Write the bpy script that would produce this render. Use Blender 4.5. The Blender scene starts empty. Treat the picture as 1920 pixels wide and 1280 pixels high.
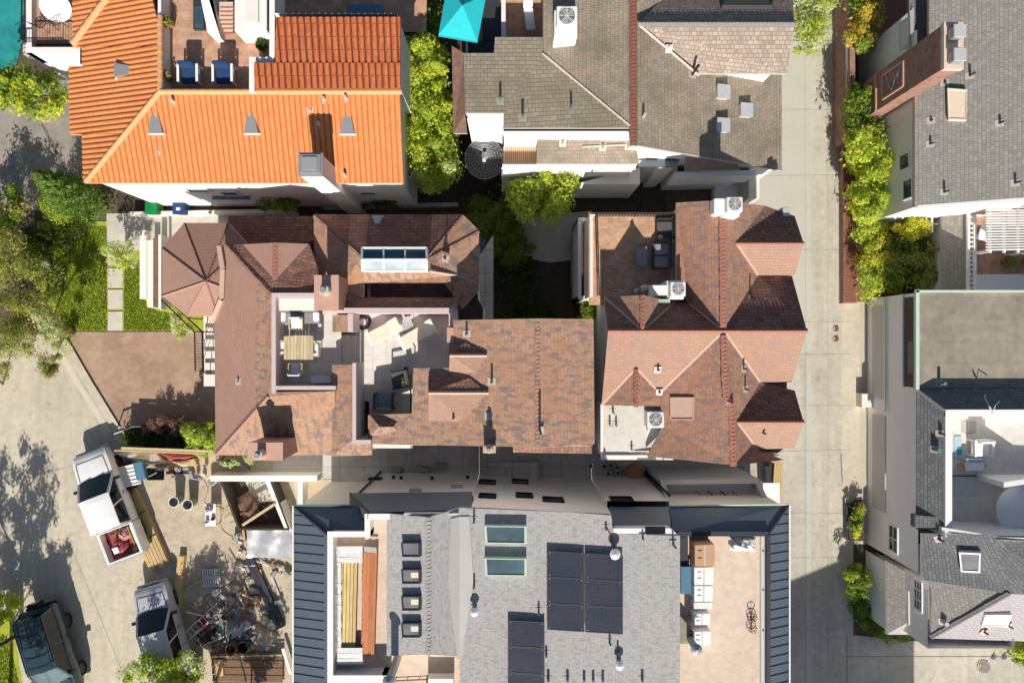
import bpy, bmesh, math, random
import numpy as np
from mathutils import Vector, Matrix
from mathutils.geometry import tessellate_polygon
R = random.Random(7)
NR = np.random.RandomState(11)
rad = math.radians
sc = bpy.context.scene
COL = sc.collection

# ---------------------------------------------------------------- camera, sky, sun, exposure
H, F = 36.0, 1280.0                      # drone height (m); focal length in photo pixels (24 mm on 36 mm)
cam = bpy.data.cameras.new("camera"); cam.lens = 24; cam.sensor_width = 36
cam.clip_start = 0.5; cam.clip_end = 500
camo = bpy.data.objects.new("camera", cam); COL.objects.link(camo)
camo.location = (0, 0, H); camo.rotation_euler = (0, 0, 0); sc.camera = camo
SUN_EL, SUN_AZ = 35.0, 0.0               # sun stands due south (bottom of the photo)
world = bpy.data.worlds.new("World"); sc.world = world; world.use_nodes = True
wn = world.node_tree
sky = wn.nodes.new("ShaderNodeTexSky"); sky.sky_type = 'NISHITA'; sky.sun_disc = False
sky.sun_elevation = rad(SUN_EL); sky.sun_rotation = rad(180)
bgn = wn.nodes["Background"]; wn.links.new(sky.outputs[0], bgn.inputs[0]); bgn.inputs[1].default_value = 0.07
sun = bpy.data.lights.new("sun", 'SUN'); sun.energy = 5.0; sun.angle = rad(0.5); sun.color = (1.0, 0.94, 0.85)
suno = bpy.data.objects.new("sun", sun); COL.objects.link(suno)
suno.rotation_euler = (rad(90 - SUN_EL), 0, rad(SUN_AZ)); suno.location = (0, -30, 30)
sc.view_settings.view_transform = 'Standard'; sc.view_settings.look = 'None'
sc.view_settings.gamma = 1.0; sc.view_settings.use_curve_mapping = False
sc.view_settings.exposure = 0.3
sc.render.engine = 'CYCLES'
sc.cycles.max_bounces = 7; sc.cycles.diffuse_bounces = 5; sc.cycles.glossy_bounces = 2
sc.cycles.transmission_bounces = 3; sc.cycles.transparent_max_bounces = 4
sc.cycles.use_denoising = True

def W(px, py, z=0.0):
    """where the view ray through a photo pixel meets height z"""
    k = (H - z) / F
    return Vector(((px - 960) * k, (640 - py) * k, z))
def plane_hit(P, n, px, py):
    d = Vector(((px - 960) / F, (640 - py) / F, -1.0)); o = Vector((0, 0, H))
    return o + d * ((P - o).dot(n) / d.dot(n))

# ---------------------------------------------------------------- materials
MATS = {}
class NT:
    def __init__(s, name):
        m = bpy.data.materials.new(name); m.use_nodes = True
        s.m, s.t = m, m.node_tree; s.b = s.t.nodes["Principled BSDF"]; MATS[name] = m
    def n(s, typ, **kw):
        x = s.t.nodes.new("ShaderNode" + typ)
        for k, v in kw.items():
            if k.startswith("i_"):
                x.inputs[k[2:].replace("_", " ")].default_value = v
            else: setattr(x, k, v)
        return x
    def l(s, a, b): s.t.links.new(a, b)
    def uv(s, sx=1, sy=1, sz=1):
        u = s.n("UVMap"); mp = s.n("Mapping"); s.l(u.outputs[0], mp.inputs[0]); mp.inputs["Scale"].default_value = (sx, sy, sz)
        return mp.outputs[0]
    def pos(s, sc_=1):
        g = s.n("NewGeometry"); mp = s.n("Mapping"); s.l(g.outputs["Position"], mp.inputs[0]); mp.inputs["Scale"].default_value = (sc_,) * 3
        return mp.outputs[0]
    def noise(s, vec, scale=1, detail=4, rough=.6):
        x = s.n("TexNoise"); s.l(vec, x.inputs["Vector"]); x.inputs["Scale"].default_value = scale
        x.inputs["Detail"].default_value = detail; x.inputs["Roughness"].default_value = rough
        return x.outputs[0]
    def ramp(s, fac, stops, interp='LINEAR'):
        r = s.n("ValToRGB"); r.color_ramp.interpolation = interp; s.l(fac, r.inputs[0])
        e = r.color_ramp.elements
        while len(e) < len(stops): e.new(.5)
        for q, (p, c) in zip(e, stops):
            q.position = p; q.color = (*c, 1) if len(c) == 3 else c
        return r.outputs[0]
    def mix(s, a, b, fac=.5, typ='MIX'):
        x = s.n("MixRGB", blend_type=typ)
        for i, v in ((0, fac), (1, a), (2, b)):
            if isinstance(v, (int, float)): x.inputs[i].default_value = v
            elif isinstance(v, tuple): x.inputs[i].default_value = (*v, 1)
            else: s.l(v, x.inputs[i])
        return x.outputs[0]
    def math(s, op, a, b=0.0):
        x = s.n("Math", operation=op)
        for i, v in ((0, a), (1, b)):
            if isinstance(v, (int, float)): x.inputs[i].default_value = v
            else: s.l(v, x.inputs[i])
        return x.outputs[0]
    def out(s, col, rough=.8, bump=None, bstr=.3, bdist=.02, metal=0, spec=.3):
        if isinstance(col, tuple): s.b.inputs["Base Color"].default_value = (*col, 1)
        else: s.l(col, s.b.inputs["Base Color"])
        s.b.inputs["Roughness"].default_value = rough; s.b.inputs["Metallic"].default_value = metal
        s.b.inputs["Specular IOR Level"].default_value = spec
        if bump is not None:
            b = s.n("Bump"); b.inputs["Strength"].default_value = bstr; b.inputs["Distance"].default_value = bdist
            s.l(bump, b.inputs["Height"]); s.l(b.outputs[0], s.b.inputs["Normal"])
        return s.m
def dk(c, f): return tuple(max(0, min(1, x * f)) for x in c)

def m_plain(name, c, rough=.7, var=.18, scale=1.5, metal=0, spec=.3, bump=.15):
    t = NT(name); p = t.pos()
    a = t.noise(p, scale, 5, .65); b = t.noise(p, scale * 9, 3)
    f = t.math('ADD', t.math('MULTIPLY', a, .6), t.math('MULTIPLY', b, .4))
    col = t.ramp(f, [(.3, dk(c, 1 - var)), (.5, c), (.72, dk(c, 1 + var * .6))])
    return t.out(col, rough, b, bump, .01, metal, spec)
def m_concrete(name, c, stain=.25, sx=0, sy=0, grout=.6, scale=.35, tint=None):
    t = NT(name); p = t.pos()
    a = t.noise(p, scale, 6, .6); b = t.noise(p, 3, 4); g = t.noise(p, 25, 3)
    col = t.ramp(a, [(.3, dk(c, 1 - stain)), (.52, c), (.75, dk(c, 1.1))])
    col = t.mix(col, t.ramp(b, [(.35, dk(c, .72)), (.6, (1, 1, 1))]), .22, 'MULTIPLY')
    if tint: col = t.mix(col, tint, t.ramp(t.noise(p, .8, 5), [(.5, (0, 0, 0)), (.75, (1, 1, 1))]))
    col = t.mix(col, t.ramp(g, [(.25, (.8, .8, .8)), (.6, (1.05, 1.05, 1.05))]), .5, 'MULTIPLY')
    # long thin cracks
    ck = t.n("TexVoronoi", feature='DISTANCE_TO_EDGE'); wv = t.mix(p, t.n_col(p) if False else p, 0)
    nz = t.n("TexNoise"); t.l(p, nz.inputs["Vector"]); nz.inputs["Scale"].default_value = 1.2
    vv = t.mix(p, nz.outputs[1], .35); t.l(vv, ck.inputs["Vector"]); ck.inputs["Scale"].default_value = .2
    col = t.mix(col, t.ramp(ck.outputs[0], [(0, (.72, .70, .66)), (.0035, (1, 1, 1))]), .55, 'MULTIPLY') if sx == 0 and grout < .5 else col
    if sx == 0 and grout < .5:      # drips, tyre streaks
        col = t.mix(col, t.ramp(t.noise(p, 1.4, 2, .4), [(.64, (1, 1, 1)), (.74, (.74, .72, .70))]), .6, 'MULTIPLY')
        g0 = t.n("NewGeometry"); m0 = t.n("Mapping"); t.l(g0.outputs["Position"], m0.inputs[0]); m0.inputs["Scale"].default_value = (1.5, .12, 1)
        col = t.mix(col, t.ramp(t.noise(m0.outputs[0], 1.0, 4, .6), [(.38, (.84, .84, .85)), (.6, (1.04, 1.03, 1.0))]), .7, 'MULTIPLY')
    if sx:
        br = t.n("TexBrick"); t.l(t.pos(), br.inputs["Vector"]); br.offset = 0; br.inputs["Scale"].default_value = 1
        br.inputs["Brick Width"].default_value = sx; br.inputs["Row Height"].default_value = sy; br.inputs["Mortar Size"].default_value = .02
        br.inputs["Color1"].default_value = (1, 1, 1, 1); br.inputs["Color2"].default_value = (.9, .9, .9, 1); br.inputs["Mortar"].default_value = (grout,) * 3 + (1,)
        col = t.mix(col, br.outputs[0], 1, 'MULTIPLY')
    return t.out(col, .85, g, .15, .01)
NT.n_col = lambda s, p: p
def m_shingle(name, c1, c2, c3, row=.15, wid=.3, blotch=1.6, amt=.5, bump=.5, dirt=None, thr=.5, turn=False, soft=0):
    """asphalt / wood shingles in rows across the slope (UV in metres, v up the slope)"""
    t = NT(name); u = t.uv()
    if turn:
        s0 = t.n("SeparateXYZ"); t.l(u, s0.inputs[0]); c0 = t.n("CombineXYZ"); t.l(s0.outputs[1], c0.inputs[0]); t.l(s0.outputs[0], c0.inputs[1]); u = c0.outputs[0]
    br = t.n("TexBrick"); t.l(u, br.inputs["Vector"]); br.offset = .5; br.inputs["Scale"].default_value = 1
    br.inputs["Brick Width"].default_value = wid; br.inputs["Row Height"].default_value = row
    br.inputs["Mortar Size"].default_value = .012; br.inputs["Mortar Smooth"].default_value = .3; br.inputs["Bias"].default_value = 0
    br.inputs["Color1"].default_value = (*c1, 1); br.inputs["Color2"].default_value = (*c2, 1); br.inputs["Mortar"].default_value = (*dk(c2, .45 + soft * .4), 1)
    # patches of a third colour, stretched along the courses and snapped to whole shingles
    sx = t.n("SeparateXYZ"); t.l(u, sx.inputs[0])
    qx = t.math('SNAP', sx.outputs[0], wid * .5); qy = t.math('SNAP', sx.outputs[1], row)
    cx = t.n("CombineXYZ"); t.l(qx, cx.inputs[0]); t.l(t.math('MULTIPLY', qy, 1.7), cx.inputs[1])
    if soft:
        c1_ = t.n("CombineXYZ"); t.l(t.math('MULTIPLY', sx.outputs[0], 2.6), c1_.inputs[0]); t.l(t.math('MULTIPLY', sx.outputs[1], 1.0), c1_.inputs[1]); nb = t.noise(c1_.outputs[0], blotch, 3, .6)
    else: nb = t.noise(cx.outputs[0], blotch, 2, .5)
    wn_ = t.n("TexWhiteNoise", noise_dimensions='2D'); t.l(cx.outputs[0], wn_.inputs["Vector"])
    f = t.math('ADD', t.math('MULTIPLY', nb, .75 + soft * .17), t.math('MULTIPLY', wn_.outputs[0], .25 - soft * .17))
    col = t.mix(br.outputs[0], c3, t.math('MULTIPLY', t.ramp(f, [(thr, (0, 0, 0)), (thr + .12, (1, 1, 1))]), amt))
    if dirt:
        d = t.noise(t.pos(), .6, 6, .65)
        col = t.mix(col, dirt, t.ramp(d, [(.45, (0, 0, 0)), (.7, (.65, .65, .65))]))
    gr = t.noise(u, 28, 2)
    col = t.mix(col, t.ramp(gr, [(.3, (.82, .82, .82)), (.65, (1.08, 1.08, 1.08))]), .7, 'MULTIPLY')
    saw = t.math('FRACT', t.math('DIVIDE', sx.outputs[1], row))
    hgt = t.math('ADD', t.math('MULTIPLY', t.math('SUBTRACT', 1.0, saw), .7), t.math('MULTIPLY', wn_.outputs[0], .9))
    return t.out(col, .9, hgt, bump, .03, spec=.15)
def m_tile(name, c1, c2, pitch=.26, course=.36, dirt=None):
    t = NT(name); u = t.uv(); sx = t.n("SeparateXYZ"); t.l(u, sx.inputs[0])
    cx = t.n("CombineXYZ"); t.l(t.math('SNAP', sx.outputs[0], pitch), cx.inputs[0]); t.l(t.math('SNAP', sx.outputs[1], course), cx.inputs[1])
    w_ = t.n("TexWhiteNoise", noise_dimensions='2D'); t.l(cx.outputs[0], w_.inputs["Vector"])
    col = t.mix(c1, c2, w_.outputs[0]); a = t.noise(t.pos(), 1.1, 5, .6)
    col = t.mix(col, dirt or dk(c1, .7), t.ramp(a, [(.5, (0, 0, 0)), (.8, (.5, .5, .5))]))
    col = t.mix(col, t.ramp(t.noise(t.pos(), 5, 4, .7), [(.3, (.80, .78, .76)), (.62, (1.06, 1.06, 1.08))]), .75, 'MULTIPLY')
    g = t.noise(t.pos(), 14, 3)
    return t.out(col, .75, g, .2, .01, spec=.2)
def m_brick(name, c1, c2, mortar, w=.22, h=.075, ms=.012):
    t = NT(name); u = t.uv(); br = t.n("TexBrick"); t.l(u, br.inputs["Vector"]); br.inputs["Scale"].default_value = 1
    br.inputs["Brick Width"].default_value = w; br.inputs["Row Height"].default_value = h; br.inputs["Mortar Size"].default_value = ms
    br.inputs["Color1"].default_value = (*c1, 1); br.inputs["Color2"].default_value = (*c2, 1); br.inputs["Mortar"].default_value = (*mortar, 1)
    col = t.mix(br.outputs[0], t.ramp(t.noise(t.pos(), 2.5, 5), [(.3, (.6, .55, .52)), (.65, (1.1, 1.1, 1.1))]), .7, 'MULTIPLY')
    return t.out(col, .85, br.outputs[1], .3, .01)
def m_wood(name, c1, c2, plank=.14, axis=0, rough=.6):
    t = NT(name); sc3 = (1, 9, 9) if axis == 0 else (9, 1, 9)
    g = t.n("NewGeometry"); mp = t.n("Mapping"); t.l(g.outputs["Position"], mp.inputs[0]); mp.inputs["Scale"].default_value = sc3
    a = t.noise(mp.outputs[0], 1.6, 5, .6)
    col = t.ramp(a, [(.3, c2), (.5, c1), (.7, dk(c1, 1.15))])
    ri = t.n("NewGeometry"); col = t.mix(col, t.ramp(ri.outputs["Random Per Island"], [(0, (.75, .75, .75)), (1, (1.1, 1.1, 1.1))]), .8, 'MULTIPLY')
    return t.out(col, rough, a, .2, .005)
def m_leaf(name, c1, c2, c3=None, trans=.5):
    t = NT(name); g = t.n("NewGeometry")
    st = [(0, c1), (1, c2)] if not c3 else [(0, c1), (.55, c2), (1, c3)]
    col = t.ramp(g.outputs["Random Per Island"], st)
    big = t.noise(t.pos(), 1.3, 3); col = t.mix(col, t.ramp(big, [(.35, (.72, .78, .7)), (.65, (1.12, 1.1, 1.05))]), .8, 'MULTIPLY')
    t.out(col, .6, spec=.25)
    tr = t.n("BsdfTranslucent"); t.l(t.mix(col, (1.0, 1.0, .35), .35, 'MULTIPLY'), tr.inputs[0])
    mx = t.n("MixShader"); mx.inputs[0].default_value = trans
    t.l(t.b.outputs[0], mx.inputs[1]); t.l(tr.outputs[0], mx.inputs[2]); t.l(mx.outputs[0], t.t.nodes["Material Output"].inputs[0])
    return t.m
def m_glass(name, c, rough=.08): 
    t = NT(name); a = t.noise(t.pos(), .9, 2)
    return t.out(t.ramp(a, [(.3, dk(c, .7)), (.7, dk(c, 1.25))]), rough, spec=.6)
def m_paint(name, c, rough=.3, metal=.0, coat=.5):
    t = NT(name); a = t.noise(t.pos(), 2.5, 4)
    t.out(t.ramp(a, [(.3, dk(c, .9)), (.7, c)]), rough, metal=metal, spec=.5); t.b.inputs["Coat Weight"].default_value = coat; t.b.inputs["Coat Roughness"].default_value = .08
    return t.m

# ---------------------------------------------------------------- mesh builder
BASE = {}                                   # object name -> base point its mesh is measured from
class MB:
    def __init__(s): s.v, s.f, s.mi, s.sm = [], [], [], []
    def add(s, vs, fs, mi=0, smooth=False):
        o = len(s.v); s.v += [tuple(p) for p in vs]
        for f in fs: s.f.append([i + o for i in f]); s.mi.append(mi); s.sm.append(smooth)
        return s
    def box(s, c, d, rz=0, mi=0, M=None):
        x, y, z = (q / 2 for q in d); cs, sn = math.cos(rz), math.sin(rz); vs = []
        for sz in (-1, 1):
            for sx, sy in ((-1, -1), (1, -1), (1, 1), (-1, 1)):
                a, b = sx * x, sy * y
                vs.append(Vector((c[0] + a * cs - b * sn, c[1] + a * sn + b * cs, c[2] + sz * z)))
        if M: vs = [M @ v for v in vs]
        return s.add(vs, [(0, 3, 2, 1), (4, 5, 6, 7), (0, 1, 5, 4), (1, 2, 6, 5), (2, 3, 7, 6), (3, 0, 4, 7)], mi)
    def bar(s, a, b, w, h, mi=0, up=(0, 0, 1)):
        a, b = Vector(a), Vector(b); d = (b - a); L = d.length; d.normalize(); up = Vector(up)
        if abs(d.dot(up)) > .95: up = Vector((1, 0, 0))
        x = d.cross(up).normalized(); y = x.cross(d)
        vs = [p + x * (sx * w / 2) + y * (sy * h / 2) for p in (a, b) for sx, sy in ((-1, -1), (1, -1), (1, 1), (-1, 1))]
        return s.add(vs, [(0, 3, 2, 1), (4, 5, 6, 7), (0, 1, 5, 4), (1, 2, 6, 5), (2, 3, 7, 6), (3, 0, 4, 7)], mi)
    def prism(s, pts, z0, z1, mi=0, cap=True, mtop=None):
        n = len(pts); tz = z1 if isinstance(z1, (list, tuple)) else [z1] * n
        vs = [(p[0], p[1], z0) for p in pts] + [(p[0], p[1], tz[i]) for i, p in enumerate(pts)]
        s.add(vs, [(i, (i + 1) % n, n + (i + 1) % n, n + i) for i in range(n)], mi)
        if cap: s.add(vs[n:], [tuple(range(n))], mi if mtop is None else mtop)
        return s
    def poly(s, pts, mi=0): return s.add(pts, [tuple(range(len(pts)))], mi)
    def slab(s, V, faces, t=.16, mi=0, me=1):
        """sloped roof sheet: named corners, faces over them, given thickness; edge faces take slot me"""
        names = sorted({k for f in faces for k in f}, key=str); ix = {k: i for i, k in enumerate(names)}; n = len(names)
        top = [Vector(V[k]) for k in names]; vs = top + [p - Vector((0, 0, t)) for p in top]
        up = []
        for f in faces:
            q = [ix[k] for k in f]; a = Vector((0, 0, 0))
            for i in range(len(q)): a += top[q[i]].cross(top[q[(i + 1) % len(q)]])
            up.append(q if a.z > 0 else q[::-1])
        tri = []
        for q in up:
            P = [top[i] for i in q]; nn = (P[1] - P[0]).cross(P[2] - P[0])
            if len(q) > 3 and nn.length > 1e-6 and max(abs((p - P[0]).dot(nn.normalized())) for p in P) > .002:
                for t3 in tessellate_polygon([P]):
                    a, b, c = (q[k] for k in t3); z = (top[b] - top[a]).cross(top[c] - top[a]).z; tri.append([a, b, c] if z > 0 else [a, c, b])
            else: tri.append(q)
        s.add(vs, tri, mi); s.add(vs, [[i + n for i in q[::-1]] for q in tri], me)
        ed = {}
        for q in up:
            for i in range(len(q)): ed[(q[i], q[(i + 1) % len(q)])] = 1
        s.add(vs, [(a, a + n, b + n, b) for (a, b) in ed if (b, a) not in ed], me)
        return s
    def cyl(s, a, b, r0, r1=None, n=12, mi=0, cap=True, smooth=True):
        r1 = r0 if r1 is None else r1; a, b = Vector(a), Vector(b); d = (b - a).normalized()
        up = Vector((0, 0, 1)) if abs(d.z) < .95 else Vector((1, 0, 0)); x = d.cross(up).normalized(); y = x.cross(d)
        ring = lambda p, r: [p + (x * math.cos(2 * math.pi * i / n) + y * math.sin(2 * math.pi * i / n)) * r for i in range(n)]
        s.add(ring(a, r0) + ring(b, r1), [(i, n + i, n + (i + 1) % n, (i + 1) % n) for i in range(n)], mi, smooth)
        if cap: s.add(ring(a, r0), [tuple(range(n))], mi); s.add(ring(b, r1), [tuple(range(n - 1, -1, -1))], mi)
        return s
    def lathe(s, c, prof, n=16, mi=0):
        vs = [(c[0] + r * math.cos(2 * math.pi * i / n), c[1] + r * math.sin(2 * math.pi * i / n), c[2] + z) for r, z in prof for i in range(n)]
        return s.add(vs, [(k * n + i, k * n + (i + 1) % n, (k + 1) * n + (i + 1) % n, (k + 1) * n + i) for k in range(len(prof) - 1) for i in range(n)], mi, True)
    def tube(s, pts, r, n=6, mi=0):
        pts = [Vector(p) for p in pts]; rr = r if isinstance(r, (list, tuple)) else [r] * len(pts); vs = []
        for i, p in enumerate(pts):
            d = (pts[min(i + 1, len(pts) - 1)] - pts[max(i - 1, 0)]).normalized()
            up = Vector((0, 0, 1)) if abs(d.z) < .9 else Vector((1, 0, 0)); x = d.cross(up).normalized(); y = x.cross(d)
            vs += [p + (x * math.cos(2 * math.pi * k / n) + y * math.sin(2 * math.pi * k / n)) * rr[i] for k in range(n)]
        fs = [(j * n + k, (j + 1) * n + k, (j + 1) * n + (k + 1) % n, j * n + (k + 1) % n) for j in range(len(pts) - 1) for k in range(n)]
        fs += [tuple(range(n)), tuple(range(len(vs) - n, len(vs)))]
        return s.add(vs, fs, mi, True)
    def ring(s, c, r, t, n=24, m=6, mi=0, tilt=None):
        c = Vector(c); pts = [Vector((r * math.cos(2 * math.pi * i / n), r * math.sin(2 * math.pi * i / n), 0)) for i in range(n + 1)]
        if tilt: pts = [tilt @ p for p in pts]
        return s.tube([c + p for p in pts], t, m, mi)
    def sphere(s, c, r, n=12, m=8, mi=0):
        r = r if isinstance(r, (tuple, list)) else (r, r, r)
        vs = [(c[0] + r[0] * math.sin(math.pi * j / m) * math.cos(2 * math.pi * i / n), c[1] + r[1] * math.sin(math.pi * j / m) * math.sin(2 * math.pi * i / n), c[2] + r[2] * math.cos(math.pi * j / m)) for j in range(m + 1) for i in range(n)]
        return s.add(vs, [(j * n + i, (j + 1) * n + i, (j + 1) * n + (i + 1) % n, j * n + (i + 1) % n) for j in range(m) for i in range(n)], mi, True)
    def loft(s, rings, mi=0, smooth=True, cap=True):
        n = len(rings[0]); vs = [p for r in rings for p in r]
        fs = [(j * n + k, (j + 1) * n + k, (j + 1) * n + (k + 1) % n, j * n + (k + 1) % n) for j in range(len(rings) - 1) for k in range(n)]
        s.add(vs, fs, mi, smooth)
        if cap: s.add(rings[0], [tuple(range(n))], mi); s.add(rings[-1], [tuple(range(n - 1, -1, -1))], mi)
        return s
    def build(s, name, mats, parent=None, base=None, bevel=0, sub=0, doubles=False, rec=True):
        mats = mats if isinstance(mats, (list, tuple)) else [mats]
        if base is None and parent is not None: base = BASE.get(parent.name, Vector((0, 0, 0)))
        A = np.array(s.v, dtype=float)
        if base is None:
            lo, hi = A.min(0), A.max(0); base = Vector(((lo[0] + hi[0]) / 2, (lo[1] + hi[1]) / 2, lo[2]))
        me = bpy.data.meshes.new(name)
        me.from_pydata([tuple(q) for q in (A - np.array(base))], [], s.f)
        for m in mats: me.materials.append(m if not isinstance(m, str) else MATS[m])
        me.polygons.foreach_set("material_index", [min(q, len(mats) - 1) for q in s.mi])
        me.polygons.foreach_set("use_smooth", s.sm); me.update()
        if rec or bevel or doubles:
            bm = bmesh.new(); bm.from_mesh(me)
            if doubles: bmesh.ops.remove_doubles(bm, verts=bm.verts, dist=.001)
            if rec: bmesh.ops.recalc_face_normals(bm, faces=bm.faces)
            if bevel: bmesh.ops.bevel(bm, geom=[e for e in bm.edges if len(e.link_faces) == 2 and e.calc_face_angle(0) > .5], offset=bevel, segments=2, affect='EDGES', clamp_overlap=True)
            bm.to_mesh(me); bm.free()
        if any(s.sm): me.set_sharp_from_angle(angle=rad(40))
        uvmap(me, base)
        o = bpy.data.objects.new(name, me); COL.objects.link(o)
        BASE[o.name] = Vector(base)
        if parent is not None: o.parent = parent
        else: o.location = base
        if sub:
            md = o.modifiers.new("sub", 'SUBSURF'); md.levels = md.render_levels = sub
        return o
def uvmap(me, base):
    """UV in metres: u runs level along each face, v up its slope"""
    uvl = me.uv_layers.new(name="UVMap"); co = np.empty(len(me.vertices) * 3); me.vertices.foreach_get("co", co); co = co.reshape(-1, 3) + np.array(base)
    nl = len(me.loops); vi = np.empty(nl, dtype=int); me.loops.foreach_get("vertex_index", vi)
    nf = len(me.polygons); no = np.empty(nf * 3); me.polygons.foreach_get("normal", no); no = no.reshape(-1, 3)
    tot = np.empty(nf, dtype=int); me.polygons.foreach_get("loop_total", tot)
    e = np.stack([-no[:, 1], no[:, 0], np.zeros(nf)], 1); ln = np.linalg.norm(e, axis=1)
    flat = ln < .05; e[flat] = (1, 0, 0); ln[flat] = 1; e /= ln[:, None]
    sv = np.cross(no, e); sv[flat] = (0, 1, 0)
    fi = np.repeat(np.arange(nf), tot); p = co[vi]
    uv = np.stack([(p * e[fi]).sum(1), (p * sv[fi]).sum(1)], 1)
    uvl.data.foreach_set("uv", uv.ravel())
def tag(o, label=None, cat=None, group=None, kind=None):
    if label: o["label"] = label
    if cat: o["category"] = cat
    if group: o["group"] = group
    if kind: o["kind"] = kind
    return o
def thing(name, label, cat, base=(0, 0, 0), group=None):
    o = bpy.data.objects.new(name, None); COL.objects.link(o); o.location = base; o.empty_display_size = .3
    BASE[o.name] = Vector(base)
    return tag(o, label, cat, group)
def copy_tree(o, parent=None):
    c = o.copy(); COL.objects.link(c)
    if parent is not None: c.parent = parent
    for ch in list(o.children): copy_tree(ch, c)
    return c
def place(o, loc, rz=0, label=None, s=None):
    o.location = loc; o.rotation_euler = (0, 0, rz)
    if s: o.scale = (s, s, s)
    if label: o["label"] = label
    return o

# barrel-tile sheet over one planar, convex roof face
def tile_sheet(mb, P, pitch=.26, course=.36, amp=.055, saw=.02, seg=6, mi=0, groove=True):
    P = [Vector(p) for p in P]; n = Vector((0, 0, 0))
    for i in range(len(P)): n += P[i].cross(P[(i + 1) % len(P)])
    if n.z < 0: P = P[::-1]; n = -n
    n.normalize(); e = Vector((-n.y, n.x, 0)).normalized(); sv = n.cross(e); o = P[0]
    us = [(p - o).dot(e) for p in P]; vs = [(p - o).dot(sv) for p in P]
    u0 = math.floor(min(us) / pitch) * pitch; v0 = min(vs); nu = int((max(us) - u0) / pitch) + 2; nv = int((max(vs) - v0) / course) + 2
    bm = bmesh.new(); rows = []
    for j in range(nv):
        for v, h in ((v0 + j * course, saw), (v0 + (j + 1) * course - (.028 if saw else .002), 0)):
            row = []
            for i in range(nu * seg + 1):
                ph = (i % seg) / seg; hh = amp * abs(math.sin(math.pi * ph)) ** .8
                row.append(bm.verts.new(o + e * (u0 + i * pitch / seg) + sv * v + n * (hh + h)))
            rows.append(row)
    for k_, (a, b) in enumerate(zip(rows, rows[1:])):
        for i in range(len(a) - 1): bm.faces.new((a[i], a[i + 1], b[i + 1], b[i])).material_index = 1 if (i % seg == seg - 1 or k_ % 2) and groove else 0  # grooves and course joints take the slot with gap shade in its colour
    for i in range(len(P)):
        a, b = P[i], P[(i + 1) % len(P)]; pn = (b - a).cross(n).normalized()
        bmesh.ops.bisect_plane(bm, geom=bm.verts[:] + bm.edges[:] + bm.faces[:], plane_co=a, plane_no=pn, clear_outer=True)
    bm.verts.index_update()
    mb.add([v.co.copy() for v in bm.verts], [[v.index for v in f.verts] for f in bm.faces], mi, True); n0 = len(bm.faces)
    for j, f in enumerate(bm.faces): mb.mi[len(mb.mi) - n0 + j] = f.material_index
    bm.free()

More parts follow.
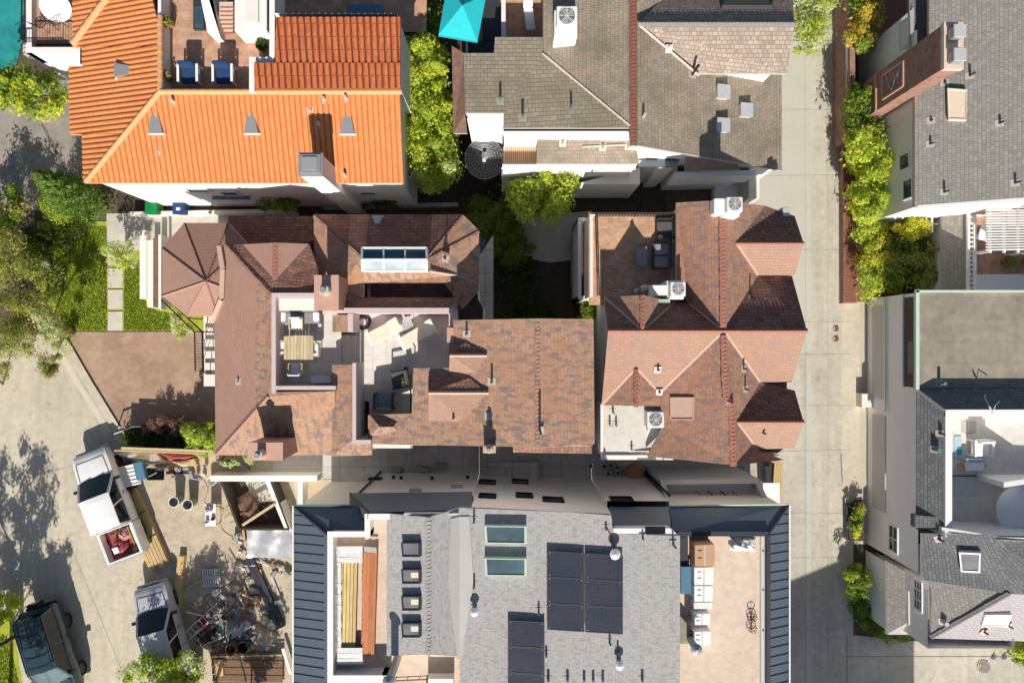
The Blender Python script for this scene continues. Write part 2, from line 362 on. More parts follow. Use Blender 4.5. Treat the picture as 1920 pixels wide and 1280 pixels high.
# ---------------------------------------------------------------- buildings
class House:
    def __init__(s, name, label, cat='house', at=(0, 0)):
        s.o = thing(name, label, cat, W(at[0], at[1], 0)); s.F = {}
    def face(s, key, V, names):
        P = [Vector(V[k]) for k in names[:3]]; n = (P[1] - P[0]).cross(P[2] - P[0]).normalized()
        s.F[key] = (P[0], n if n.z > 0 else -n)
    def on(s, key, px, py): return plane_hit(*s.F[key], px, py)
    def roof(s, name, mats, V, faces, t=.16, label=None):
        """V: corner -> (px, py, z); faces: {key: [corners]}"""
        Vw = {k: W(*q) for k, q in V.items()}
        for k, f in faces.items(): s.face(k, Vw, f)
        o = MB().slab(Vw, list(faces.values()), t).build(name, mats, s.o)
        if label: o["label"] = label
        return o
    def wall(s, mat, pts, z0, z1, name='wall', cap=False, zr=None):
        """pts: photo pixels where the wall top shows (at height zr or its own top)"""
        n = len(pts); tz = z1 if isinstance(z1, (list, tuple)) else [z1] * n
        q = [W(p[0], p[1], (zr if zr is not None else tz[i])) for i, p in enumerate(pts)]
        return MB().prism(q, z0, tz, cap=cap).build(name, mat, s.o)
    def deck(s, mat, pts, z, name='deck'):
        return MB().poly([W(p[0], p[1], z) for p in pts]).build(name, mat, s.o)
    def cap(s, mat, a, b, r=.09, name='ridge_cap', n=0):
        a, b = Vector(a), Vector(b); mb = MB(); L = (b - a).length; k = n or max(2, int(L / .35))
        for i in range(k):
            p, q = a.lerp(b, i / k), a.lerp(b, (i + 1.06) / k)
            mb.cyl(p - Vector((0, 0, r * .45)), q - Vector((0, 0, r * .62)), r, r * .92, 10)
        return mb.build(name, mat, s.o)
    def ridge(s, mat, P, w=.13):
        """flat folded shingle caps along ridge/hip lines given as pixel triples"""
        mb = MB()
        for a, b in zip(P, P[1:]):
            a, b = W(*a), W(*b); k = max(2, int((b - a).length / .16)); d = (b - a).normalized(); sd = Vector((-d.y, d.x, 0)).normalized()
            for i in range(k):
                p, q = a.lerp(b, i / k), a.lerp(b, (i + 1.25) / k); hz = Vector((0, 0, .035)); lz = Vector((0, 0, -.045))
                j = R.uniform(.9, 1.1)
                vs = [p + sd * w * j + lz, p + hz + Vector((0, 0, .02)), p - sd * w * j + lz, q + sd * w * j + lz, q + hz * .6, q - sd * w * j + lz]
                mb.add(vs, [(0, 1, 4, 3), (1, 2, 5, 4), (0, 2, 1)])
        return mb.build('ridge_cap', mat, s.o, rec=False)
    def pipe(s, key, px, py, h=.45, r=.05, mat='galv', flash='flashing', cowl=False):
        p = s.on(key, px, py); n = s.F[key][1]; mb = MB()
        mb.cyl(p - Vector((0, 0, .1)), p + Vector((0, 0, h)), r, r, 10)
        if cowl: mb.cyl(p + Vector((0, 0, h)), p + Vector((0, 0, h + .05)), r * 1.9, r * 1.9, 12); mb.cyl(p + Vector((0, 0, h + .05)), p + Vector((0, 0, h + .13)), r * 1.9, .02, 12)
        o = mb.build('vent_pipe', mat, s.o)
        e = Vector((-n.y, n.x, 0)); e = e.normalized() if e.length > .05 else Vector((1, 0, 0)); v = n.cross(e)
        f = MB(); k = .015
        q = [p + e * (a * .15) + v * (b * .17) + n * k for a, b in ((-1, -1), (1, -1), (1, 1), (-1, 1))]
        f.slab({i: q[i] for i in range(4)}, [[0, 1, 2, 3]], .012); f.build('flashing', flash, o, base=BASE[s.o.name])
        return o
    def dormer_vent(s, key, px, py, w=.5, l=.75, h=.22, mat='galv'):
        """half-open sheet metal roof vent whose mouth looks down the slope"""
        p = s.on(key, px, py); n = s.F[key][1]; e = Vector((-n.y, n.x, 0)).normalized(); v = n.cross(e); mb = MB()
        A = [p + e * (-w / 2) - v * (l / 2), p + e * (w / 2) - v * (l / 2), p + e * (w * .28) + v * (l / 2), p - e * (w * .28) + v * (l / 2)]
        T = [A[0] + n * h, A[1] + n * h, A[2] + n * .03, A[3] + n * .03]
        mb.add(A + T, [(4, 5, 6, 7), (0, 1, 5, 4), (1, 2, 6, 5), (2, 3, 7, 6), (3, 0, 4, 7)])
        o = mb.build('roof_vent', mat, s.o)
        lp = MB(); f0 = p - v * (l / 2 + .03) + n * .05
        lp.bar(f0 - e * (w * .62), f0 + e * (w * .62), .07, .1); lp.build('flange', 'white_metal', o, base=BASE[s.o.name])
        return o
    def skylight(s, key, rect, h=.14, frame='white_metal', glass='sky_glass', fw=.08, name='skylight', shade=None):
        q = [s.on(key, px, py) for px, py in rect]; n = s.F[key][1]; mb = MB()
        q2 = [p + n * h for p in q]
        for i in range(4):
            a, b = q2[i], q2[(i + 1) % 4]; c = sum(q2, Vector()) / 4
            ai, bi = a + (c - a).normalized() * fw * 1.3, b + (c - b).normalized() * fw * 1.3
            mb.add([a, b, bi, ai, a - n * (h + .05), b - n * (h + .05), bi - n * .08, ai - n * .08], [(0, 1, 2, 3), (0, 4, 5, 1), (3, 2, 6, 7)])
        o = mb.build(name, frame, s.o)
        c = sum(q2, Vector()) / 4
        g = MB().poly([p + (c - p).normalized() * fw * .9 - n * .035 for p in q2]); g.build('pane', glass, o, base=BASE[s.o.name])
        if shade:
            m = [p + (c - p).normalized() * fw * 1.0 - n * .03 for p in q2]
            a, b = m[0].lerp(m[3], shade[1]), m[1].lerp(m[2], shade[1]); a, b = a.lerp(b, shade[0]), b
            c2, d2 = m[1].lerp(m[2], shade[2]), m[0].lerp(m[3], shade[2]); d2 = d2.lerp(c2, shade[0])
            MB().poly([a, b, c2, d2]).build('blind', 'cream', o, base=BASE[s.o.name])
        return o
    def window(s, c, u, w, h, mat='dark_glass', frame='white_metal', bars=0, d=.06):
        """window on a wall: centre c, level direction u (wall faces u x up... outward = given by n)"""
        u = Vector(u).normalized(); n = u.cross(Vector((0, 0, 1))); c = Vector(c); up = Vector((0, 0, 1)); mb = MB(); f = .07
        for a, b in (((-w / 2, h / 2), (w / 2, h / 2)), ((-w / 2, -h / 2), (w / 2, -h / 2)), ((-w / 2, -h / 2), (-w / 2, h / 2)), ((w / 2, -h / 2), (w / 2, h / 2))):
            mb.bar(c + u * a[0] + up * a[1] + n * d * .5, c + u * b[0] + up * b[1] + n * d * .5, f, d, up=n)
        for i in range(bars):
            x = -w / 2 + w * (i + 1) / (bars + 1); mb.bar(c + u * x - up * h / 2 + n * d * .5, c + u * x + up * h / 2 + n * d * .5, .04, d * .8, up=n)
            y = -h / 2 + h * (i + 1) / (bars + 1); mb.bar(c - u * w / 2 + up * y + n * d * .45, c + u * w / 2 + up * y + n * d * .45, .04, d * .7, up=n)
        o = mb.build('window', frame, s.o)
        MB().poly([c + u * a * w / 2 + up * b * h / 2 + n * .012 for a, b in ((-1, -1), (1, -1), (1, 1), (-1, 1))]).build('pane', mat, o, base=BASE[s.o.name])
        return o
    def parapet(s, mat, pts, z0, z1, th=.14, closed=False, name='parapet'):
        mb = MB(); q = [W(p[0], p[1], z1) for p in pts]
        if closed: q.append(q[0])
        for i, (a, b) in enumerate(zip(q, q[1:])):
            d = (b - a).normalized() * (th / 2); a2, b2 = a - d, b + d
            zz = z1 - .002 * (i % 2); mb.bar((a2.x, a2.y, (z0 + zz) / 2), (b2.x, b2.y, (z0 + zz) / 2), th, zz - z0)
        return mb.build(name, mat, s.o)
    def rail(s, mat, P, h=.95, gap=.12, base=None, name='railing', top=.04, bal=.012):
        mb = MB()
        for a, b in zip(P, P[1:]):
            a, b = Vector(a), Vector(b); L = (b - a).length
            mb.bar(a + Vector((0, 0, h)), b + Vector((0, 0, h)), top, top); mb.bar(a + Vector((0, 0, .1)), b + Vector((0, 0, .1)), .03, .03)
            for i in range(int(L / gap) + 1):
                p = a.lerp(b, min(1, i * gap / L)); w = .045 if i % 12 == 0 else bal * 2
                mb.bar(p, p + Vector((0, 0, h)), w, w)
        return mb.build(name, mat, s.o)
# ---------------------------------------------------------------- material set
m_concrete('alley_concrete', (.54, .505, .425), .12, 0, 0, .4, .3)
m_concrete('street_concrete', (.59, .53, .42), .10, 0, 0, .4, .25)
m_concrete('kerb_concrete', (.60, .54, .43), .12)
m_concrete('path_concrete', (.55, .52, .46), .15)
m_concrete('paver', (.58, .54, .46), .12)
m_concrete('brown_drive', (.40, .27, .185), .28, scale=.5, tint=(.46, .34, .25))
m_concrete('grey_drive', (.34, .30, .26), .3, scale=.5)
m_concrete('passage_slab', (.52, .50, .48), .25, 1.3, 1.1, .6)
m_concrete('soil', (.13, .095, .065), .4, scale=1.2)
m_concrete('deck_stone', (.74, .70, .64), .1, .62, .62, .82)
m_concrete('peach_floor', (.66, .53, .42), .06)
m_concrete('white_floor', (.70, .67, .62), .07, 1.2, .3, .9)
m_concrete('membrane_white', (.66, .63, .56), .1)
m_concrete('membrane_grey', (.32, .285, .225), .3, 6.3, 1.0, .85, scale=.6)
m_concrete('gravel_grey', (.36, .36, .35), .25, scale=2)
m_plain('mulch', (.235, .095, .065), .95, .35, 5)
m_plain('dirt', (.50, .40, .28), .95, .25, 2)
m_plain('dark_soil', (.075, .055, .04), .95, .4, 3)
m_plain('stucco_white', (.78, .75, .71), .9, .05, 2)
m_plain('stucco_cream', (.74, .70, .62), .9, .06, 2)
m_plain('stucco_grey', (.84, .80, .80), .9, .07, 1.5)
m_plain('stucco_pink', (.50, .33, .31), .9, .1, 2)
m_plain('parapet_lilac', (.58, .47, .45), .85, .08, 2)
m_plain('copper_stucco', (.53, .32, .24), .85, .12, 2)
m_plain('white_paint', (.80, .78, .75), .5, .05, 3)
m_plain('white_metal', (.74, .74, .73), .4, .05, 3)
m_plain('mint_metal', (.50, .62, .50), .5, .08, 3)
m_plain('green_metal', (.10, .22, .18), .5, .15, 3)
m_plain('black_metal', (.02, .02, .022), .45, .2, 3, .3)
m_plain('dark_metal', (.055, .06, .07), .45, .15, 3, .3)
m_plain('galv', (.42, .41, .42), .45, .15, 4, .5)
m_plain('flashing', (.50, .44, .38), .6, .15, 4)
m_plain('galv_light', (.62, .62, .62), .4, .1, 4, .3)
m_plain('seam_metal', (.125, .155, .185), .42, .1, .8, .25, .5)
m_plain('seam_rib', (.05, .065, .08), .4, .1, .8, .3)
m_plain('cream', (.72, .66, .52), .8, .05)
m_plain('tan_fabric', (.45, .40, .36), .9, .1)
m_plain('white_cloth', (.78, .77, .76), .85, .05)
m_plain('grey_cloth', (.27, .265, .26), .9, .12)
m_plain('charcoal_cloth', (.10, .096, .092), .9, .15)
m_plain('blue_cloth', (.02, .055, .14), .8, .15)
m_plain('teal_cloth', (.02, .47, .52), .75, .08)
m_plain('teal_dark', (.02, .33, .36), .75, .05)
m_plain('sky_cloth', (.40, .52, .62), .8, .06)
m_plain('plastic_film', (.72, .71, .69), .25, .2, 6, 0, .6, .5)
m_plain('foil', (.58, .58, .60), .3, .25, 5, .2, .6, .8)
m_plain('carton', (.50, .31, .17), .8, .08)
m_plain('bin_green', (.01, .20, .055), .45, .1)
m_plain('bin_blue', (.015, .045, .15), .45, .1)
m_plain('grey_plastic', (.28, .28, .29), .5, .12)
m_plain('tyre', (.02, .02, .02), .8, .2)
m_plain('hose_black', (.03, .03, .03), .5, .2)
m_plain('brush_brown', (.20, .12, .075), .9, .4, 6)
m_plain('red_tarp', (.30, .06, .07), .6, .3, 3)
m_plain('pink_tarp', (.55, .25, .25), .6, .3, 3)
m_plain('orange_plastic', (.6, .14, .04), .5, .1)
m_plain('yellow_plastic', (.62, .40, .03), .5, .1)
m_plain('cement_sack', (.44, .39, .31), .95, .15, 5); m_plain('clay', (.42, .17, .09), .8, .1)
m_plain('bark', (.11, .08, .06), .95, .3, 6)
m_plain('rusty', (.22, .10, .07), .8, .3, 5)
m_plain('blue_cover', (.09, .20, .30), .4, .08)
m_plain('light_grey_paint', (.55, .53, .52), .7, .05)
m_wood('lumber', (.58, .42, .20), (.44, .31, .14), axis=1)
m_wood('lumber_pale', (.58, .47, .28), (.45, .35, .2), axis=1)
m_wood('orange_boards', (.52, .19, .075), (.42, .14, .05), axis=1)
m_wood('yellow_boards', (.66, .50, .22), (.55, .40, .16), axis=1)
m_wood('table_wood', (.58, .47, .30), (.48, .37, .22), axis=1)
m_wood('slat_wood', (.55, .30, .14), (.42, .22, .1), axis=1)
m_wood('dark_deck', (.10, .085, .085), (.07, .06, .06), axis=0)
m_brick('brick_red', (.36, .155, .11), (.22, .095, .075), (.38, .28, .23))
m_brick('brick_deck', (.66, .38, .22), (.50, .27, .16), (.50, .38, .28), .22, .11)
m_brick('terracotta_floor', (.56, .34, .235), (.50, .29, .19), (.52, .35, .26), .3, .3, .015)
m_tile('tile_orange', (.66, .26, .095), (.61, .225, .075), .30, 3.0, dirt=(.62, .29, .13)); m_plain('tile_groove_shade', (.46, .155, .055), .9, .2); m_plain('terracotta_groove_shade', (.15, .04, .02), .9, .2)  # groove colours darker than the tiles: gap shade put into the colour
m_tile('tile_terracotta', (.42, .105, .035), (.52, .17, .07), .28, .42, dirt=(.34, .13, .08))
m_plain('tile_cap', (.68, .36, .17), .8, .12, 4)
m_shingle('shake_grey', (.36, .31, .24), (.285, .24, .185), (.40, .27, .225), .17, .2, 1.6, .6, .7, dirt=(.15, .14, .095), soft=.4)
m_shingle('shake_pink', (.43, .35, .29), (.34, .275, .23), (.24, .18, .15), .17, .22, 2.5, .6, .5)
m_shingle('shake_tan', (.40, .34, .255), (.32, .265, .195), (.27, .235, .165), .2, .3, 1.5, .5, 1.3, dirt=(.20, .18, .12))
m_shingle('comp_grey', (.35, .325, .29), (.28, .26, .235), (.22, .205, .195), .16, .22, 2.8, .6, .6, soft=.65)
m_shingle('comp_lightgrey', (.44, .42, .40), (.40, .385, .37), (.30, .29, .285), .15, .26, 3.2, .8, .35, turn=True, soft=1.15)
m_shingle('comp_lavender', (.42, .39, .39), (.38, .355, .36), (.34, .32, .33), .15, .3, 2.2, .6, .2)
m_shingle('comp_bluegrey', (.20, .205, .205), (.155, .16, .165), (.12, .125, .13), .15, .28, 2.0, .5, .5)
m_shingle('comp_plum', (.40, .245, .185), (.365, .215, .165), (.30, .205, .17), .15, .3, 1.5, .35, .2, dirt=(.42, .24, .19), thr=.55, soft=1.1)
m_shingle('comp_peach', (.46, .285, .19), (.40, .24, .16), (.215, .165, .155), .15, .34, 1.7, .9, .3, thr=.475, soft=1, dirt=(.43, .21, .12))
m_shingle('comp_rust', (.44, .245, .155), (.37, .195, .13), (.23, .17, .16), .15, .3, 1.8, .85, .4, thr=.475, soft=1)
m_shingle('comp_pink', (.39, .245, .18), (.355, .215, .155), (.30, .205, .175), .15, .32, 1.1, .7, .2, soft=1)
m_shingle('comp_brown_shade', (.35, .185, .135), (.25, .13, .10), (.15, .10, .09), .16, .36, 1.6, .6, 1.2, thr=.5)  # darker copy of the shingles, north-slope shade put into the colour
m_plain('cap_rust', (.36, .16, .115), .9, .2, 6)
m_plain('cap_pink', (.52, .36, .28), .9, .12, 6)
m_plain('cap_grey', (.22, .21, .20), .9, .15, 6)
m_plain('valley_metal', (.44, .42, .40), .6, .12, 2, .2)
m_plain('grey_fascia', (.45, .44, .43), .7, .1)
m_plain('pink_fascia', (.46, .33, .29), .8, .1)
m_plain('orange_fascia', (.55, .33, .2), .8, .1)
m_plain('green_stain', (.42, .50, .40), .7, .1, 4)
m_leaf('leaf_lime', (0.371, 0.519, 0.039), (0.656, 0.712, 0.076), (0.800, 0.798, 0.127))
m_leaf('leaf_bright', (0.327, 0.476, 0.052), (0.524, 0.627, 0.076), (0.788, 0.798, 0.180))
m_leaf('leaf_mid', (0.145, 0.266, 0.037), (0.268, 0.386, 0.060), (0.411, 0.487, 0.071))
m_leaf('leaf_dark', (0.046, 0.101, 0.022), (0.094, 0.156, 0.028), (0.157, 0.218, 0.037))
m_leaf('leaf_olive', (0.268, 0.284, 0.071), (0.451, 0.407, 0.109), (0.576, 0.569, 0.192))
m_leaf('leaf_pine', (0.246, 0.304, 0.060), (0.411, 0.447, 0.084), (0.576, 0.575, 0.170))
m_leaf('leaf_gold', (0.613, 0.541, 0.052), (0.800, 0.779, 0.076), (0.800, 0.798, 0.127))
m_leaf('leaf_amber', (0.482, 0.367, 0.052), (0.788, 0.563, 0.089), (0.800, 0.691, 0.153))
m_leaf('leaf_cypress', (.10, .20, .03), (.19, .31, .05), (.31, .43, .09))
m_leaf('leaf_grey', (0.434, 0.520, 0.217), (0.714, 0.781, 0.390), (0.800, 0.800, 0.542))
m_leaf('leaf_red', (0.218, 0.098, 0.101), (0.416, 0.195, 0.180), (0.327, 0.282, 0.127))
m_leaf('grass_blade', (0.171, 0.285, 0.023), (0.304, 0.418, 0.038), (0.456, 0.494, 0.067), .25)
m_plain('lawn_green', (.34, .38, .045), .95, .4, 2.5)
m_glass('dark_glass', (.012, .016, .018)); m_glass('green_glass', (.02, .05, .04)); m_glass('blue_glass', (.05, .10, .13), .12)
m_glass('sky_glass', (.09, .14, .16), .15); m_glass('pale_glass', (.38, .46, .45), .25); m_glass('lilac_glass', (.20, .195, .21), .3)
m_glass('car_glass', (.012, .018, .02), .06); m_glass('teal_water', (.03, .28, .27), .08); m_glass('white_glass', (.62, .62, .58), .3); m_plain('cream_blind', (.74, .62, .46), .5, .04)
m_glass('shaded_blue_glass', (.02, .075, .12), .1)
m_paint('paint_white', (.88, .87, .85)); m_paint('paint_silver', (.56, .55, .58), .35, .1); m_paint('paint_navy', (.03, .06, .085), .2)
m_paint('paint_black', (.02, .02, .022), .3)
m_glass('sunlit_skylight', (.36, .43, .45), .12)
m_concrete('site_dirt', (.55, .46, .34), .3, scale=1.1, tint=(.42, .35, .26))
m_plain('alley_tint', (.50, .485, .42), .9, .08, .6); m_plain('alley_patch', (.48, .44, .36), .9, .12, 1.0)
def solar():
    t = NT('solar_cell'); u = t.uv(); br = t.n("TexBrick"); t.l(u, br.inputs["Vector"]); br.offset = 0; br.inputs["Scale"].default_value = 1
    br.inputs["Brick Width"].default_value = .16; br.inputs["Row Height"].default_value = .16; br.inputs["Mortar Size"].default_value = .004
    br.inputs["Color1"].default_value = (.042, .046, .06, 1); br.inputs["Color2"].default_value = (.036, .042, .055, 1); br.inputs["Mortar"].default_value = (.06, .066, .08, 1)
    t.out(t.mix(br.outputs[0], t.ramp(t.noise(t.pos(), .7, 3), [(.3, (.8, .9, 1)), (.7, (1.25, 1.1, 1.1))]), 1, 'MULTIPLY'), .22, spec=.5)
solar()

# ---------------------------------------------------------------- foliage
def leaf_mesh(name, mat, parent, base, blobs, per, size, fold=.25, up=1.0, asp=.5, shell=.25):
    """many small leaf faces spread through the volume of each leaf clump"""
    C, N = [], []
    for (c, r) in blobs:
        r = np.array(r if isinstance(r, (tuple, list)) else (r, r, r)); k = max(4, int(per * 1.75))
        d = NR.normal(size=(k, 3)); d /= np.linalg.norm(d, axis=1)[:, None]
        q = shell + (1.05 - shell) * NR.rand(k) ** .6; q = np.where(NR.rand(k) < .12, q * 1.35, q)
        C.append(np.array(c) + d * r * q[:, None]); N.append(d)
    C = np.concatenate(C); N = np.concatenate(N); k = len(C)
    n = N + NR.normal(scale=.55, size=(k, 3)); n[:, 2] += up; n /= np.linalg.norm(n, axis=1)[:, None]
    t = NR.normal(size=(k, 3)); t -= (t * n).sum(1)[:, None] * n; t /= np.linalg.norm(t, axis=1)[:, None]; b = np.cross(n, t)
    L = size * .78 * (.45 + 1.1 * NR.rand(k) ** 1.5)[:, None]; Wd = L * asp
    V = np.stack([C - t * L * .5, C + b * Wd * .5 - n * L * fold * .3, C + t * L * .5, C - b * Wd * .5 - n * L * fold * .3], 1).reshape(-1, 3)
    keep = V[:, 2].reshape(-1, 4).min(1) > .01; V = V.reshape(-1, 4, 3)[keep].reshape(-1, 3); k = len(V) // 4
    me = bpy.data.meshes.new(name); me.vertices.add(4 * k); me.vertices.foreach_set("co", (V - np.array(base)).ravel())
    me.loops.add(4 * k); me.loops.foreach_set("vertex_index", np.arange(4 * k)); me.polygons.add(k)
    me.polygons.foreach_set("loop_start", np.arange(0, 4 * k, 4)); me.polygons.foreach_set("loop_total", np.full(k, 4)); me.update(calc_edges=True); me.validate()
    me.materials.append(MATS[mat]); o = bpy.data.objects.new(name, me); COL.objects.link(o); BASE[o.name] = Vector(base)
    if parent is not None: o.parent = parent
    else: o.location = base
    return o
def inside(x, y, P):
    c = False
    for i in range(len(P)):
        (x1, y1), (x2, y2) = P[i], P[i - 1]
        if (y1 > y) != (y2 > y) and x < (x2 - x1) * (y - y1) / (y2 - y1) + x1: c = not c
    return c
def scatter(poly, z0, z1, k, r, flat=.8):
    """clump centres whose images fill a photo outline, heights between z0 and z1"""
    xs = [p[0] for p in poly]; ys = [p[1] for p in poly]; out = []; g = 0
    while len(out) < k and g < k * 60:
        g += 1; x, y = R.uniform(min(xs), max(xs)), R.uniform(min(ys), max(ys))
        if inside(x, y, poly):
            z = R.uniform(z0, z1); q = r * R.choice((.6, .85, 1.05, 1.4)); out.append((tuple(W(x, y, z)), (q, q, q * flat)))
    return out
def plant(name, label, cat, mat, root, blobs, per=110, size=.2, group=None, trunk=.1, limbs=5, crown='crown', mat2=None, f2=.3, **kw):
    base = W(root[0], root[1], 0); t = thing(name, label, cat, base, group)
    if mat2:
        R.shuffle(blobs); k = int(len(blobs) * f2)
        leaf_mesh(crown, mat2, t, base, blobs[:k], per, size, **kw); blobs2 = blobs[k:]
    else: blobs2 = blobs
    leaf_mesh(crown, mat, t, base, blobs2, per, size, **kw)
    if trunk:
        c = sum((Vector(b[0]) for b in blobs), Vector()) / len(blobs); mb = MB(); c.z = max(c.z, .5)
        f = base.lerp(Vector((c.x, c.y, c.z)), .45); f.z = c.z * .5
        mb.tube([base, base.lerp(f, .5) + Vector((.04, -.03, 0)), f], [trunk, trunk * .8, trunk * .6], 8)
        for i in range(limbs):
            e = Vector(R.choice(blobs)[0]); m = f.lerp(e, .5) + Vector((R.uniform(-.15, .15), R.uniform(-.15, .15), .1))
            mb.tube([f - Vector((0, 0, .05)), m, e], [trunk * .5, trunk * .3, trunk * .12], 6)
        mb.build('trunk', 'bark', t)
    return t

# ---------------------------------------------------------------- setting: ground, street, alley, gardens
def sheet(name, mat, pts, z, kind='structure', zpx=0.0):
    o = MB().poly([(*W(p[0], p[1], zpx).xy, z) for p in pts]).build(name, mat); return tag(o, kind=kind)
MB().poly([(-150, -150, -.02), (150, -150, -.02), (150, 150, -.02), (-150, 150, -.02)]).build('ground', 'soil')["kind"] = 'structure'
sheet('street', 'street_concrete', [(-900, 600), (118, 628), (222, 806), (560, 850), (560, 2000), (-900, 2000)], 0)
sheet('alley', 'alley_concrete', [(1395, -500), (1586, -500), (1600, 1010), (1600, 1190), (1760, 1205), (2500, 1215), (2500, 2000), (1395, 2000)], 0)
sheet('pavement', 'kerb_concrete', [(1578, 566), (1640, 566), (1640, 1020), (1578, 1020)], .004)
# joints and drain strips in the alley are real grooves laid as thin dark strips
def strip(name, mat, pts, w, z=.006):
    mb = MB(); q = [W(*p) for p in pts]
    for a, b in zip(q, q[1:]):
        d = (b - a).normalized(); s_ = Vector((-d.y, d.x, 0)) * w / 2; up = Vector((0, 0, z)); mb.poly([a - s_ + up, b - s_ + up, b + s_ + up, a + s_ + up])
    return tag(mb.build(name, mat), kind='structure')
m_plain('joint', (.40, .36, .29), .9, .2); m_plain('joint_dark', (.17, .15, .13), .9, .2); m_plain('gutter_pale', (.60, .54, .43), .85, .1)
sheet('alley_lane', 'alley_tint', [(1400, -300), (1533, -300), (1533, 660), (1400, 660)], .002); sheet('alley_lane', 'alley_tint', [(1512, 666), (1535, 666), (1535, 1500), (1512, 1500)], .002); sheet('alley_repair', 'alley_patch', [(1517, 668), (1552, 668), (1552, 690), (1517, 690)], .0052)
sheet('site_ground', 'site_dirt', [(262, 872), (400, 850), (552, 850), (552, 1500), (318, 1500), (330, 1100)], .003)
strip('drain_strip', 'alley_concrete', [(1532, -300), (1532, 1500)], .62, .004)
for i, y in enumerate((-30, 78, 205, 330, 468, 604, 666, 760, 846, 962, 1046, 1180)):
    strip('expansion_joint', 'joint', [(1440, y), (1600, y + R.uniform(-3, 3))], .03)
strip('expansion_joint', 'joint', [(1509, -300), (1511, 1500)], .025); strip('expansion_joint', 'joint', [(1552, -300), (1552, 1500)], .025)
strip('expansion_joint', 'joint_dark', [(1586, 1230), (1920, 1230)], .03, .008); strip('expansion_joint', 'joint_dark', [(1588, 1190), (1588, 1400)], .03, .008)
strip('expansion_joint', 'joint', [(140, 1040), (230, 1260), (300, 1500)], .03); strip('expansion_joint', 'joint', [(0, 905), (150, 870)], .025)
strip('tar_crack', 'joint_dark', [(1577, 850), (1578, 885), (1580, 905)], .05, .008)
strip('kerb', 'kerb_concrete', [(116, 628), (168, 718), (222, 806)], .40, .10)
strip('gutter', 'gutter_pale', [(100, 640), (152, 728), (206, 812)], .3, .005)
sheet('wall_footing', 'alley_patch', [(1612, 570), (1640, 570), (1640, 1000), (1612, 1000)], .0065)
sheet('driveway', 'brown_drive', [(121, 622), (405, 622), (440, 640), (440, 800), (223, 803)], .008)
sheet('lawn', 'lawn_green', [(70, 415), (206, 415), (310, 470), (410, 560), (410, 620), (120, 620), (60, 520)], .006)
for i, (y0, y1) in enumerate(((466, 498), (503, 539), (543, 579), (584, 620))):
    o = MB().prism([W(203, y0), W(231, y0), W(231, y1), W(203, y1)], 0, .05).build('paving_slab', 'paver')
    tag(o, ('pale square lawn slab under the thin young tree', 'pale square lawn slab just clear of the thin young tree', 'pale square lawn slab second up from the brown driveway', 'pale square lawn slab closest to the brown driveway')[i], 'paving slab', 'stepping slabs across the lawn')
sheet('grey_driveway', 'grey_drive', [(-400, 150), (180, 150), (180, 395), (-400, 395)], .004)
strip('drain_channel', 'joint_dark', [(78, 232), (126, 322)], .14, .012)
sheet('path', 'path_concrete', [(200, 400), (560, 400), (560, 440), (300, 445), (260, 470), (200, 470)], .012)
sheet('side_passage', 'passage_slab', [(560, 830), (1395, 830), (1395, 905), (560, 905)], .004)
sheet('rear_path', 'path_concrete', [(860, 420), (1110, 395), (1110, 445), (1000, 450), (1000, 480), (880, 480), (905, 640), (860, 640)], .004)
sheet('patio', 'path_concrete', [(998, 440), (1070, 440), (1070, 488), (1030, 492), (998, 486)], .008)
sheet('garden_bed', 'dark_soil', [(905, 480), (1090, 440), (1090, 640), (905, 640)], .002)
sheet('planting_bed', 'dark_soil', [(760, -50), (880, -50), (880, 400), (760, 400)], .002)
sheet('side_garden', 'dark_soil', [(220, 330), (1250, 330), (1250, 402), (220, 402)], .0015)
sheet('shrub_bed', 'mulch', [(1578, -100), (1700, -100), (1700, 566), (1578, 566)], .004)
sheet('pool', 'teal_water', [(-60, -100), (45, -60), (48, 60), (30, 130), (-60, 150)], .05)

def blades(name, poly, n, h, mat, z=0.0):
    xs = [p[0] for p in poly]; ys = [p[1] for p in poly]; P = []
    while len(P) < n:
        x, y = R.uniform(min(xs), max(xs)), R.uniform(min(ys), max(ys))
        if inside(x, y, poly): P.append(tuple(W(x, y, z)))
    P = np.array(P); a = NR.rand(n) * 6.283; l = NR.normal(scale=.4, size=(n, 2)); hh = h * (.6 + .8 * NR.rand(n)); w = .02
    dx, dy = np.cos(a) * w, np.sin(a) * w; T = P + np.stack([l[:, 0] * hh, l[:, 1] * hh, hh], 1)
    V = np.stack([P + np.stack([dx, dy, 0 * dx], 1), P - np.stack([dx, dy, 0 * dx], 1), T], 1).reshape(-1, 3)
    me = bpy.data.meshes.new(name); me.vertices.add(3 * n); me.vertices.foreach_set("co", V.ravel()); me.loops.add(3 * n); me.loops.foreach_set("vertex_index", np.arange(3 * n))
    me.polygons.add(n); me.polygons.foreach_set("loop_start", np.arange(0, 3 * n, 3)); me.polygons.foreach_set("loop_total", np.full(n, 3)); me.update(calc_edges=True)
    me.materials.append(MATS[mat]); o = bpy.data.objects.new(name, me); COL.objects.link(o); return tag(o, 'short green grass of the front lawn around the pale slabs', 'grass', kind='stuff')
blades('lawn_grass', [(95, 425), (200, 425), (200, 460), (202, 620), (126, 620), (90, 540)], 16000, .07, 'grass_blade', .006)
blades('lawn_grass', [(233, 490), (262, 490), (275, 575), (320, 590), (320, 620), (233, 620)], 6000, .07, 'grass_blade', .006)
blades('lawn_grass', [(-60, 1190), (12, 1190), (40, 1290), (-60, 1300)], 4000, .09, 'grass_blade', .006)
sheet('verge', 'lawn_green', [(-300, 1150), (22, 1150), (60, 1400), (-300, 1400)], .005)
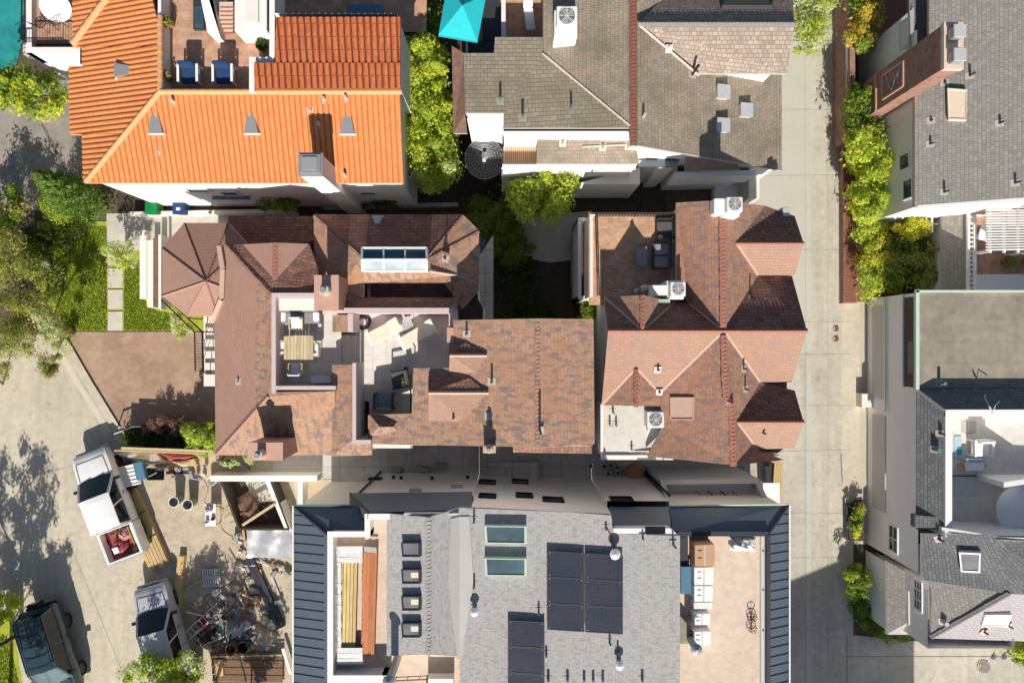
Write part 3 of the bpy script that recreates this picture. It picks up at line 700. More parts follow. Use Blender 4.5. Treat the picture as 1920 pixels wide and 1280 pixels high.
# ================================================================ orange tiled spanish house (north-west)
A = House('spanish_house', 'white stucco house with a bright orange barrel tile roof and a sunken tiled roof terrace', 'house', (450, 250))
A.roof('roof_south', ['tile_orange', 'orange_fascia'], {'sw': (157, 343, 6.0), 'se': (757, 343, 6.0), 're': (750, 170, 7.2), 'rw': (297, 170, 7.2)}, {'S': ['sw', 'se', 're', 'rw']}).name = 'roof'
def onface(h, key, pts): return [h.on(key, *p) for p in pts]
A.F['W'] = (W(157, 343, 6.0), (W(297, 170, 7.2) - W(157, 343, 6.0)).cross(Vector((0, 1, 0))).normalized())
if A.F['W'][1].z < 0: A.F['W'] = (A.F['W'][0], -A.F['W'][1])
mb = MB(); tl = MB()
for pc in ([(157, 343), (155, 252), (230, 252)], [(132, 252), (230, 252), (297, 170), (297, 125), (130, 125)],
           [(155, 125), (297, 125), (297, 88), (155, 88)], [(137, 88), (297, 88), (297, 40), (272, -60), (137, -60)]):
    q = onface(A, 'W', pc); mb.slab({i: p for i, p in enumerate(q)}, [list(range(len(q)))], .16); tile_sheet(tl, [p + Vector((0, 0, .01)) for p in q], .225, 3.0, .055, .0, 6)
mb.build('roof', ['tile_orange', 'orange_fascia'], A.o)
tl.build('roof_tiles', ['tile_orange', 'tile_groove_shade'], A.o, rec=False)
tl = MB(); tile_sheet(tl, onface(A, 'S', [(157, 343), (757, 343), (750, 170), (297, 170)]), .235, 3.0, .06, .0, 5); tl.build('roof_tiles', ['tile_orange', 'tile_groove_shade'], A.o, rec=False)
A.cap('tile_cap', W(160, 340, 6.08), W(299, 170, 7.3), .13); A.cap('tile_cap', W(299, 171, 7.32), W(752, 171, 7.32), .13)
A.cap('tile_cap', A.on('W', 138, 84) + Vector((0, 0, .1)), A.on('W', 206, -8) + Vector((0, 0, .1)), .2)
A.cap('tile_cap', W(299, 168, 7.3), W(299, 30, 7.3), .12)
V = {'a': (520, 33, 8.1), 'b': (751, 33, 8.1), 'c': (751, 166, 7.38), 'd': (478, 166, 7.38)}
A.F['T'] = (W(*V['a']), (W(*V['c']) - W(*V['b'])).cross(Vector((1, 0, 0))).normalized()); A.F['T'] = (A.F['T'][0], A.F['T'][1] * (1 if A.F['T'][1].z > 0 else -1))
mb = MB(); tl = MB()
for pc in ([(520, 33), (751, 33), (751, 118), (517, 118)], [(478, 118), (751, 118), (751, 166), (478, 166)]):
    q = onface(A, 'T', pc); mb.slab({i: p for i, p in enumerate(q)}, [[0, 1, 2, 3]], .12); tile_sheet(tl, [p + Vector((0, 0, .01)) for p in q], .27, .5, .1, .04, 5)
mb.build('roof', ['tile_terracotta', 'tile_terracotta'], A.o); tl.build('roof_tiles', ['tile_terracotta', 'terracotta_groove_shade'], A.o, rec=False)
A.wall('stucco_white', [(172, 337), (748, 337), (748, 77), (452, 77), (452, -60), (150, -60), (150, 120), (172, 130)], 0, 5.95)
A.wall('stucco_white', [(522, 36), (748, 36), (748, 160), (522, 160)], 4, [8.0, 8.0, 7.2, 7.2], zr=7.5)
A.deck('terracotta_floor', [(300, -60), (520, -60), (520, 172), (300, 172)], 6.42, 'terrace_floor')
A.wall('stucco_white', [(296, -60), (302, -60), (302, 166), (296, 166)], 6, 7.22, cap=True)
A.wall('stucco_pink', [(303, 166), (470, 166), (470, 170), (303, 170)], 6, 7.15, cap=True)
A.parapet('white_paint', [(510, -60), (510, 112), (472, 112), (472, 166)], 6.3, 7.55, .22)
A.wall('stucco_white', [(386, -60), (408, -60), (408, 20), (408, 66), (396, 66), (386, 58)], 6.4, [8.6, 8.6, 8.0, 6.9, 6.7, 7.0], cap=True, zr=7.2)
A.wall('stucco_white', [(440, -60), (500, -60), (500, 58), (440, 58)], 6.4, 7.6, cap=True); A.wall('stucco_cream', [(460, -40), (484, -40), (484, 42), (460, 42)], 7.5, 7.75, cap=True)
for i in range(7):
    MB().prism([W(x, y, 6.6 + .16 * i) for x, y in ((411, 60 - i * 8), (437, 60 - i * 8), (437, 52 - i * 8), (411, 52 - i * 8))], 6.42, 6.6 + .16 * i, 0, True, 1).build('stair_step', ['rusty', 'peach_floor'], A.o)
A.wall('dark_metal', [(362, -60), (383, -60), (383, 55), (362, 55)], 6.42, 6.6, cap=True, name='floor_window'); MB().poly([W(x, y, 6.62) for x, y in ((364, 12), (381, 12), (381, 53), (364, 53))]).build('pane', 'blue_glass', A.o)
# lower shaded patio to the north
A.deck('terracotta_floor', [(440, -80), (800, -80), (800, 60), (440, 60)], 3.0, 'patio_floor')
# chimney and vents
ch = MB().prism([W(*p, 8.3) for p in ((561, 290), (604, 290), (604, 329), (561, 329))], 0, 8.2).build('chimney', 'stucco_white', A.o)
c = W(582, 308, 8.35); MB().box((c.x, c.y, 8.28), (1.0, .95, .16)).box((c.x, c.y, 8.40), (.84, .78, .1)).build('chimney_cap', 'galv', ch, bevel=.02)
MB().box((c.x, c.y, 8.475), (.6, .52, .05)).build('flue_cover', 'grey_plastic', ch)
for px, py in ((293, 232), (472, 232), (652, 233)): A.dormer_vent('S', px, py, .58, .78)
A.dormer_vent('W', 234, 133, .6, .72)
for px, py, h in ((327, 192, .35), (609, 188, .3), (650, 186, .35), (599, 234, .3), (648, 330, .3), (582, 208, .1), (300, 285, .08)): A.pipe('S', px, py, h, .07, 'galv_light')
yw = 7.105
for px, py, w, h in ((372, 356, 1.0, .7), (432, 362, .8, .9), (690, 362, .8, .7)): A.window(plane_hit(Vector((0, -0 + yw, 0)), Vector((0, 1, 0)), px, py) - Vector((0, .001, 0)), (1, 0, 0), w, h)
MB().prism([W(398, 362, 2.6), W(468, 362, 2.6), W(468, 374, 2.6), W(398, 374, 2.6)], 2.5, 2.6).build('canopy', 'blue_cover', A.o)
MB().bar(W(394, 398, 0), W(394, 398, 2.5), .16, .16).build('post', 'white_paint', A.o)
# west balcony
A.deck('terracotta_floor', [(52, -60), (140, -60), (140, 92), (52, 92)], 4.4, 'balcony_floor')
A.parapet('stucco_white', [(54, -60), (54, 94), (150, 94)], 3.6, 4.75, .26); A.wall('stucco_white', [(58, 100), (150, 100), (150, 104), (58, 104)], 0, 4.4, zr=4.4)
A.rail('black_metal', [W(60, 86, 4.4), W(140, 86, 4.4)], .8); A.rail('black_metal', [W(58, -50, 4.4), W(58, 84, 4.4)], .6)
MB().bar(W(46, 92, 3.2), W(128, 140, .8), .5, .2).build('stair_wall', 'white_paint', A.o)
tb = thing('round_table', 'round white table on the small balcony above the turquoise pool', 'table', W(104, 14, 4.4))
MB().cyl(W(104, 14, 5.1), W(104, 14, 5.14), .62, .62, 28).build('tabletop', 'white_paint', tb); MB().cyl(W(104, 14, 4.4), W(104, 14, 5.1), .05, .05).cyl(W(104, 14, 4.41), W(104, 14, 4.45), .3, .3).build('leg', 'black_metal', tb)
def wire_chair(label, at, rz, group):
    t = thing('wire_chair', label, 'chair', (0, 0, 0), group); mb = MB()
    for i in range(7): mb.tube([(-.2 + i * .066, -.2, .43), (-.2 + i * .066, .2, .43)], .011, 5)
    mb.ring((0, 0, .43), .25, .015, 16, 5); mb.build('seat', 'black_metal', t)
    mb = MB()
    for i in range(6): mb.tube([(-.2 + i * .08, .22, .43), (-.22 + i * .088, .3, .85)], .011, 5)
    mb.tube([(-.24, .3, .85), (0, .33, .92), (.24, .3, .85)], .014, 5); mb.build('backrest', 'black_metal', t)
    for sx in (-1, 1):
        for sy in (-1, 1): MB().tube([(sx * .2, sy * .18, .43), (sx * .24, sy * .24, 0)], .014, 5).build('leg', 'black_metal', t)
    return place(t, at, rz)
wire_chair('black wire chair south-west of the round white balcony table', W(88, 50, 4.4), 2.7, 'balcony chairs'); wire_chair('black wire chair south-east of the round white balcony table', W(116, 46, 4.4), 3.5, 'balcony chairs')
def armchair(label, at, rz, cloth='blue_cloth', frame='white_paint', group=None):
    t = thing('armchair', label, 'armchair', (0, 0, 0), group)
    for s_ in (-1, 1):
        MB().bar((s_ * .4, -.35, .6), (s_ * .4, .4, .62), .1, .05).bar((s_ * .4, -.33, 0), (s_ * .4, -.33, .6), .06, .06).bar((s_ * .4, .36, 0), (s_ * .4, .36, .6), .06, .06).build('armrest', frame, t)
    MB().box((0, 0, .38), (.68, .72, .16)).build('seat_cushion', cloth, t, bevel=.04); MB().box((0, .36, .66), (.68, .16, .5)).build('back_cushion', cloth, t, bevel=.04)
    MB().box((0, .02, .26), (.74, .72, .07)).build('seat_frame', frame, t)
    return place(t, at, rz)
armchair('white armchair with navy cushions in the terrace shade, nearer the west wall', W(364, 148, 6.42), 0, group='terrace armchairs'); armchair('white armchair with navy cushions in the terrace shade, nearer the terracotta roof', W(428, 148, 6.42), 0, group='terrace armchairs')
def pot_plant(name, label, at, r, h, pot, mat, n=240, size=.16, group=None):
    t = thing(name, label, 'potted plant', at, group); MB().lathe(at, [(.0, 0), (r * .65, 0), (r, h), (r * .86, h), (r * .82, h * .85), (0, h * .85)], 16).build('pot', pot, t)
    leaf_mesh('foliage', mat, t, at, [((at[0] + R.uniform(-.1, .1), at[1] + R.uniform(-.1, .1), at[2] + h + .18), r * 1.15)] * 2, n / 2, size); return t
pot_plant('potted_plant', 'bushy yellowish plant in a pot at the north-west corner of the tiled roof terrace', W(322, 48, 6.42), .22, .3, 'clay', 'leaf_olive')
pot_plant('potted_plant', 'dark potted plant on the red tray beside the white terrace wall', W(494, 92, 6.42), .2, .3, 'clay', 'leaf_dark')
pot_plant('potted_plant', 'wispy potted plant in the dark corner of the roof terrace', W(318, 150, 6.42), .2, .3, 'clay', 'leaf_olive', 120)
tp = thing('patio_table', 'blue grey table in the shaded patio north of the terracotta roof', 'table', W(684, 18, 3.0))
MB().box((*W(684, 24, 3.7).xy, 3.72), (1.7, .7, .05)).build('tabletop', 'blue_cover', tp)
for sx in (-1, 1):
    for sy in (-1, 1): c = W(684, 24, 3.7); MB().bar((c.x + sx * .75, c.y + sy * .28, 3), (c.x + sx * .75, c.y + sy * .28, 3.7), .06, .06).build('leg', 'dark_metal', tp)
# wheelie bins
def bin_(label, at, mat, rz=0):
    t = thing('wheelie_bin', label, 'bin', (0, 0, 0), 'wheelie bins by the white house')
    lo, hi = [(-.22, -.25), (.22, -.25), (.22, .25), (-.22, .25)], [(-.29, -.33), (.29, -.33), (.29, .33), (-.29, .33)]
    MB().add([(x, y, .05) for x, y in lo] + [(x, y, .95) for x, y in hi], [(0, 1, 5, 4), (1, 2, 6, 5), (2, 3, 7, 6), (3, 0, 4, 7), (0, 3, 2, 1)]).build('body', mat, t, bevel=.03)
    l = MB().box((0, 0, 1.0), (.62, .7, .06)).build('lid', mat, t, bevel=.025); MB().bar((-.25, .38, .98), (.25, .38, .98), .04, .04).build('handle', mat, l)
    MB().box((0, -.08, 1.035), (.2, .14, .012)).build('label_plate', 'white_paint' if 'blue' in mat else mat, l)
    for s_ in (-1, 1): MB().cyl((s_ * .24, .27, .1), (s_ * .3, .27, .1), .1, .1, 14).build('wheel', 'tyre', t)
    return place(t, at, rz)
bin_('green wheelie bin with its lid shut below the white house wall', W(302, 396, 0), 'bin_green'); bin_('navy blue wheelie bin with a white mark on its lid', W(352, 396, 0), 'bin_blue')

# ================================================================ old grey shake house (north, centre)
D = House('shake_house', 'weathered house with brown grey wooden shake roofs and white walls', 'house', (1200, 150))
D.F['N'] = (W(945, 240, 7.4), Vector((0, .236, 1)).normalized())
n = lambda x, y: (x, y, D.on('N', x, y).z)
Vd = {'a': n(870, 100), 'b': n(926, 100), 'c': n(928, 70), 'd': n(1018, 70), 'e': n(1018, 100), 'f': (1187, 240, 7.48), 'g': n(945, 240), 'h': n(945, 212), 'i': n(872, 212)}
D.roof('roof', ['shake_tan', 'grey_fascia'], Vd, {'N2': ['a', 'b', 'c', 'd', 'e', 'f', 'g', 'h', 'i']}, .14)
Vm = {'e': Vd['e'], 'd': (1018, -60, Vd['e'][2]), 'r0': (1187, -60, 7.5), 'f': (1187, 240, 7.5), 'g': (1190, 272, 7.5), 's': (1466, 320, 4.4), 't': (1466, -60, 4.4)}
D.roof('roof', ['shake_grey', 'grey_fascia'], Vm, {'WM': ['d', 'r0', 'f', 'e'], 'E': ['r0', 't', 's', 'g', 'f']}, .14)
Vw = {'a': (1197, 43, 7.75), 'b': (1490, 43, 7.75), 'c': (1476, 138, 6.75), 'd': (1308, 138, 6.4), 'e': (1482, -60, 5.7), 'f': (1300, -60, 5.7)}
D.roof('roof', ['shake_pink', 'grey_fascia'], Vw, {'WS': ['a', 'b', 'c', 'd'], 'WN': ['a', 'b', 'e', 'f']}, .14)
Vs = {'a': (847, 86, 6.0), 'b': (870, 100, 6.56), 'c': (872, 212, 7.3), 'd': (876, 250, 7.3), 'e': (850, 250, 6.65)}
D.roof('roof', ['comp_rust', 'grey_fascia'], Vs, {'WW': ['a', 'b', 'c', 'd', 'e']}, .12)
D.ridge('rusty', [(1187, -60, 7.53), (1188, 272, 7.53)], .17); D.ridge('flashing', [(1018, 100, 6.62), (1185, 238, 7.5)], .07)
D.ridge('flashing', [(1198, 45, 7.76), (1310, 140, 6.6)], .06); D.ridge('cap_grey', [(1197, 43, 7.78), (1490, 43, 7.78)], .12)
D.wall('stucco_white', [(874, 214), (944, 214), (944, 246), (1188, 246), (1188, 262), (1462, 310), (1462, -60), (874, -60)], 0, [7.1, 7.1, 7.2, 7.4, 7.4, 4.3, 4.3, 6.0], zr=None)
D.wall('stucco_white', [(1330, 60), (1466, 60), (1456, 128), (1340, 128)], 3, 6.4)
Vl = {'a': (1008, 250, 6.2), 'b': (1192, 249, 6.2), 'c': (1197, 306, 5.55), 'd': (1006, 306, 5.55)}
D.roof('roof', ['shake_grey', 'grey_fascia'], Vl, {'L': ['a', 'b', 'c', 'd']}, .12); D.ridge('flashing', [(1092, 275, 5.96), (1190, 270, 6.0)], .05)
D.wall('stucco_white', [(942, 308), (1195, 308), (1195, 240), (942, 240)], 0, 5.4, zr=5.4)
for i in range(16):
    c = W(948 + i * 3.7, 290, 4.9); MB().box((c.x, c.y, 4.9), (.06, .72, .04)).build('slat', 'slat_wood', D.o)
D.wall('stucco_white', [(944, 276), (1006, 276), (1006, 306), (944, 306)], 0, 4.86, zr=4.8, cap=True)
mb = MB()
for i in range(30): c = W(946 + i * 8.4, 316, 4.7); mb.bar((c.x, c.y - .05, 4.7), (c.x, c.y + .3, 4.7), .09, .09)
mb.bar(W(940, 316, 4.8), W(1190, 316, 4.8), .06, .1); mb.build('trellis', 'white_paint', D.o)
D.wall('stucco_white', [(940, 330), (1080, 330), (1080, 322), (940, 322)], 0, 3.4, zr=3.4, cap=True)
# skylit bay and dark lean-to by the alley
D.wall('seam_metal', [(1196, 312), (1204, 300), (1242, 285), (1286, 285), (1266, 313)], 4.5, 4.66, zr=4.6, cap=True, name='roof')
for px in (1222, 1258): c = W(px, 297, 4.7); MB().box((c.x, c.y, 4.7), (.52, .14, .06)).build('skylight', 'dark_glass', D.o)
D.wall('stucco_white', [(1240, 288), (1284, 288), (1266, 310), (1240, 310)], 0, 4.5, zr=4.5)
Vq = {'a': (1286, 284, 5.5), 'b': (1372, 284, 5.5), 'c': (1388, 317, 4.1), 'd': (1284, 322, 4.1)}
D.roof('roof', ['shake_grey', 'grey_fascia'], Vq, {'Q': ['a', 'b', 'c', 'd']}, .12)
D.wall('stucco_grey', [(1266, 322), (1416, 319), (1416, 328), (1266, 334)], 2.4, 3.9, zr=3.9, cap=True); D.wall('stucco_white', [(1270, 324), (1405, 322), (1405, 300), (1270, 300)], 0, 3.7, zr=3.7)
D.wall('stucco_cream', [(1404, 322), (1424, 322), (1424, 372), (1404, 372)], 0, 2.2, zr=2.2, cap=True, name='garden_wall'); D.wall('stucco_grey', [(1340, 326), (1404, 326), (1404, 372), (1340, 372)], 0, .6, zr=.6, cap=True, name='planter')
D.wall('stucco_white', [(1080, 345), (1200, 313), (1200, 345)], 0, 3.2, zr=3.2, cap=True)
mb = MB(); 
for i in range(6): c = W(1340 + i * 19, 10, 7); 
D.skylight('WN', [(1350, -20), (1446, -20), (1446, 18), (1352, 18)], .2, 'dark_metal', 'dark_glass', .1, 'roof_window')
D.pipe('E', 1298, 140, 1.0, .06, 'black_metal'); D.pipe('E', 1206, 220, .4, .06, 'galv_light'); D.pipe('WS', 1254, 92, .12, .07, 'white_metal')
for px, py in ((938, 190), (980, 222), (1071, 205)): D.pipe('N2', px, py, .4, .055, 'green_metal')
for px, py in ((1055, 268), (1130, 276), (1178, 274)): D.pipe('L', px, py, .18, .06, 'galv')
for px, py in ((1352, 176), (1395, 210), (1352, 238)):
    p = D.on('E', px, py); nn = D.F['E'][1]; M = Matrix.Translation(p + Vector((0, 0, .14))) @ Matrix.Rotation(rad(14), 4, 'Y')
    o = MB().box((0, 0, 0), (.56, .56, .26), 0, 0, M).build('roof_vent', 'galv_light', D.o, bevel=.02); MB().box((0, 0, .14), (.62, .62, .04), 0, 0, M).build('hood', 'galv_light', o, base=BASE[D.o.name])
# shaded deck beside the parasol
D.deck('terracotta_floor', [(868, -60), (1020, -60), (1020, 104), (868, 104)], 4.8, 'deck_floor'); D.wall('dark_metal', [(866, 78), (930, 78), (930, 104), (866, 104)], 4.5, 5.3, zr=5.3, cap=True, name='sunken_roof')
D.wall('stucco_white', [(940, -60), (948, -60), (948, 70), (940, 70)], 4.8, 5.7, zr=5.7, cap=True); D.wall('dark_metal', [(905, -60), (938, -60), (938, 76), (905, 76)], 4.8, 5.0, zr=5.0, cap=True, name='sunken_roof')
t = thing('lounge_chair', 'narrow white lounge chair standing on the shaded red deck', 'lounge chair', W(992, 40, 4.8)); c = W(992, 40, 4.8)
Mx = Matrix.Translation(c) @ Matrix.Rotation(rad(8), 4, 'Z')
MB().box((0, -.1, .38), (.42, 1.0, .1), 0, 0, Mx).build('seat', 'white_cloth', t, bevel=.03); MB().box((0, .55, .62), (.42, .3, .5), 0, 0, Mx).build('backrest', 'white_cloth', t, bevel=.03)
for sx in (-1, 1):
    for sy in (-1, 1): MB().bar(Mx @ Vector((sx * .17, sy * .45, 0)), Mx @ Vector((sx * .17, sy * .45, .35)), .04, .04).build('leg', 'white_metal', t)
def condenser(label, at, rz=0, w=.85, h=.8, body='white_metal', fan='dark_metal', group='rooftop air conditioners', curb=None):
    t = thing('air_conditioner', label, 'air conditioner', (0, 0, 0), group)
    MB().box((0, 0, h / 2), (w, w, h)).build('housing', body, t, bevel=.03)
    mb = MB(); r = w * .40
    mb.cyl((0, 0, h - .01), (0, 0, h + .012), r, r, 28); g = mb.build('fan_well', fan, t)
    mb = MB(); 
    for i in range(5):
        a = i * 1.2566; mb.add([(math.cos(a) * .06, math.sin(a) * .06, h + .018), (math.cos(a + .25) * r * .9, math.sin(a + .25) * r * .9, h + .03), (math.cos(a + .75) * r * .9, math.sin(a + .75) * r * .9, h + .018)], [(0, 1, 2)])
    mb.cyl((0, 0, h + .01), (0, 0, h + .05), r * .28, r * .28, 14); mb.build('fan', 'galv', t)
    mb = MB()
    for i in range(1, 6): mb.ring((0, 0, h + .045), r * i / 5.2, .007, 26, 4)
    for i in range(8): a = i * .785; mb.bar((0, 0, h + .05), (math.cos(a) * r, math.sin(a) * r, h + .05), .012, .012)
    mb.build('fan_guard', body, t)
    if curb: MB().box((0, 0, -curb / 2), (w * 1.15, w * 1.3, curb)).build('plinth', body, t, bevel=.02)
    return place(t, at, rz)
p = W(1061, 42, 7.9); condenser('white air conditioner on a tall white plinth beside the brown shake valley', (p.x, p.y, 7.85), 0, .82, .6, curb=1.2)
# teal parasol
u = thing('parasol', 'open square turquoise parasol at the edge of the shaded deck', 'parasol', W(868, 20, 4.8)); pk = W(867, 10, 7.6)
rim = [W(822, 66, 7.05), W(895, 78, 7.05), W(912, -10, 7.05), W(838, -24, 7.05)]
for i in range(4): MB().slab({0: pk, 1: rim[i], 2: rim[(i + 1) % 4]}, [[0, 1, 2]], .02).build('canopy_panel', 'teal_cloth', u)
mb = MB()
for i in range(4):
    a, b = rim[i], rim[(i + 1) % 4]; mb.add([a, b, b - Vector((0, 0, .16)), a - Vector((0, 0, .16))], [(0, 1, 2, 3)])
mb.build('valance', 'teal_dark', u); MB().cyl((pk.x, pk.y, 4.8), (pk.x, pk.y, 7.62), .03, .03).build('pole', 'white_metal', u); MB().sphere((pk.x, pk.y, 7.65), .05).build('finial', 'dark_metal', u); MB().cyl((pk.x, pk.y, 4.8), (pk.x, pk.y, 4.9), .35, .35, 20).build('base', 'dark_metal', u)
# mesh satellite dish
t = thing('satellite_dish', 'large grey mesh satellite dish behind the white wall and slatted bench', 'satellite dish', W(910, 340, 0)); c = W(909, 297, 2.6)
tilt = Matrix.Rotation(rad(22), 3, 'X'); mb = MB(); Rr = .95
for k in range(1, 8):
    r = Rr * k / 7; mb.ring(c + tilt @ Vector((0, 0, .28 * (k / 7) ** 2)), r, .016 if k == 7 else .009, 30, 4, tilt=tilt)
for i in range(24):
    a = i * math.pi / 12; mb.tube([c + tilt @ Vector((math.cos(a) * Rr * q, math.sin(a) * Rr * q, .28 * q * q)) for q in (.05, .35, .7, 1)], .009, 4)
mb.build('mesh_bowl', 'galv', t)
m2 = MB(); m2.loft([[c + tilt @ Vector((math.cos(a * .2618) * Rr * q, math.sin(a * .2618) * Rr * q, .28 * q * q - .015)) for a in range(24)] for q in (.02, .35, .7, .98)], cap=False); m2.build('bowl', 'dark_metal', t)
fd = c + tilt @ Vector((0, 0, .75)); mb = MB()
for a in (.3, 2.4, 4.5): mb.tube([c + tilt @ Vector((math.cos(a) * Rr, math.sin(a) * Rr, .28)), fd], .014, 5)
mb.build('feed_arm', 'dark_metal', t); MB().cyl(fd, fd - tilt @ Vector((0, 0, .14)), .09, .09).build('feed_horn', 'galv', t); MB().cyl(W(910, 340, 0), c, .06, .05).build('mast', 'galv', t)
# ================================================================ long red shingled house with turret (west centre)
B = House('turret_house', 'rambling house with plum and peach shingle roofs, an octagonal turret and two roof terraces', 'house', (640, 640))
oct_ = [(304, 465), (345, 418), (428, 418), (462, 455), (462, 555), (408, 592), (350, 592), (304, 555)]
V = {i: (x, y, 5.5) for i, (x, y) in enumerate(oct_)}; V['t'] = (386, 527, 6.4)
B.roof('turret_roof', ['comp_plum', 'pink_fascia'], V, {'T%d' % i: [i, (i + 1) % 8, 't'] for i in range(8)}, .14)
for i in range(8): B.ridge('comp_brown_shade' if i in (0, 1, 2, 3) else 'comp_plum', [(*oct_[i], 5.52), (386, 527, 6.42)], .06)
B.wall('stucco_pink', [(312, 468), (348, 425), (424, 425), (440, 460), (440, 550), (404, 585), (354, 585), (312, 550)], 0, 5.4, zr=5.4)
V = {'a': (402, 600, 5.75), 'b': (404, 853, 5.75), 'c': (500, 744, 7.2), 'd': (512, 735, 7.2), 'e': (512, 551, 7.2), 'f': (425, 458, 6.35), 'g': (413, 462, 6.35), 'h': (420, 505, 6.4), 'i': (418, 560, 6.3), 'k1': (480, 517, 6.89), 'k2': (478, 769, 6.87)}
B.roof('roof_west', ['comp_plum', 'pink_fascia'], V, {'W': ['a', 'b', 'k2', 'k1', 'f', 'g', 'h', 'i']}, .2).name = 'roof'
B.roof('roof', ['comp_peach', 'pink_fascia'], V, {'W2': ['k1', 'k2', 'c', 'd', 'e']}, .2)
mb = MB()
for a, b in ((('g', 'h')), ('h', 'i'), ('i', 'a')): mb.bar(W(*V[a]), W(*V[b]), .2, .34)
mb.build('flared_edge', 'cap_pink', B.o)
VN = {'e': V['e'], 'f': V['f'], 'n1': (455, 458, 6.3), 'ap': (515, 525, 6.98), 'm': (515, 551, 7.2), 'n2': (578, 457, 6.3), 'n3': (594, 500, 6.6), 'n4': (600, 551, 7.2), 'top': (515, 455, 6.98)}
B.roof('roof', ['comp_brown_shade', 'pink_fascia'], VN, {'NA': ['f', 'n1', 'ap', 'm', 'e'], 'NB': ['ap', 'n2', 'n3', 'n4', 'm']}, .2)
VG = {k: (*q[:2], q[2] + .03) for k, q in VN.items()}
B.roof('roof', ['comp_plum', 'pink_fascia'], VG, {'GA': ['n1', 'top', 'ap'], 'GB': ['top', 'n2', 'ap']}, .18)
B.ridge('cap_rust', [(515, 455, 7.02), (515, 522, 7.02)], .11)
B.ridge('comp_brown_shade', [(425, 459, 6.38), (511, 552, 7.23)], .12); B.ridge('comp_plum', [(405, 851, 5.79), (501, 744, 7.24)], .11)
VS = {'b': V['b'], 'c': V['c'], 'd': (512, 735, 7.2), 's1': (628, 733, 7.2), 's2': (626, 853, 5.85)}
B.roof('roof', ['comp_peach', 'pink_fascia'], VS, {'S': ['b', 'c', 'd', 's1', 's2']}, .2)
B.wall('stucco_white', [(411, 604), (411, 846), (700, 846), (700, 836), (1105, 828), (1105, 606), (905, 606), (905, 575), (895, 560), (890, 436), (864, 408), (596, 408), (596, 446), (434, 464), (424, 500), (420, 590)], 0, [5.5] * 4 + [7.0] * 2 + [5.2] * 10, zr=5.8)
B.deck('comp_brown_shade', [(428, 405), (596, 405), (596, 470), (428, 470)], 4.6, 'lower_roof'); B.wall('stucco_pink', [(430, 410), (594, 410), (594, 414), (430, 414)], 0, 4.5, zr=4.5)
# dining terrace
B.deck('white_floor', [(505, 545), (640, 545), (640, 740), (505, 740)], 6.12, 'terrace_floor'); 
B.parapet('parapet_lilac', [(513, 733), (513, 553), (592, 553)], 6.0, 7.27, .18); B.parapet('parapet_lilac', [(513, 727), (626, 727)], 6.0, 7.25, .16)
B.wall('stucco_cream', [(516, 559), (592, 559), (592, 582), (516, 582)], 6.1, 6.85, zr=6.85, cap=True, name='built_in_bench')
B.wall('comp_peach', [(623, 590), (652, 590), (652, 622), (623, 622)], 6.0, 6.95, zr=6.95, cap=True, name='tiled_pier'); B.wall('parapet_lilac', [(652, 588), (662, 588), (662, 622), (652, 622)], 5.6, 6.98, zr=6.98, cap=True)
# pale stone terrace
B.deck('deck_stone', [(600, 560), (858, 560), (858, 790), (774, 790), (774, 840), (692, 840), (692, 752), (600, 752)], 5.6, 'terrace_floor')
for i in range(3):
    c0 = 632 + i * 11; MB().prism([W(x, y, 6.0 - .13 * i) for x, y in ((c0, 628), (c0 + 12, 628), (c0 + 12, 684), (c0, 684))], 5.6, 6.0 - .13 * i).build('terrace_step', 'deck_stone', B.o)
V = {'a': (622, 684, 6.85), 'b': (660, 684, 7.15), 'c': (660, 826, 7.15), 'd': (696, 826, 7.1), 'e': (697, 853, 6.85), 'f': (622, 855, 6.8)}
B.roof('roof', ['comp_peach', 'pink_fascia'], V, {'ST': ['a', 'b', 'c', 'd', 'e', 'f']}, .25)
B.parapet('parapet_lilac', [(664, 684), (664, 828), (692, 828)], 5, 7.18, .16); B.wall('stucco_white', [(626, 690), (658, 690), (658, 845), (626, 845)], 4, 6.7, zr=6.9)
V = {'a': (640, 558, 6.45), 'b': (858, 558, 6.45), 'c': (842, 577, 6.92), 'd': (640, 577, 6.92), 'e': (610, 540, 6.5)}
B.roof('roof', ['comp_brown_shade', 'pink_fascia'], V, {'NP': ['a', 'b', 'c', 'd']}, .15); B.roof('roof', ['comp_brown_shade', 'pink_fascia'], {'a': (598, 520, 6.5), 'b': (690, 562, 6.45), 'c': (645, 577, 6.9), 'd': (598, 551, 7.18)}, {'NQ': ['a', 'b', 'c', 'd']}, .15)
B.parapet('parapet_lilac', [(636, 582), (842, 582)], 5.5, 7.0, .22); B.parapet('parapet_lilac', [(848, 588), (848, 645)], 5.0, 6.6, .3)
# hipped tower with ridge skylight
E = .0
V = {'nw': (588, 402, 5.8), 'n1': (868, 402, 5.8), 'n2': (898, 432, 5.8), 'e1': (898, 545, 5.4), 'se': (866, 580, 5.4), 's2': (834, 531, 6.2), 's3': (857, 516, 6.2), 's1': (683, 531, 6.2),
     't1': (678, 480, 6.55), 't2': (803, 480, 6.55), 't3': (803, 508, 6.62), 't4': (681, 508, 6.62), 'w1': (682, 562, 6.45), 'w2': (640, 538, 6.3), 'w3': (590, 505, 5.9)}
B.roof('tower_roof', ['comp_brown_shade', 'pink_fascia'], V, {'TN': ['nw', 'n1', 't2', 't1']}, .16)
B.roof('tower_roof', ['comp_peach', 'pink_fascia'], V, {'TW': ['nw', 't1', 't4', 's1', 'w1', 'w2', 'w3'], 'TNE': ['n1', 'n2', 't2'], 'TE': ['n2', 'e1', 's3', 't3', 't2'], 'TS': ['t4', 't3', 's3', 's2', 's1'], 'TSE': ['e1', 'se', 's2', 's3']}, .16)
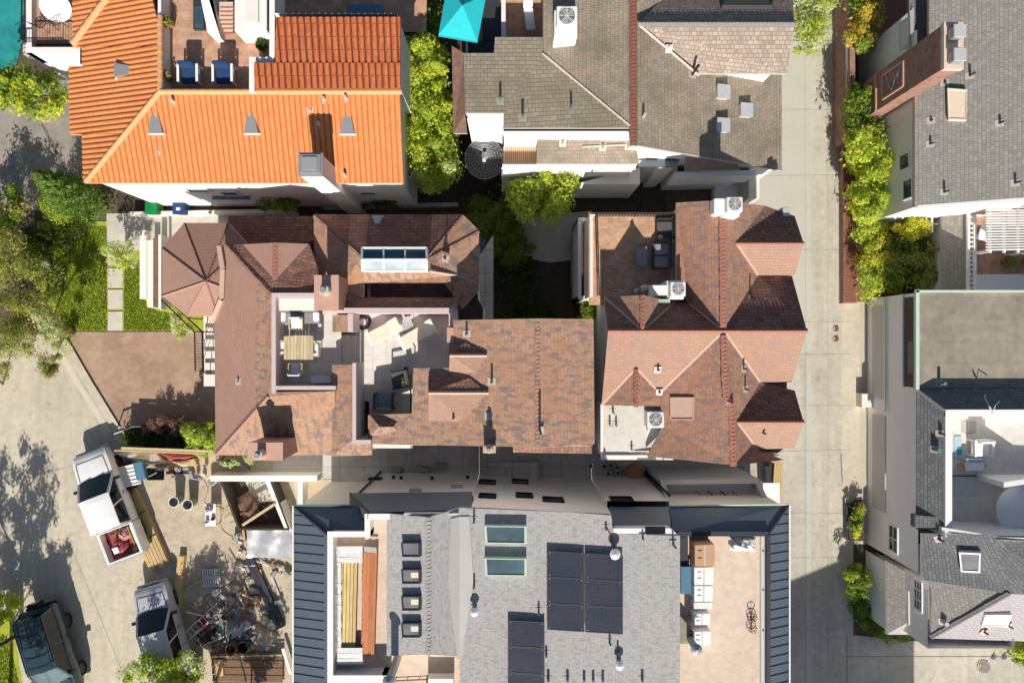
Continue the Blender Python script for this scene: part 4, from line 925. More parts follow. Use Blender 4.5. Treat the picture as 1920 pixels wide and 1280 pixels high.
B.ridge('comp_brown_shade', [(589, 403, 5.82), (679, 480, 6.58)], .11); B.ridge('comp_brown_shade', [(868, 403, 5.82), (803, 480, 6.58)], .11); B.ridge('comp_brown_shade', [(898, 433, 5.82), (806, 483, 6.6)], .1); B.ridge('flashing', [(806, 508, 6.75), (857, 516, 6.23)], .06)
B.wall('stucco_pink', [(688, 526), (830, 526), (850, 518), (850, 560), (688, 560)], 5, 6.05, zr=6.2); B.deck('comp_brown_shade', [(682, 528), (900, 528), (860, 590), (682, 590)], 5.3, 'gutter_roof')
B.deck('passage_slab', [(860, 540), (925, 440), (925, 640), (840, 640)], 3.0, 'side_roof')
# ridge skylight
n0, r0 = 7.15, 7.42
mb = MB(); P = {k: W(*v) for k, v in {'a': (679, 465, n0), 'b': (800, 465, n0), 'c': (800, 487, r0), 'd': (679, 487, r0), 'e': (800, 508, n0), 'f': (680, 508, n0)}.items()}
for a, b in (('a', 'b'), ('c', 'd'), ('e', 'f'), ('a', 'd'), ('d', 'f'), ('b', 'c'), ('c', 'e')): mb.bar(P[a], P[b], .09, .09)
for f in (1 / 3, 2 / 3): mb.bar(P['a'].lerp(P['b'], f), P['d'].lerp(P['c'], f), .07, .07); mb.bar(P['f'].lerp(P['e'], f), P['d'].lerp(P['c'], f), .07, .07)
mb.prism([P['a'], P['b'], P['e'], P['f']], 6.4, n0 - .02, cap=False)
sk = mb.build('skylight', 'white_metal', B.o)
for f in range(3):
    g = lambda a, b, q: P[a].lerp(P[b], q)
    MB().poly([g('a', 'b', f / 3), g('a', 'b', (f + 1) / 3), g('d', 'c', (f + 1) / 3), g('d', 'c', f / 3)]).build('pane', 'shaded_blue_glass' if f < 2 else 'blue_glass', sk)
    MB().poly([g('f', 'e', f / 3), g('f', 'e', (f + 1) / 3), g('d', 'c', (f + 1) / 3), g('d', 'c', f / 3)]).build('pane', 'sunlit_skylight', sk)  # north panes dark, south panes pale: shade and sun put into the glass colour
# chimneys
def chimney(h, rect, z1, z0, mat, pot=None, pr=.2, rim=True):
    q = [W(x, y, z1) for x, y in rect]; o = MB().prism(q, z0, z1, cap=True).build('chimney', mat, h.o)
    if rim:
        c = sum(q, Vector()) / 4; MB().prism([c + (p - c) * 1.05 for p in q], z1 - .12, z1 + .004, cap=True).build('chimney_cap', mat, o, base=BASE[h.o.name])
    if pot:
        p = W(*pot, z1); l = MB().lathe(p, [(pr * 1.1, 0), (pr, .12), (pr * .9, .42), (pr * 1.05, .46), (pr * .8, .47), (0, .42)], 18); l.build('chimney_pot', 'flashing', o, base=BASE[h.o.name])
        MB().cyl(p + Vector((0, 0, .42)), p + Vector((0, 0, .6)), pr * .55, pr * .6, 14).build('cowl', 'galv', o, base=BASE[h.o.name])
    return o
chimney(B, [(590, 517), (634, 517), (634, 580), (590, 580)], 8.0, 5, 'copper_stucco', (612, 545), .2)
chimney(B, [(466, 830), (529, 830), (529, 862), (466, 862)], 8.0, 0, 'copper_stucco', (491, 850), .18)
chimney(B, [(906, 836), (929, 836), (929, 849), (906, 849)], 8.8, 5.8, 'copper_stucco', (917, 840), .13)
# east wing
V = {'nw': (850, 600, 7.9), 'nr': (1008, 597, 8.85), 'ne': (1113, 598, 8.1), 'se': (1115, 832, 8.1), 'sr': (1008, 838, 8.85)}
xW = lambda px: (lambda z: [z := 7.9 + .274 * ((px - 960) * (H - z) / F + 2.415) for _ in range(6)][-1])(7.5)
for k, (x, y) in {'p1': (690, 832), 'p2': (690, 778), 'p3': (772, 775), 'p4': (775, 690), 'p5': (843, 690), 'p6': (850, 642)}.items(): V[k] = (x, y, xW(x))
B.roof('roof', ['comp_peach', 'pink_fascia'], V, {'EW': ['nw', 'nr', 'sr', 'p1', 'p2', 'p3', 'p4', 'p5', 'p6'], 'EE': ['nr', 'ne', 'se', 'sr']}, .2)
B.ridge('comp_peach', [(1008, 597, 8.88), (1008, 838, 8.88)], .12)
B.wall('stucco_white', [(856, 606), (1106, 604), (1106, 826), (780, 826), (780, 782), (782, 700), (850, 696)], 4, 7.3, zr=7.4); B.wall('stucco_white', [(698, 784), (780, 784), (780, 824), (698, 824)], 3, 6.3, zr=6.5)
V = {'a': (843, 641, 7.85), 'b': (872, 641, 8.12), 'c': (911, 666, 8.4), 'd': (843, 666, 8.4), 'e': (893, 699, 8.22), 'f': (842, 697, 7.85)}
B.roof('dormer_roof', ['comp_brown_shade', 'pink_fascia'], V, {'DA': ['a', 'b', 'c', 'd']}, .16); B.roof('dormer_roof', ['comp_pink', 'pink_fascia'], V, {'DB': ['d', 'c', 'e', 'f']}, .16); B.ridge('cap_pink', [(843, 666, 8.42), (911, 666, 8.42)], .08)
V = {'a': (803, 708, 7.75), 'b': (880, 708, 8.17), 'c': (914, 736, 8.42), 'd': (803, 736, 8.37), 'e': (868, 786, 8.1), 'f': (803, 790, 7.6)}
B.roof('dormer_roof', ['comp_brown_shade', 'pink_fascia'], V, {'DC': ['a', 'b', 'c', 'd']}, .16); B.roof('dormer_roof', ['comp_pink', 'pink_fascia'], V, {'DD': ['d', 'c', 'e', 'f']}, .16); B.ridge('cap_pink', [(803, 736, 8.39), (914, 736, 8.44)], .08)
B.wall('stucco_pink', [(842, 612), (852, 612), (852, 690), (842, 690)], 5, 7.3, zr=7.3); chimney(B, [(838, 614), (850, 614), (850, 642), (838, 642)], 7.9, 5, 'copper_stucco', None, rim=False)
V = {'a': (693, 777, 7.0), 'b': (752, 777, 7.05), 'c': (752, 816, 7.05), 'd': (693, 816, 7.0), 'e': (712, 800, 7.4), 'f': (738, 800, 7.4)}
B.roof('roof', ['comp_brown_shade', 'pink_fascia'], V, {'ha': ['a', 'b', 'f', 'e']}, .1); B.roof('roof', ['comp_peach', 'pink_fascia'], V, {'hb': ['b', 'c', 'f'], 'hc': ['c', 'd', 'e', 'f'], 'hd': ['d', 'a', 'e']}, .1)
V = {'a': (962, 838, 6.4), 'b': (1108, 828, 6.4), 'c': (1108, 850, 6.1), 'd': (962, 848, 6.1)}; B.roof('lower_roof', ['comp_brown_shade', 'pink_fascia'], V, {'LR': list('abcd')}, .12)
B.ridge('cap_pink', [(895, 790, 7.6), (962, 838, 7.62)], .05) if False else None
mb = MB(); mb.tube([W(770, 700, 6.9), W(770, 775, 6.9), W(770, 826, 6.95)], .03); mb.build('drainpipe', 'black_metal', B.o)
for k, px, py, h in (('EW', 875, 626, .35), ('EW', 922, 715, .5), ('EW', 851, 782, .4), ('EW', 1012, 806, 1.1), ('EW', 917, 780, .25), ('W', 447, 598, .12), ('W', 447, 715, .15), ('S', 570, 823, .2), ('TE', 835, 485, .6), ('S', 470, 800, .15)): B.pipe(k, px, py, h, .05, 'dark_metal' if h > .3 else 'galv')
B.dormer_vent('TN', 708, 414, .4, .3, .2, 'galv_light')
# furniture on the terraces
t = thing('dining_table', 'square slatted pale wood dining table on the sunken terrace', 'table', W(560, 652, 6.14)); c = W(560, 652, 6.86); mb = MB()
for i in range(9): mb.box((c.x - .56 + i * .14, c.y, c.z), (.13, 1.0, .045))
mb.build('tabletop', 'table_wood', t)
for sx in (-1, 1):
    for sy in (-1, 1): MB().bar((c.x + sx * .52, c.y + sy * .42, 6.14), (c.x + sx * .52, c.y + sy * .42, 6.84), .07, .07).build('leg', 'table_wood', t)
def dchair(label, at, rz):
    t = thing('dining_chair', label, 'chair', (0, 0, 0), 'white cushioned dining chairs'); MB().box((0, 0, .46), (.52, .5, .1)).build('seat', 'white_cloth', t, bevel=.03)
    b = MB(); b.box((0, .27, .68), (.52, .07, .42)); b.build('backrest', 'white_cloth', t, bevel=.02)
    for sx in (-1, 1):
        MB().bar((sx * .28, -.22, .62), (sx * .28, .28, .64), .05, .04).build('armrest', 'table_wood', t)
        for sy in (-1, 1): MB().bar((sx * .25, sy * .22, 0), (sx * .25, sy * .22, .62 if sy < 0 else .9), .045, .045).build('leg', 'table_wood', t)
    return place(t, at, rz)
dchair('white cushioned dining chair on the north side of the square wooden table', W(563, 608, 6.14), 0); dchair('white cushioned dining chair against the west parapet', W(531, 651, 6.14), rad(90))
dchair('white cushioned dining chair between the wooden table and the pale steps', W(594, 655, 6.14), rad(-90)); dchair('white cushioned dining chair standing in the shade south of the wooden table', W(562, 690, 6.14), rad(180))
t = thing('outdoor_sofa', 'charcoal outdoor sofa with pale cushions below the cream built in bench', 'sofa', W(565, 598, 6.14)); c = W(565, 596, 6.3); c.z = 6.14
MB().box((c.x, c.y, c.z + .2), (1.75, .5, .4)).build('seat', 'grey_cloth', t, bevel=.04)
MB().box((c.x, c.y + .3, c.z + .35), (1.75, .12, .65)).build('backrest', 'grey_cloth', t, bevel=.03)
for s_ in (-1, 1): MB().box((c.x + s_ * .72, c.y + .05, c.z + .43), (.26, .42, .1)).build('cushion', 'white_cloth', t, bevel=.04)
t = thing('storage_chest', 'long pale blue box lying at the dark south end of the dining terrace', 'chest', W(603, 712, 6.14)); c = W(603, 711, 6.4)
MB().box((c.x, c.y, 6.3), (.86, .3, .3)).build('body', 'sky_cloth', t, bevel=.04); MB().box((c.x, c.y + .0, 6.47), (.88, .33, .05)).build('lid', 'white_cloth', t, bevel=.02)
t = thing('garden_hose', 'coiled black garden hose on the pale stone terrace', 'hose', W(681, 604, 5.61)); mb = MB(); c = W(681, 604, 5.63)
pts = [(c.x + math.cos(i * .5) * (.36 - .0012 * i + .03 * math.sin(i)), c.y + math.sin(i * .5) * (.34 - .001 * i), 5.63 + i * .0012) for i in range(90)]
mb.tube(pts, .016, 5); mb.build('coil', 'hose_black', t); MB().tube([pts[-1], (c.x - .3, c.y + .45, 5.64), (c.x + .1, c.y + .55, 5.64)], .016, 5).build('free_end', 'hose_black', t); MB().cyl((c.x, c.y, 5.62), (c.x, c.y, 5.72), .17, .15, 16).build('reel', 'galv_light', t)
def lounger(label, at, rz, L=1.75):
    t = thing('sun_lounger', label, 'sun lounger', (0, 0, 0), 'white loungers on the stone terrace'); MB().box((0, .15, .33), (.62, L * .66, .12)).build('mattress', 'cream', t, bevel=.04)
    mb = MB(); mb.slab({0: Vector((-.31, -L * .18, .40)), 1: Vector((.31, -L * .18, .40)), 2: Vector((.31, -L * .5, .72)), 3: Vector((-.31, -L * .5, .72))}, [[0, 1, 2, 3]], .1); mb.build('backrest', 'cream', t, bevel=.03)
    MB().box((0, 0, .24), (.66, L, .06)).build('frame', 'white_metal', t)
    for sx in (-1, 1):
        for sy in (-1, 1): MB().bar((sx * .28, sy * L * .42, 0), (sx * .28, sy * L * .42, .24), .05, .05).build('leg', 'white_metal', t)
    return place(t, at, rz)
lounger('white sun lounger on the stone terrace, nearer the coiled black hose', W(722, 622, 5.62), rad(117), 1.6); lounger('white sun lounger on the stone terrace, nearer the peach east wing', W(784, 628, 5.62), rad(120))
t = thing('side_table', 'small slatted side table between the two white loungers', 'table', W(762, 606, 5.62)); c = W(762, 606, 6.0); Mx = Matrix.Translation((c.x, c.y, 0)) @ Matrix.Rotation(rad(28), 4, 'Z')
mb = MB(); [mb.box((-.2 + i * .1, 0, 6.02), (.08, .5, .03), 0, 0, Mx) for i in range(5)]; mb.build('tabletop', 'galv_light', t)
for sx in (-1, 1):
    for sy in (-1, 1): MB().bar(Mx @ Vector((sx * .2, sy * .2, 5.62)), Mx @ Vector((sx * .2, sy * .2, 6.0)), .03, .03).build('leg', 'galv', t)
t = thing('storage_box', 'dark slatted box on the stone terrace between the loungers', 'box', W(768, 625, 5.62)); c = W(768, 627, 5.8); MB().box((c.x, c.y, 5.74), (.5, .3, .24), rad(28)).build('body', 'grey_plastic', t, bevel=.02); MB().box((c.x, c.y, 5.87), (.52, .32, .03), rad(28)).build('lid', 'grey_cloth', t)
armchair('grey armchair in the deep shade of the stone terrace', W(724, 750, 5.62), rad(180), 'grey_cloth', 'dark_metal'); pot_plant('potted_plant', 'pale round pot with a small plant at the shady edge of the stone terrace', W(768, 712, 5.62), .2, .4, 'galv_light', 'leaf_grey', 80)
armchair('small charcoal armchair beside the peach dormer on the stone terrace', W(752, 708, 5.62), rad(-80), 'charcoal_cloth', 'dark_metal')

# ================================================================ red shingled house with gables beside the alley
G = House('gabled_house', 'rust and pink shingled house with crossing gables facing the alley', 'house', (1320, 640))
V = {'p': (1355, 375, 8.0), 'q': (1435, 386, 6.5), 'a1': (1380, 456, 7.5), 'd1e': (1507, 456, 7.5), 'd1n': (1490, 405, 6.4), 'd1s': (1421, 516, 6.45), 'd1t': (1490, 516, 6.4),
     'J': (1357, 620, 8.0), 'Je': (1513, 620, 8.0), 'Jt': (1485, 517, 6.35), 'ms': (1425, 716, 6.5), 'mt': (1485, 716, 6.4), 'We': (1140, 621, 8.0),
     'nw': (1268, 380, 6.8), 'nw2': (1268, 540, 6.8), 'c3': (1291, 568, 6.5), 'c2': (1266, 566, 6.45), 'c1': (1133, 557, 6.4), 'ax': (1205, 553, 7.92), 'J1': (1205, 619.5, 8.0),
     'g1': (1128, 759, 6.0), 'gA': (1193, 690, 6.95), 'g2': (1240, 740, 6.15), 'gE': (1193, 761, 6.95), 'g3': (1241, 761, 6.05),
     'v': (1236, 738, 6.2), 'w1': (1244, 800, 6.2), 'w2': (1214, 855, 5.9), 'S': (1376, 872, 8.0), 'a3': (1382, 791, 7.5), 'd3e': (1507, 791, 7.5), 'd3n': (1490, 732, 6.4), 'd3t': (1490, 840, 6.4), 'd3s': (1420, 842, 6.5), 'Se': (1470, 862, 6.3)}
B_ = lambda mat, faces: G.roof('roof', [mat, 'pink_fascia'], V, faces, .18)
B_('comp_rust', {'NE': ['p', 'q', 'a1', 'd1s', 'J'], 'NW': ['p', 'J', 'c3', 'nw2', 'nw'], 'xW': ['c1', 'ax', 'J1'], 'xE': ['ax', 'c2', 'J1'], 'gW': ['g1', 'gA', 'gE'], 'gX': ['gA', 'g2', 'g3', 'gE'], 'SW': ['J', 'v', 'w1', 'w2', 'S'], 'SE': ['J', 'ms', 'a3', 'd3s', 'Se', 'S']})
B_('comp_brown_shade', {'D1N': ['a1', 'q', 'd1n', 'd1e'], 'MN': ['J', 'd1s', 'Jt', 'Je'], 'D3N': ['a3', 'ms', 'd3n', 'd3e'], 'nWd': ['c1', 'J1', 'We'], 'nEd': ['c2', 'c3', 'J', 'J1']})
B_('comp_pink', {'D1S': ['a1', 'd1e', 'd1t', 'd1s'], 'MS': ['J', 'Je', 'mt', 'ms'], 'D3S': ['a3', 'd3e', 'd3t', 'd3s'], 'SWW': ['J', 'We', 'g1', 'gA', 'g2', 'v']})
u = .03
G.ridge('cap_rust', [(1355, 375, 8 + u), (1357, 612, 8 + u)], .14); G.ridge('cap_rust', [(1357, 628, 8 + u), (1362, 752, 8 + u), (1372, 756, 8 + u), (1376, 872, 8 + u)], .14); G.ridge('cap_rust', [(1205, 553, 7.95), (1205, 616, 8.03)], .1); G.ridge('cap_rust', [(1193, 692, 7.03), (1193, 761, 7.03)], .1)
G.ridge('cap_rust', [(1140, 620, 8.03), (1513, 620, 8.03)], .1); G.ridge('cap_rust', [(1380, 456, 7.53), (1507, 456, 7.53)], .08); G.ridge('cap_rust', [(1382, 791, 7.53), (1507, 791, 7.53)], .08)
for a, b in (('J', 'v'), ('J', 'ms'), ('gA', 'g1'), ('gA', 'g2'), ('J', 'c3'), ('J1', 'c2'), ('J1', 'c1'), ('a1', 'd1s'), ('a3', 'd3s')):
    mb = MB(); mb.bar(W(*V[a]) + Vector((0, 0, .015)), W(*V[b]) + Vector((0, 0, .015)), .1, .03); mb.build('valley_flashing', 'cap_pink', G.o)
Gz = [6.7] * 12
G.wall('stucco_white', [(1142, 560), (1274, 562), (1274, 388), (1428, 394), (1480, 412), (1480, 508), (1478, 716), (1480, 834), (1462, 850), (1222, 850), (1136, 850), (1136, 700)], 0, [6.15] * 9 + [5.6, 5.4, 5.5], zr=6.3)
# gable end walls under the east and west ridges
for y0, y1, yr, xr in ((517, 716, 620, 1500), (405, 516, 456, 1496), (732, 840, 791, 1496)):
    q = [W(1480, y0 + 6, 6.4), W(1480, y1 - 6, 6.4), W(xr, yr, 7.5)]; x = W(1480, 0, 6.4).x
    MB().add([(x, q[0].y, 6.1), (x, q[1].y, 6.1), (x, q[2].y, 7.3 if yr != 620 else 7.8), (x - .1, q[0].y, 6.1), (x - .1, q[1].y, 6.1), (x - .1, q[2].y, 7.25)], [(0, 1, 2), (3, 5, 4), (0, 3, 4, 1), (1, 4, 5, 2), (2, 5, 3, 0)]).build('gable_wall', 'stucco_white', G.o)
x = W(1142, 0, 7).x; MB().add([(x, W(0, 562, 7).y, 5.9), (x, W(0, 752, 6.1).y, 5.6), (x, W(0, 690, 7).y, 6.6), (x, W(0, 620, 8).y, 7.75)], [(0, 1, 2, 3)]).build('gable_wall', 'stucco_grey', G.o)
# flat white roof and its fittings
G.deck('membrane_white', [(1126, 752), (1262, 752), (1262, 862), (1126, 862)], 5.5, 'flat_roof'); G.F['FL'] = (W(1170, 800, 5.5), Vector((0, 0, 1)))
G.wall('stucco_white', [(1126, 757), (1131, 757), (1131, 858), (1126, 858)], 4.5, 5.62, zr=5.6, cap=True, name='parapet'); G.wall('stucco_white', [(1126, 853), (1215, 853), (1215, 858), (1126, 858)], 4.5, 5.6, zr=5.6, cap=True, name='parapet')
condenser('white air conditioner on the flat white roof beside the rust gable', W(1223, 783, 5.52), 0, .72, .75)
t = thing('gas_meter', 'small grey metal cylinder next to the air conditioner on the flat roof', 'gas cylinder', W(1243, 788, 5.5)); c = W(1243, 788, 5.5); MB().cyl(c, c + Vector((0, 0, .6)), .1, .1).build('cylinder', 'galv', t); MB().cyl(c + Vector((0, 0, .6)), c + Vector((0, 0, .72)), .04, .03).build('valve', 'dark_metal', t)
for px, py, h in ((1143, 796, .3), (1155, 797, .3), (1184, 842, .25), (1149, 773, .5), (1213, 804, .1)): G.pipe('FL', px, py, h, .045, 'grey_plastic', 'membrane_white')
for k, px, py, h in (('SWW', 1233, 693, .3), ('SE', 1394, 691, .35), ('SE', 1397, 729, .4), ('D3S', 1430, 811, .3), ('SWW', 1236, 735, .15), ('MN', 1410, 560, .5)): G.pipe(k, px, py, h, .045, 'dark_metal')
G.skylight('SW', [(1258, 744), (1303, 744), (1302, 786), (1258, 786)], .1, 'cap_pink', 'cap_pink', .05, 'roof_hatch')
# roof deck
G.deck('brick_deck', [(1104, 398), (1275, 398), (1275, 572), (1104, 572)], 5.5, 'roof_deck'); mb = MB()
G.wall('stucco_cream', [(1106, 402), (1112, 402), (1112, 556), (1106, 556)], 3, 5.62, zr=5.6, cap=True, name='parapet'); G.wall('stucco_white', [(1112, 402), (1268, 402), (1268, 404), (1112, 404)], 0, 5.6, zr=5.6, cap=True, name='parapet')
G.rail('black_metal', [W(1116, 406, 5.5), W(1120, 556, 5.5)], .75, .1); G.rail('black_metal', [W(1118, 406, 5.5), W(1262, 406, 5.5)], .5, .14)
mb = MB(); mb.tube([W(1262, 402, 5.6), W(1262, 440, 6.1), W(1260, 548, 6.1)], .035).tube([W(1266, 440, 6.1), W(1264, 548, 6.1)], .025); mb.build('service_pipe', 'galv', G.o)
G.deck('rusty', [(1084, 408), (1112, 408), (1112, 562), (1084, 562)], 2.6, 'balcony_floor'); G.parapet('white_paint', [(1112, 411), (1087, 411), (1087, 558), (1112, 558)], 0, 3.4, .16); G.wall('peach_floor', [(1096, 462), (1111, 462), (1111, 492), (1096, 492)], 2.6, 3.2, zr=3.2, cap=True, name='bench')
t = thing('outdoor_sofa', 'charcoal outdoor sofa in the shade of the brick paved roof deck', 'sofa', W(1233, 480, 5.5)); c = W(1238, 480, 5.7); c.z = 5.5
MB().box((c.x, c.y, 5.68), (.72, 1.15, .3)).build('seat', 'charcoal_cloth', t, bevel=.04); MB().box((c.x + .36, c.y, 5.85), (.16, 1.2, .6)).build('backrest', 'charcoal_cloth', t, bevel=.04)
for s_ in (-1, 1): MB().box((c.x + .02, c.y + s_ * .28, 5.88), (.6, .5, .12)).build('cushion', 'grey_cloth', t, bevel=.04)
t = thing('ottoman', 'square grey padded ottoman in front of the charcoal deck sofa', 'ottoman', W(1203, 480, 5.5)); c = W(1203, 480, 5.8); MB().box((c.x, c.y, 5.72), (.56, .9, .26)).build('cushion', 'grey_cloth', t, bevel=.05); MB().box((c.x, c.y, 5.54), (.5, .84, .09)).build('base', 'dark_metal', t)
armchair('dark armchair at the north-east corner of the brick roof deck', W(1243, 432, 5.5), rad(-90), 'charcoal_cloth', 'dark_metal')
p = W(1268, 543, 7.3); condenser('white air conditioner with a round fan on a white plinth above the brick roof deck', (p.x, p.y, 7.15), 0, .62, .5, curb=1.5)
MB().box((*W(1245, 545, 7.0).xy, 6.6), (1.0, .5, 1.0)).build('equipment_box', 'white_paint', G.o, bevel=.03); MB().box((*W(1236, 565, 7.2).xy, 7.2), (.9, .18, .05)).build('stained_saddle', 'green_stain', G.o)
p = W(1375, 385, 8.6); condenser('white air conditioner on a curved white plinth at the north tip of the rust ridge', (p.x, p.y, 8.3), 0, .62, .5, curb=1.1)
MB().box((*W(1350, 388, 8.2).xy, 8.1), (.6, .65, .7)).build('equipment_box', 'white_paint', G.o, bevel=.04); MB().box((*W(1472, 398, 6.4).xy, 6.3), (.3, .4, .5)).build('equipment_box', 'galv_light', G.o, bevel=.02)
t = thing('air_duct', 'pair of pale curved air ducts at the shaded south end of the brick roof deck', 'duct', W(1195, 540, 5.5)); 
for dx in (0, 12): MB().tube([W(1192 + dx, 548, 5.6), W(1193 + dx, 544, 6.1), W(1203 + dx, 540, 6.3), W(1212 + dx, 538, 6.3)], .1, 10).build('duct', 'galv_light', t)
t = thing('hoop_stand', 'pale double hoop stand in the dark corner of the brick roof deck', 'stand', W(1165, 545, 5.5)); c = W(1165, 547, 5.6)
MB().ring((c.x - .2, c.y, 5.75), .2, .015, 20, 5, tilt=Matrix.Rotation(rad(70), 3, 'X')).build('hoop', 'galv_light', t); MB().ring((c.x + .2, c.y - .02, 5.75), .2, .015, 20, 5, tilt=Matrix.Rotation(rad(70), 3, 'X')).build('hoop', 'galv_light', t); MB().tube([(c.x - .2, c.y, 5.75), (c.x, c.y + .05, 6.0), (c.x + .2, c.y, 5.75), (c.x - .2, c.y, 5.75)], .015, 5).build('crossbar', 'galv_light', t)
def gable(h, pts, z0, mat='stucco_white'):
    q = [W(*p) for p in pts]; y = q[0].y; MB().add([(p.x, y, p.z) for p in q] + [(q[-1].x, y, z0), (q[0].x, y, z0)], [tuple(range(len(q) + 2))]).build('gable_wall', mat, h.o)
gable(B, [(856, 603, 7.72), (1008, 603, 8.62), (1107, 603, 7.88)], 6.8); gable(B, [(785, 827, 7.1), (1008, 827, 8.6), (1107, 827, 7.86)], 6.8)
gable(G, [(1225, 850, 5.75), (1376, 862, 7.75), (1462, 850, 6.15)], 5.4); gable(G, [(1275, 386, 6.6), (1355, 386, 7.75), (1428, 390, 6.3)], 5.8); gable(G, [(1142, 561, 6.15), (1205, 561, 7.65), (1258, 561, 6.4)], 5.8)
# ================================================================ grey modern house with metal mansard (south)
J = House('mansard_house', 'large grey shingled house with dark standing seam mansards, solar panels and peach decks', 'house', (1000, 1120))
def mansard(name, V, faces, ribs, step=.4):
    """standing seam panels: sheet plus raised ribs running from the outer to the inner edge"""
    o = J.roof(name, ['seam_metal', 'seam_metal'], V, faces, .1)
    mb = MB()
    for a, b, c, d in ribs:                      # outer a-b, inner d-c
        A_, B_, C_, D_ = (W(*V[k]) for k in (a, b, c, d)); L = (B_ - A_).length; k = int(L / step); ax = (B_ - A_).normalized()
        Li = (C_ - D_).length; nn = (B_ - A_).cross(D_ - A_).normalized(); nn = nn if nn.z > 0 else -nn
        run = D_ - A_; run = run - ax * run.dot(ax)
        for i in range(1, k):
            p = A_ + ax * (i * step); s0, s1 = (D_ - A_).dot(ax), (C_ - A_).dot(ax); t_ = i * step
            f = 1.0
            if t_ < s0 and s0 > .05: f = t_ / s0
            if t_ > s1 and L - s1 > .05: f = (L - t_) / (L - s1)
            mb.bar(p + nn * .012 + run * .03, p + run * max(.05, min(.92, f)) + nn * .012, .02, .028, up=nn)
    if mb.v: mb.build('standing_seam', 'seam_rib', o, base=BASE[J.o.name])
    return o
V = {'a': (550, 948, 6.6), 'b': (550, 1300, 6.6), 'c': (613, 1300, 7.05), 'd': (613, 1001, 7.05), 'e': (690, 1001, 7.05), 'f': (690, 948, 6.3)}
mansard('mansard_roof', V, {'MW': ['a', 'b', 'c', 'd'], 'MN': ['a', 'd', 'e', 'f']}, [('a', 'b', 'c', 'd')])
V = {'a': (655, 925, 5.6), 'b': (690, 972, 7.2), 'c': (655, 972, 5.7), 'd': (690, 960, 7.2), 'e': (884, 955, 7.1), 'f': (886, 922, 5.6)}
mansard('mansard_roof', V, {'M2W': ['a', 'c', 'b', 'd'], 'M2N': ['a', 'd', 'e', 'f']}, [])
V = {'a': (1479, 946, 6.5), 'b': (1479, 1300, 6.5), 'c': (1440, 1300, 6.95), 'd': (1440, 1001, 6.95), 'e': (1262, 1001, 6.95), 'f': (1256, 948, 6.1)}
mansard('mansard_roof', V, {'M3E': ['a', 'b', 'c', 'd'], 'M3N': ['a', 'd', 'e', 'f']}, [('a', 'b', 'c', 'd')])
V = {'a': (1142, 950, 5.9), 'b': (1256, 950, 5.9), 'c': (1258, 990, 7.0), 'd': (1148, 990, 7.0)}
mansard('mansard_roof', V, {'M4': ['a', 'b', 'c', 'd']}, [])
mb = MB()
for a, b in (((550, 947, 6.64), (550, 1300, 6.64)),): mb.bar(W(*a), W(*b), .06, .1)
mb.build('gutter', 'white_paint', J.o); MB().bar(W(1480, 946, 6.54), W(1480, 1300, 6.54), .06, .1).build('gutter', 'white_paint', J.o)
MB().bar(W(550, 947, 6.62), W(660, 947, 6.4), .06, .1).build('gutter', 'green_metal', J.o); MB().bar(W(1258, 948, 6.14), W(1479, 945, 6.52), .06, .1).build('gutter', 'mint_metal', J.o)
J.ridge('seam_rib', [(550, 948, 6.64), (613, 1001, 7.09)], .1); J.ridge('seam_rib', [(655, 925, 5.66), (690, 960, 7.26)], .08); J.ridge('seam_rib', [(1479, 946, 6.54), (1440, 1001, 6.99)], .1)
mb = MB(); mb.bar(W(1262, 1000, 6.98), W(1440, 1000, 6.98), .2, .08); mb.build('coping', 'dark_metal', J.o)
MB().bar(W(1441, 1002, 6.98), W(1441, 1300, 6.98), .14, .08).build('coping', 'dark_metal', J.o)
# shingle roofs
V = {'v0': (725, 962, 7.1), 'r0': (803, 970, 7.7), 'v1': (862, 952, 7.2), 'm0': (1070, 960, 7.25), 'e0': (1146, 966, 7.3), 'e1': (1150, 1000, 7.3), 'e2': (1275, 1004, 7.35), 'e3': (1275, 1320, 7.35), 'm1': (1070, 1320, 7.25), 'v2': (862, 1320, 7.2), 'v3': (862, 1230, 7.2), 'r1': (803, 1226, 7.7), 'w1': (725, 1229, 7.1)}
J.roof('roof', ['comp_lightgrey', 'grey_fascia'], V, {'RW': ['v0', 'r0', 'r1', 'w1'], 'RV': ['r0', 'v1', 'v3', 'r1'], 'RM': ['v1', 'm0', 'm1', 'v2', 'v3'], 'RE': ['m0', 'e0', 'e1', 'e2', 'e3', 'm1']}, .16)
J.ridge('comp_lightgrey', [(803, 970, 7.73), (803, 1226, 7.73)], .12)
o = MB(); q1 = [W(*p) for p in ((846, 978, 7.68), (881, 972, 7.68), (886, 1092, 7.72), (864, 1232, 7.6), (857, 1232, 7.6), (838, 1096, 7.76))]; cl = [W(862, 975, 7.57), W(862, 1094, 7.57), W(861, 1232, 7.57)]
for a, b in ((q1[0], q1[5]), (q1[5], q1[4])): pass
J.roof('valley_flashing', ['valley_metal', 'valley_metal'], {'a': (846, 972, 7.39), 'b': (862, 968, 7.24), 'c': (862, 1094, 7.24), 'd': (862, 1234, 7.24), 'e': (857, 1234, 7.28), 'f': (840, 1096, 7.44), 'g': (880, 968, 7.25), 'h': (888, 1090, 7.25), 'i': (866, 1234, 7.25)}, {'x': ['a', 'b', 'c', 'f'], 'y': ['f', 'c', 'd', 'e'], 'z': ['b', 'g', 'h', 'c'], 'w': ['c', 'h', 'i', 'd']}, .012)
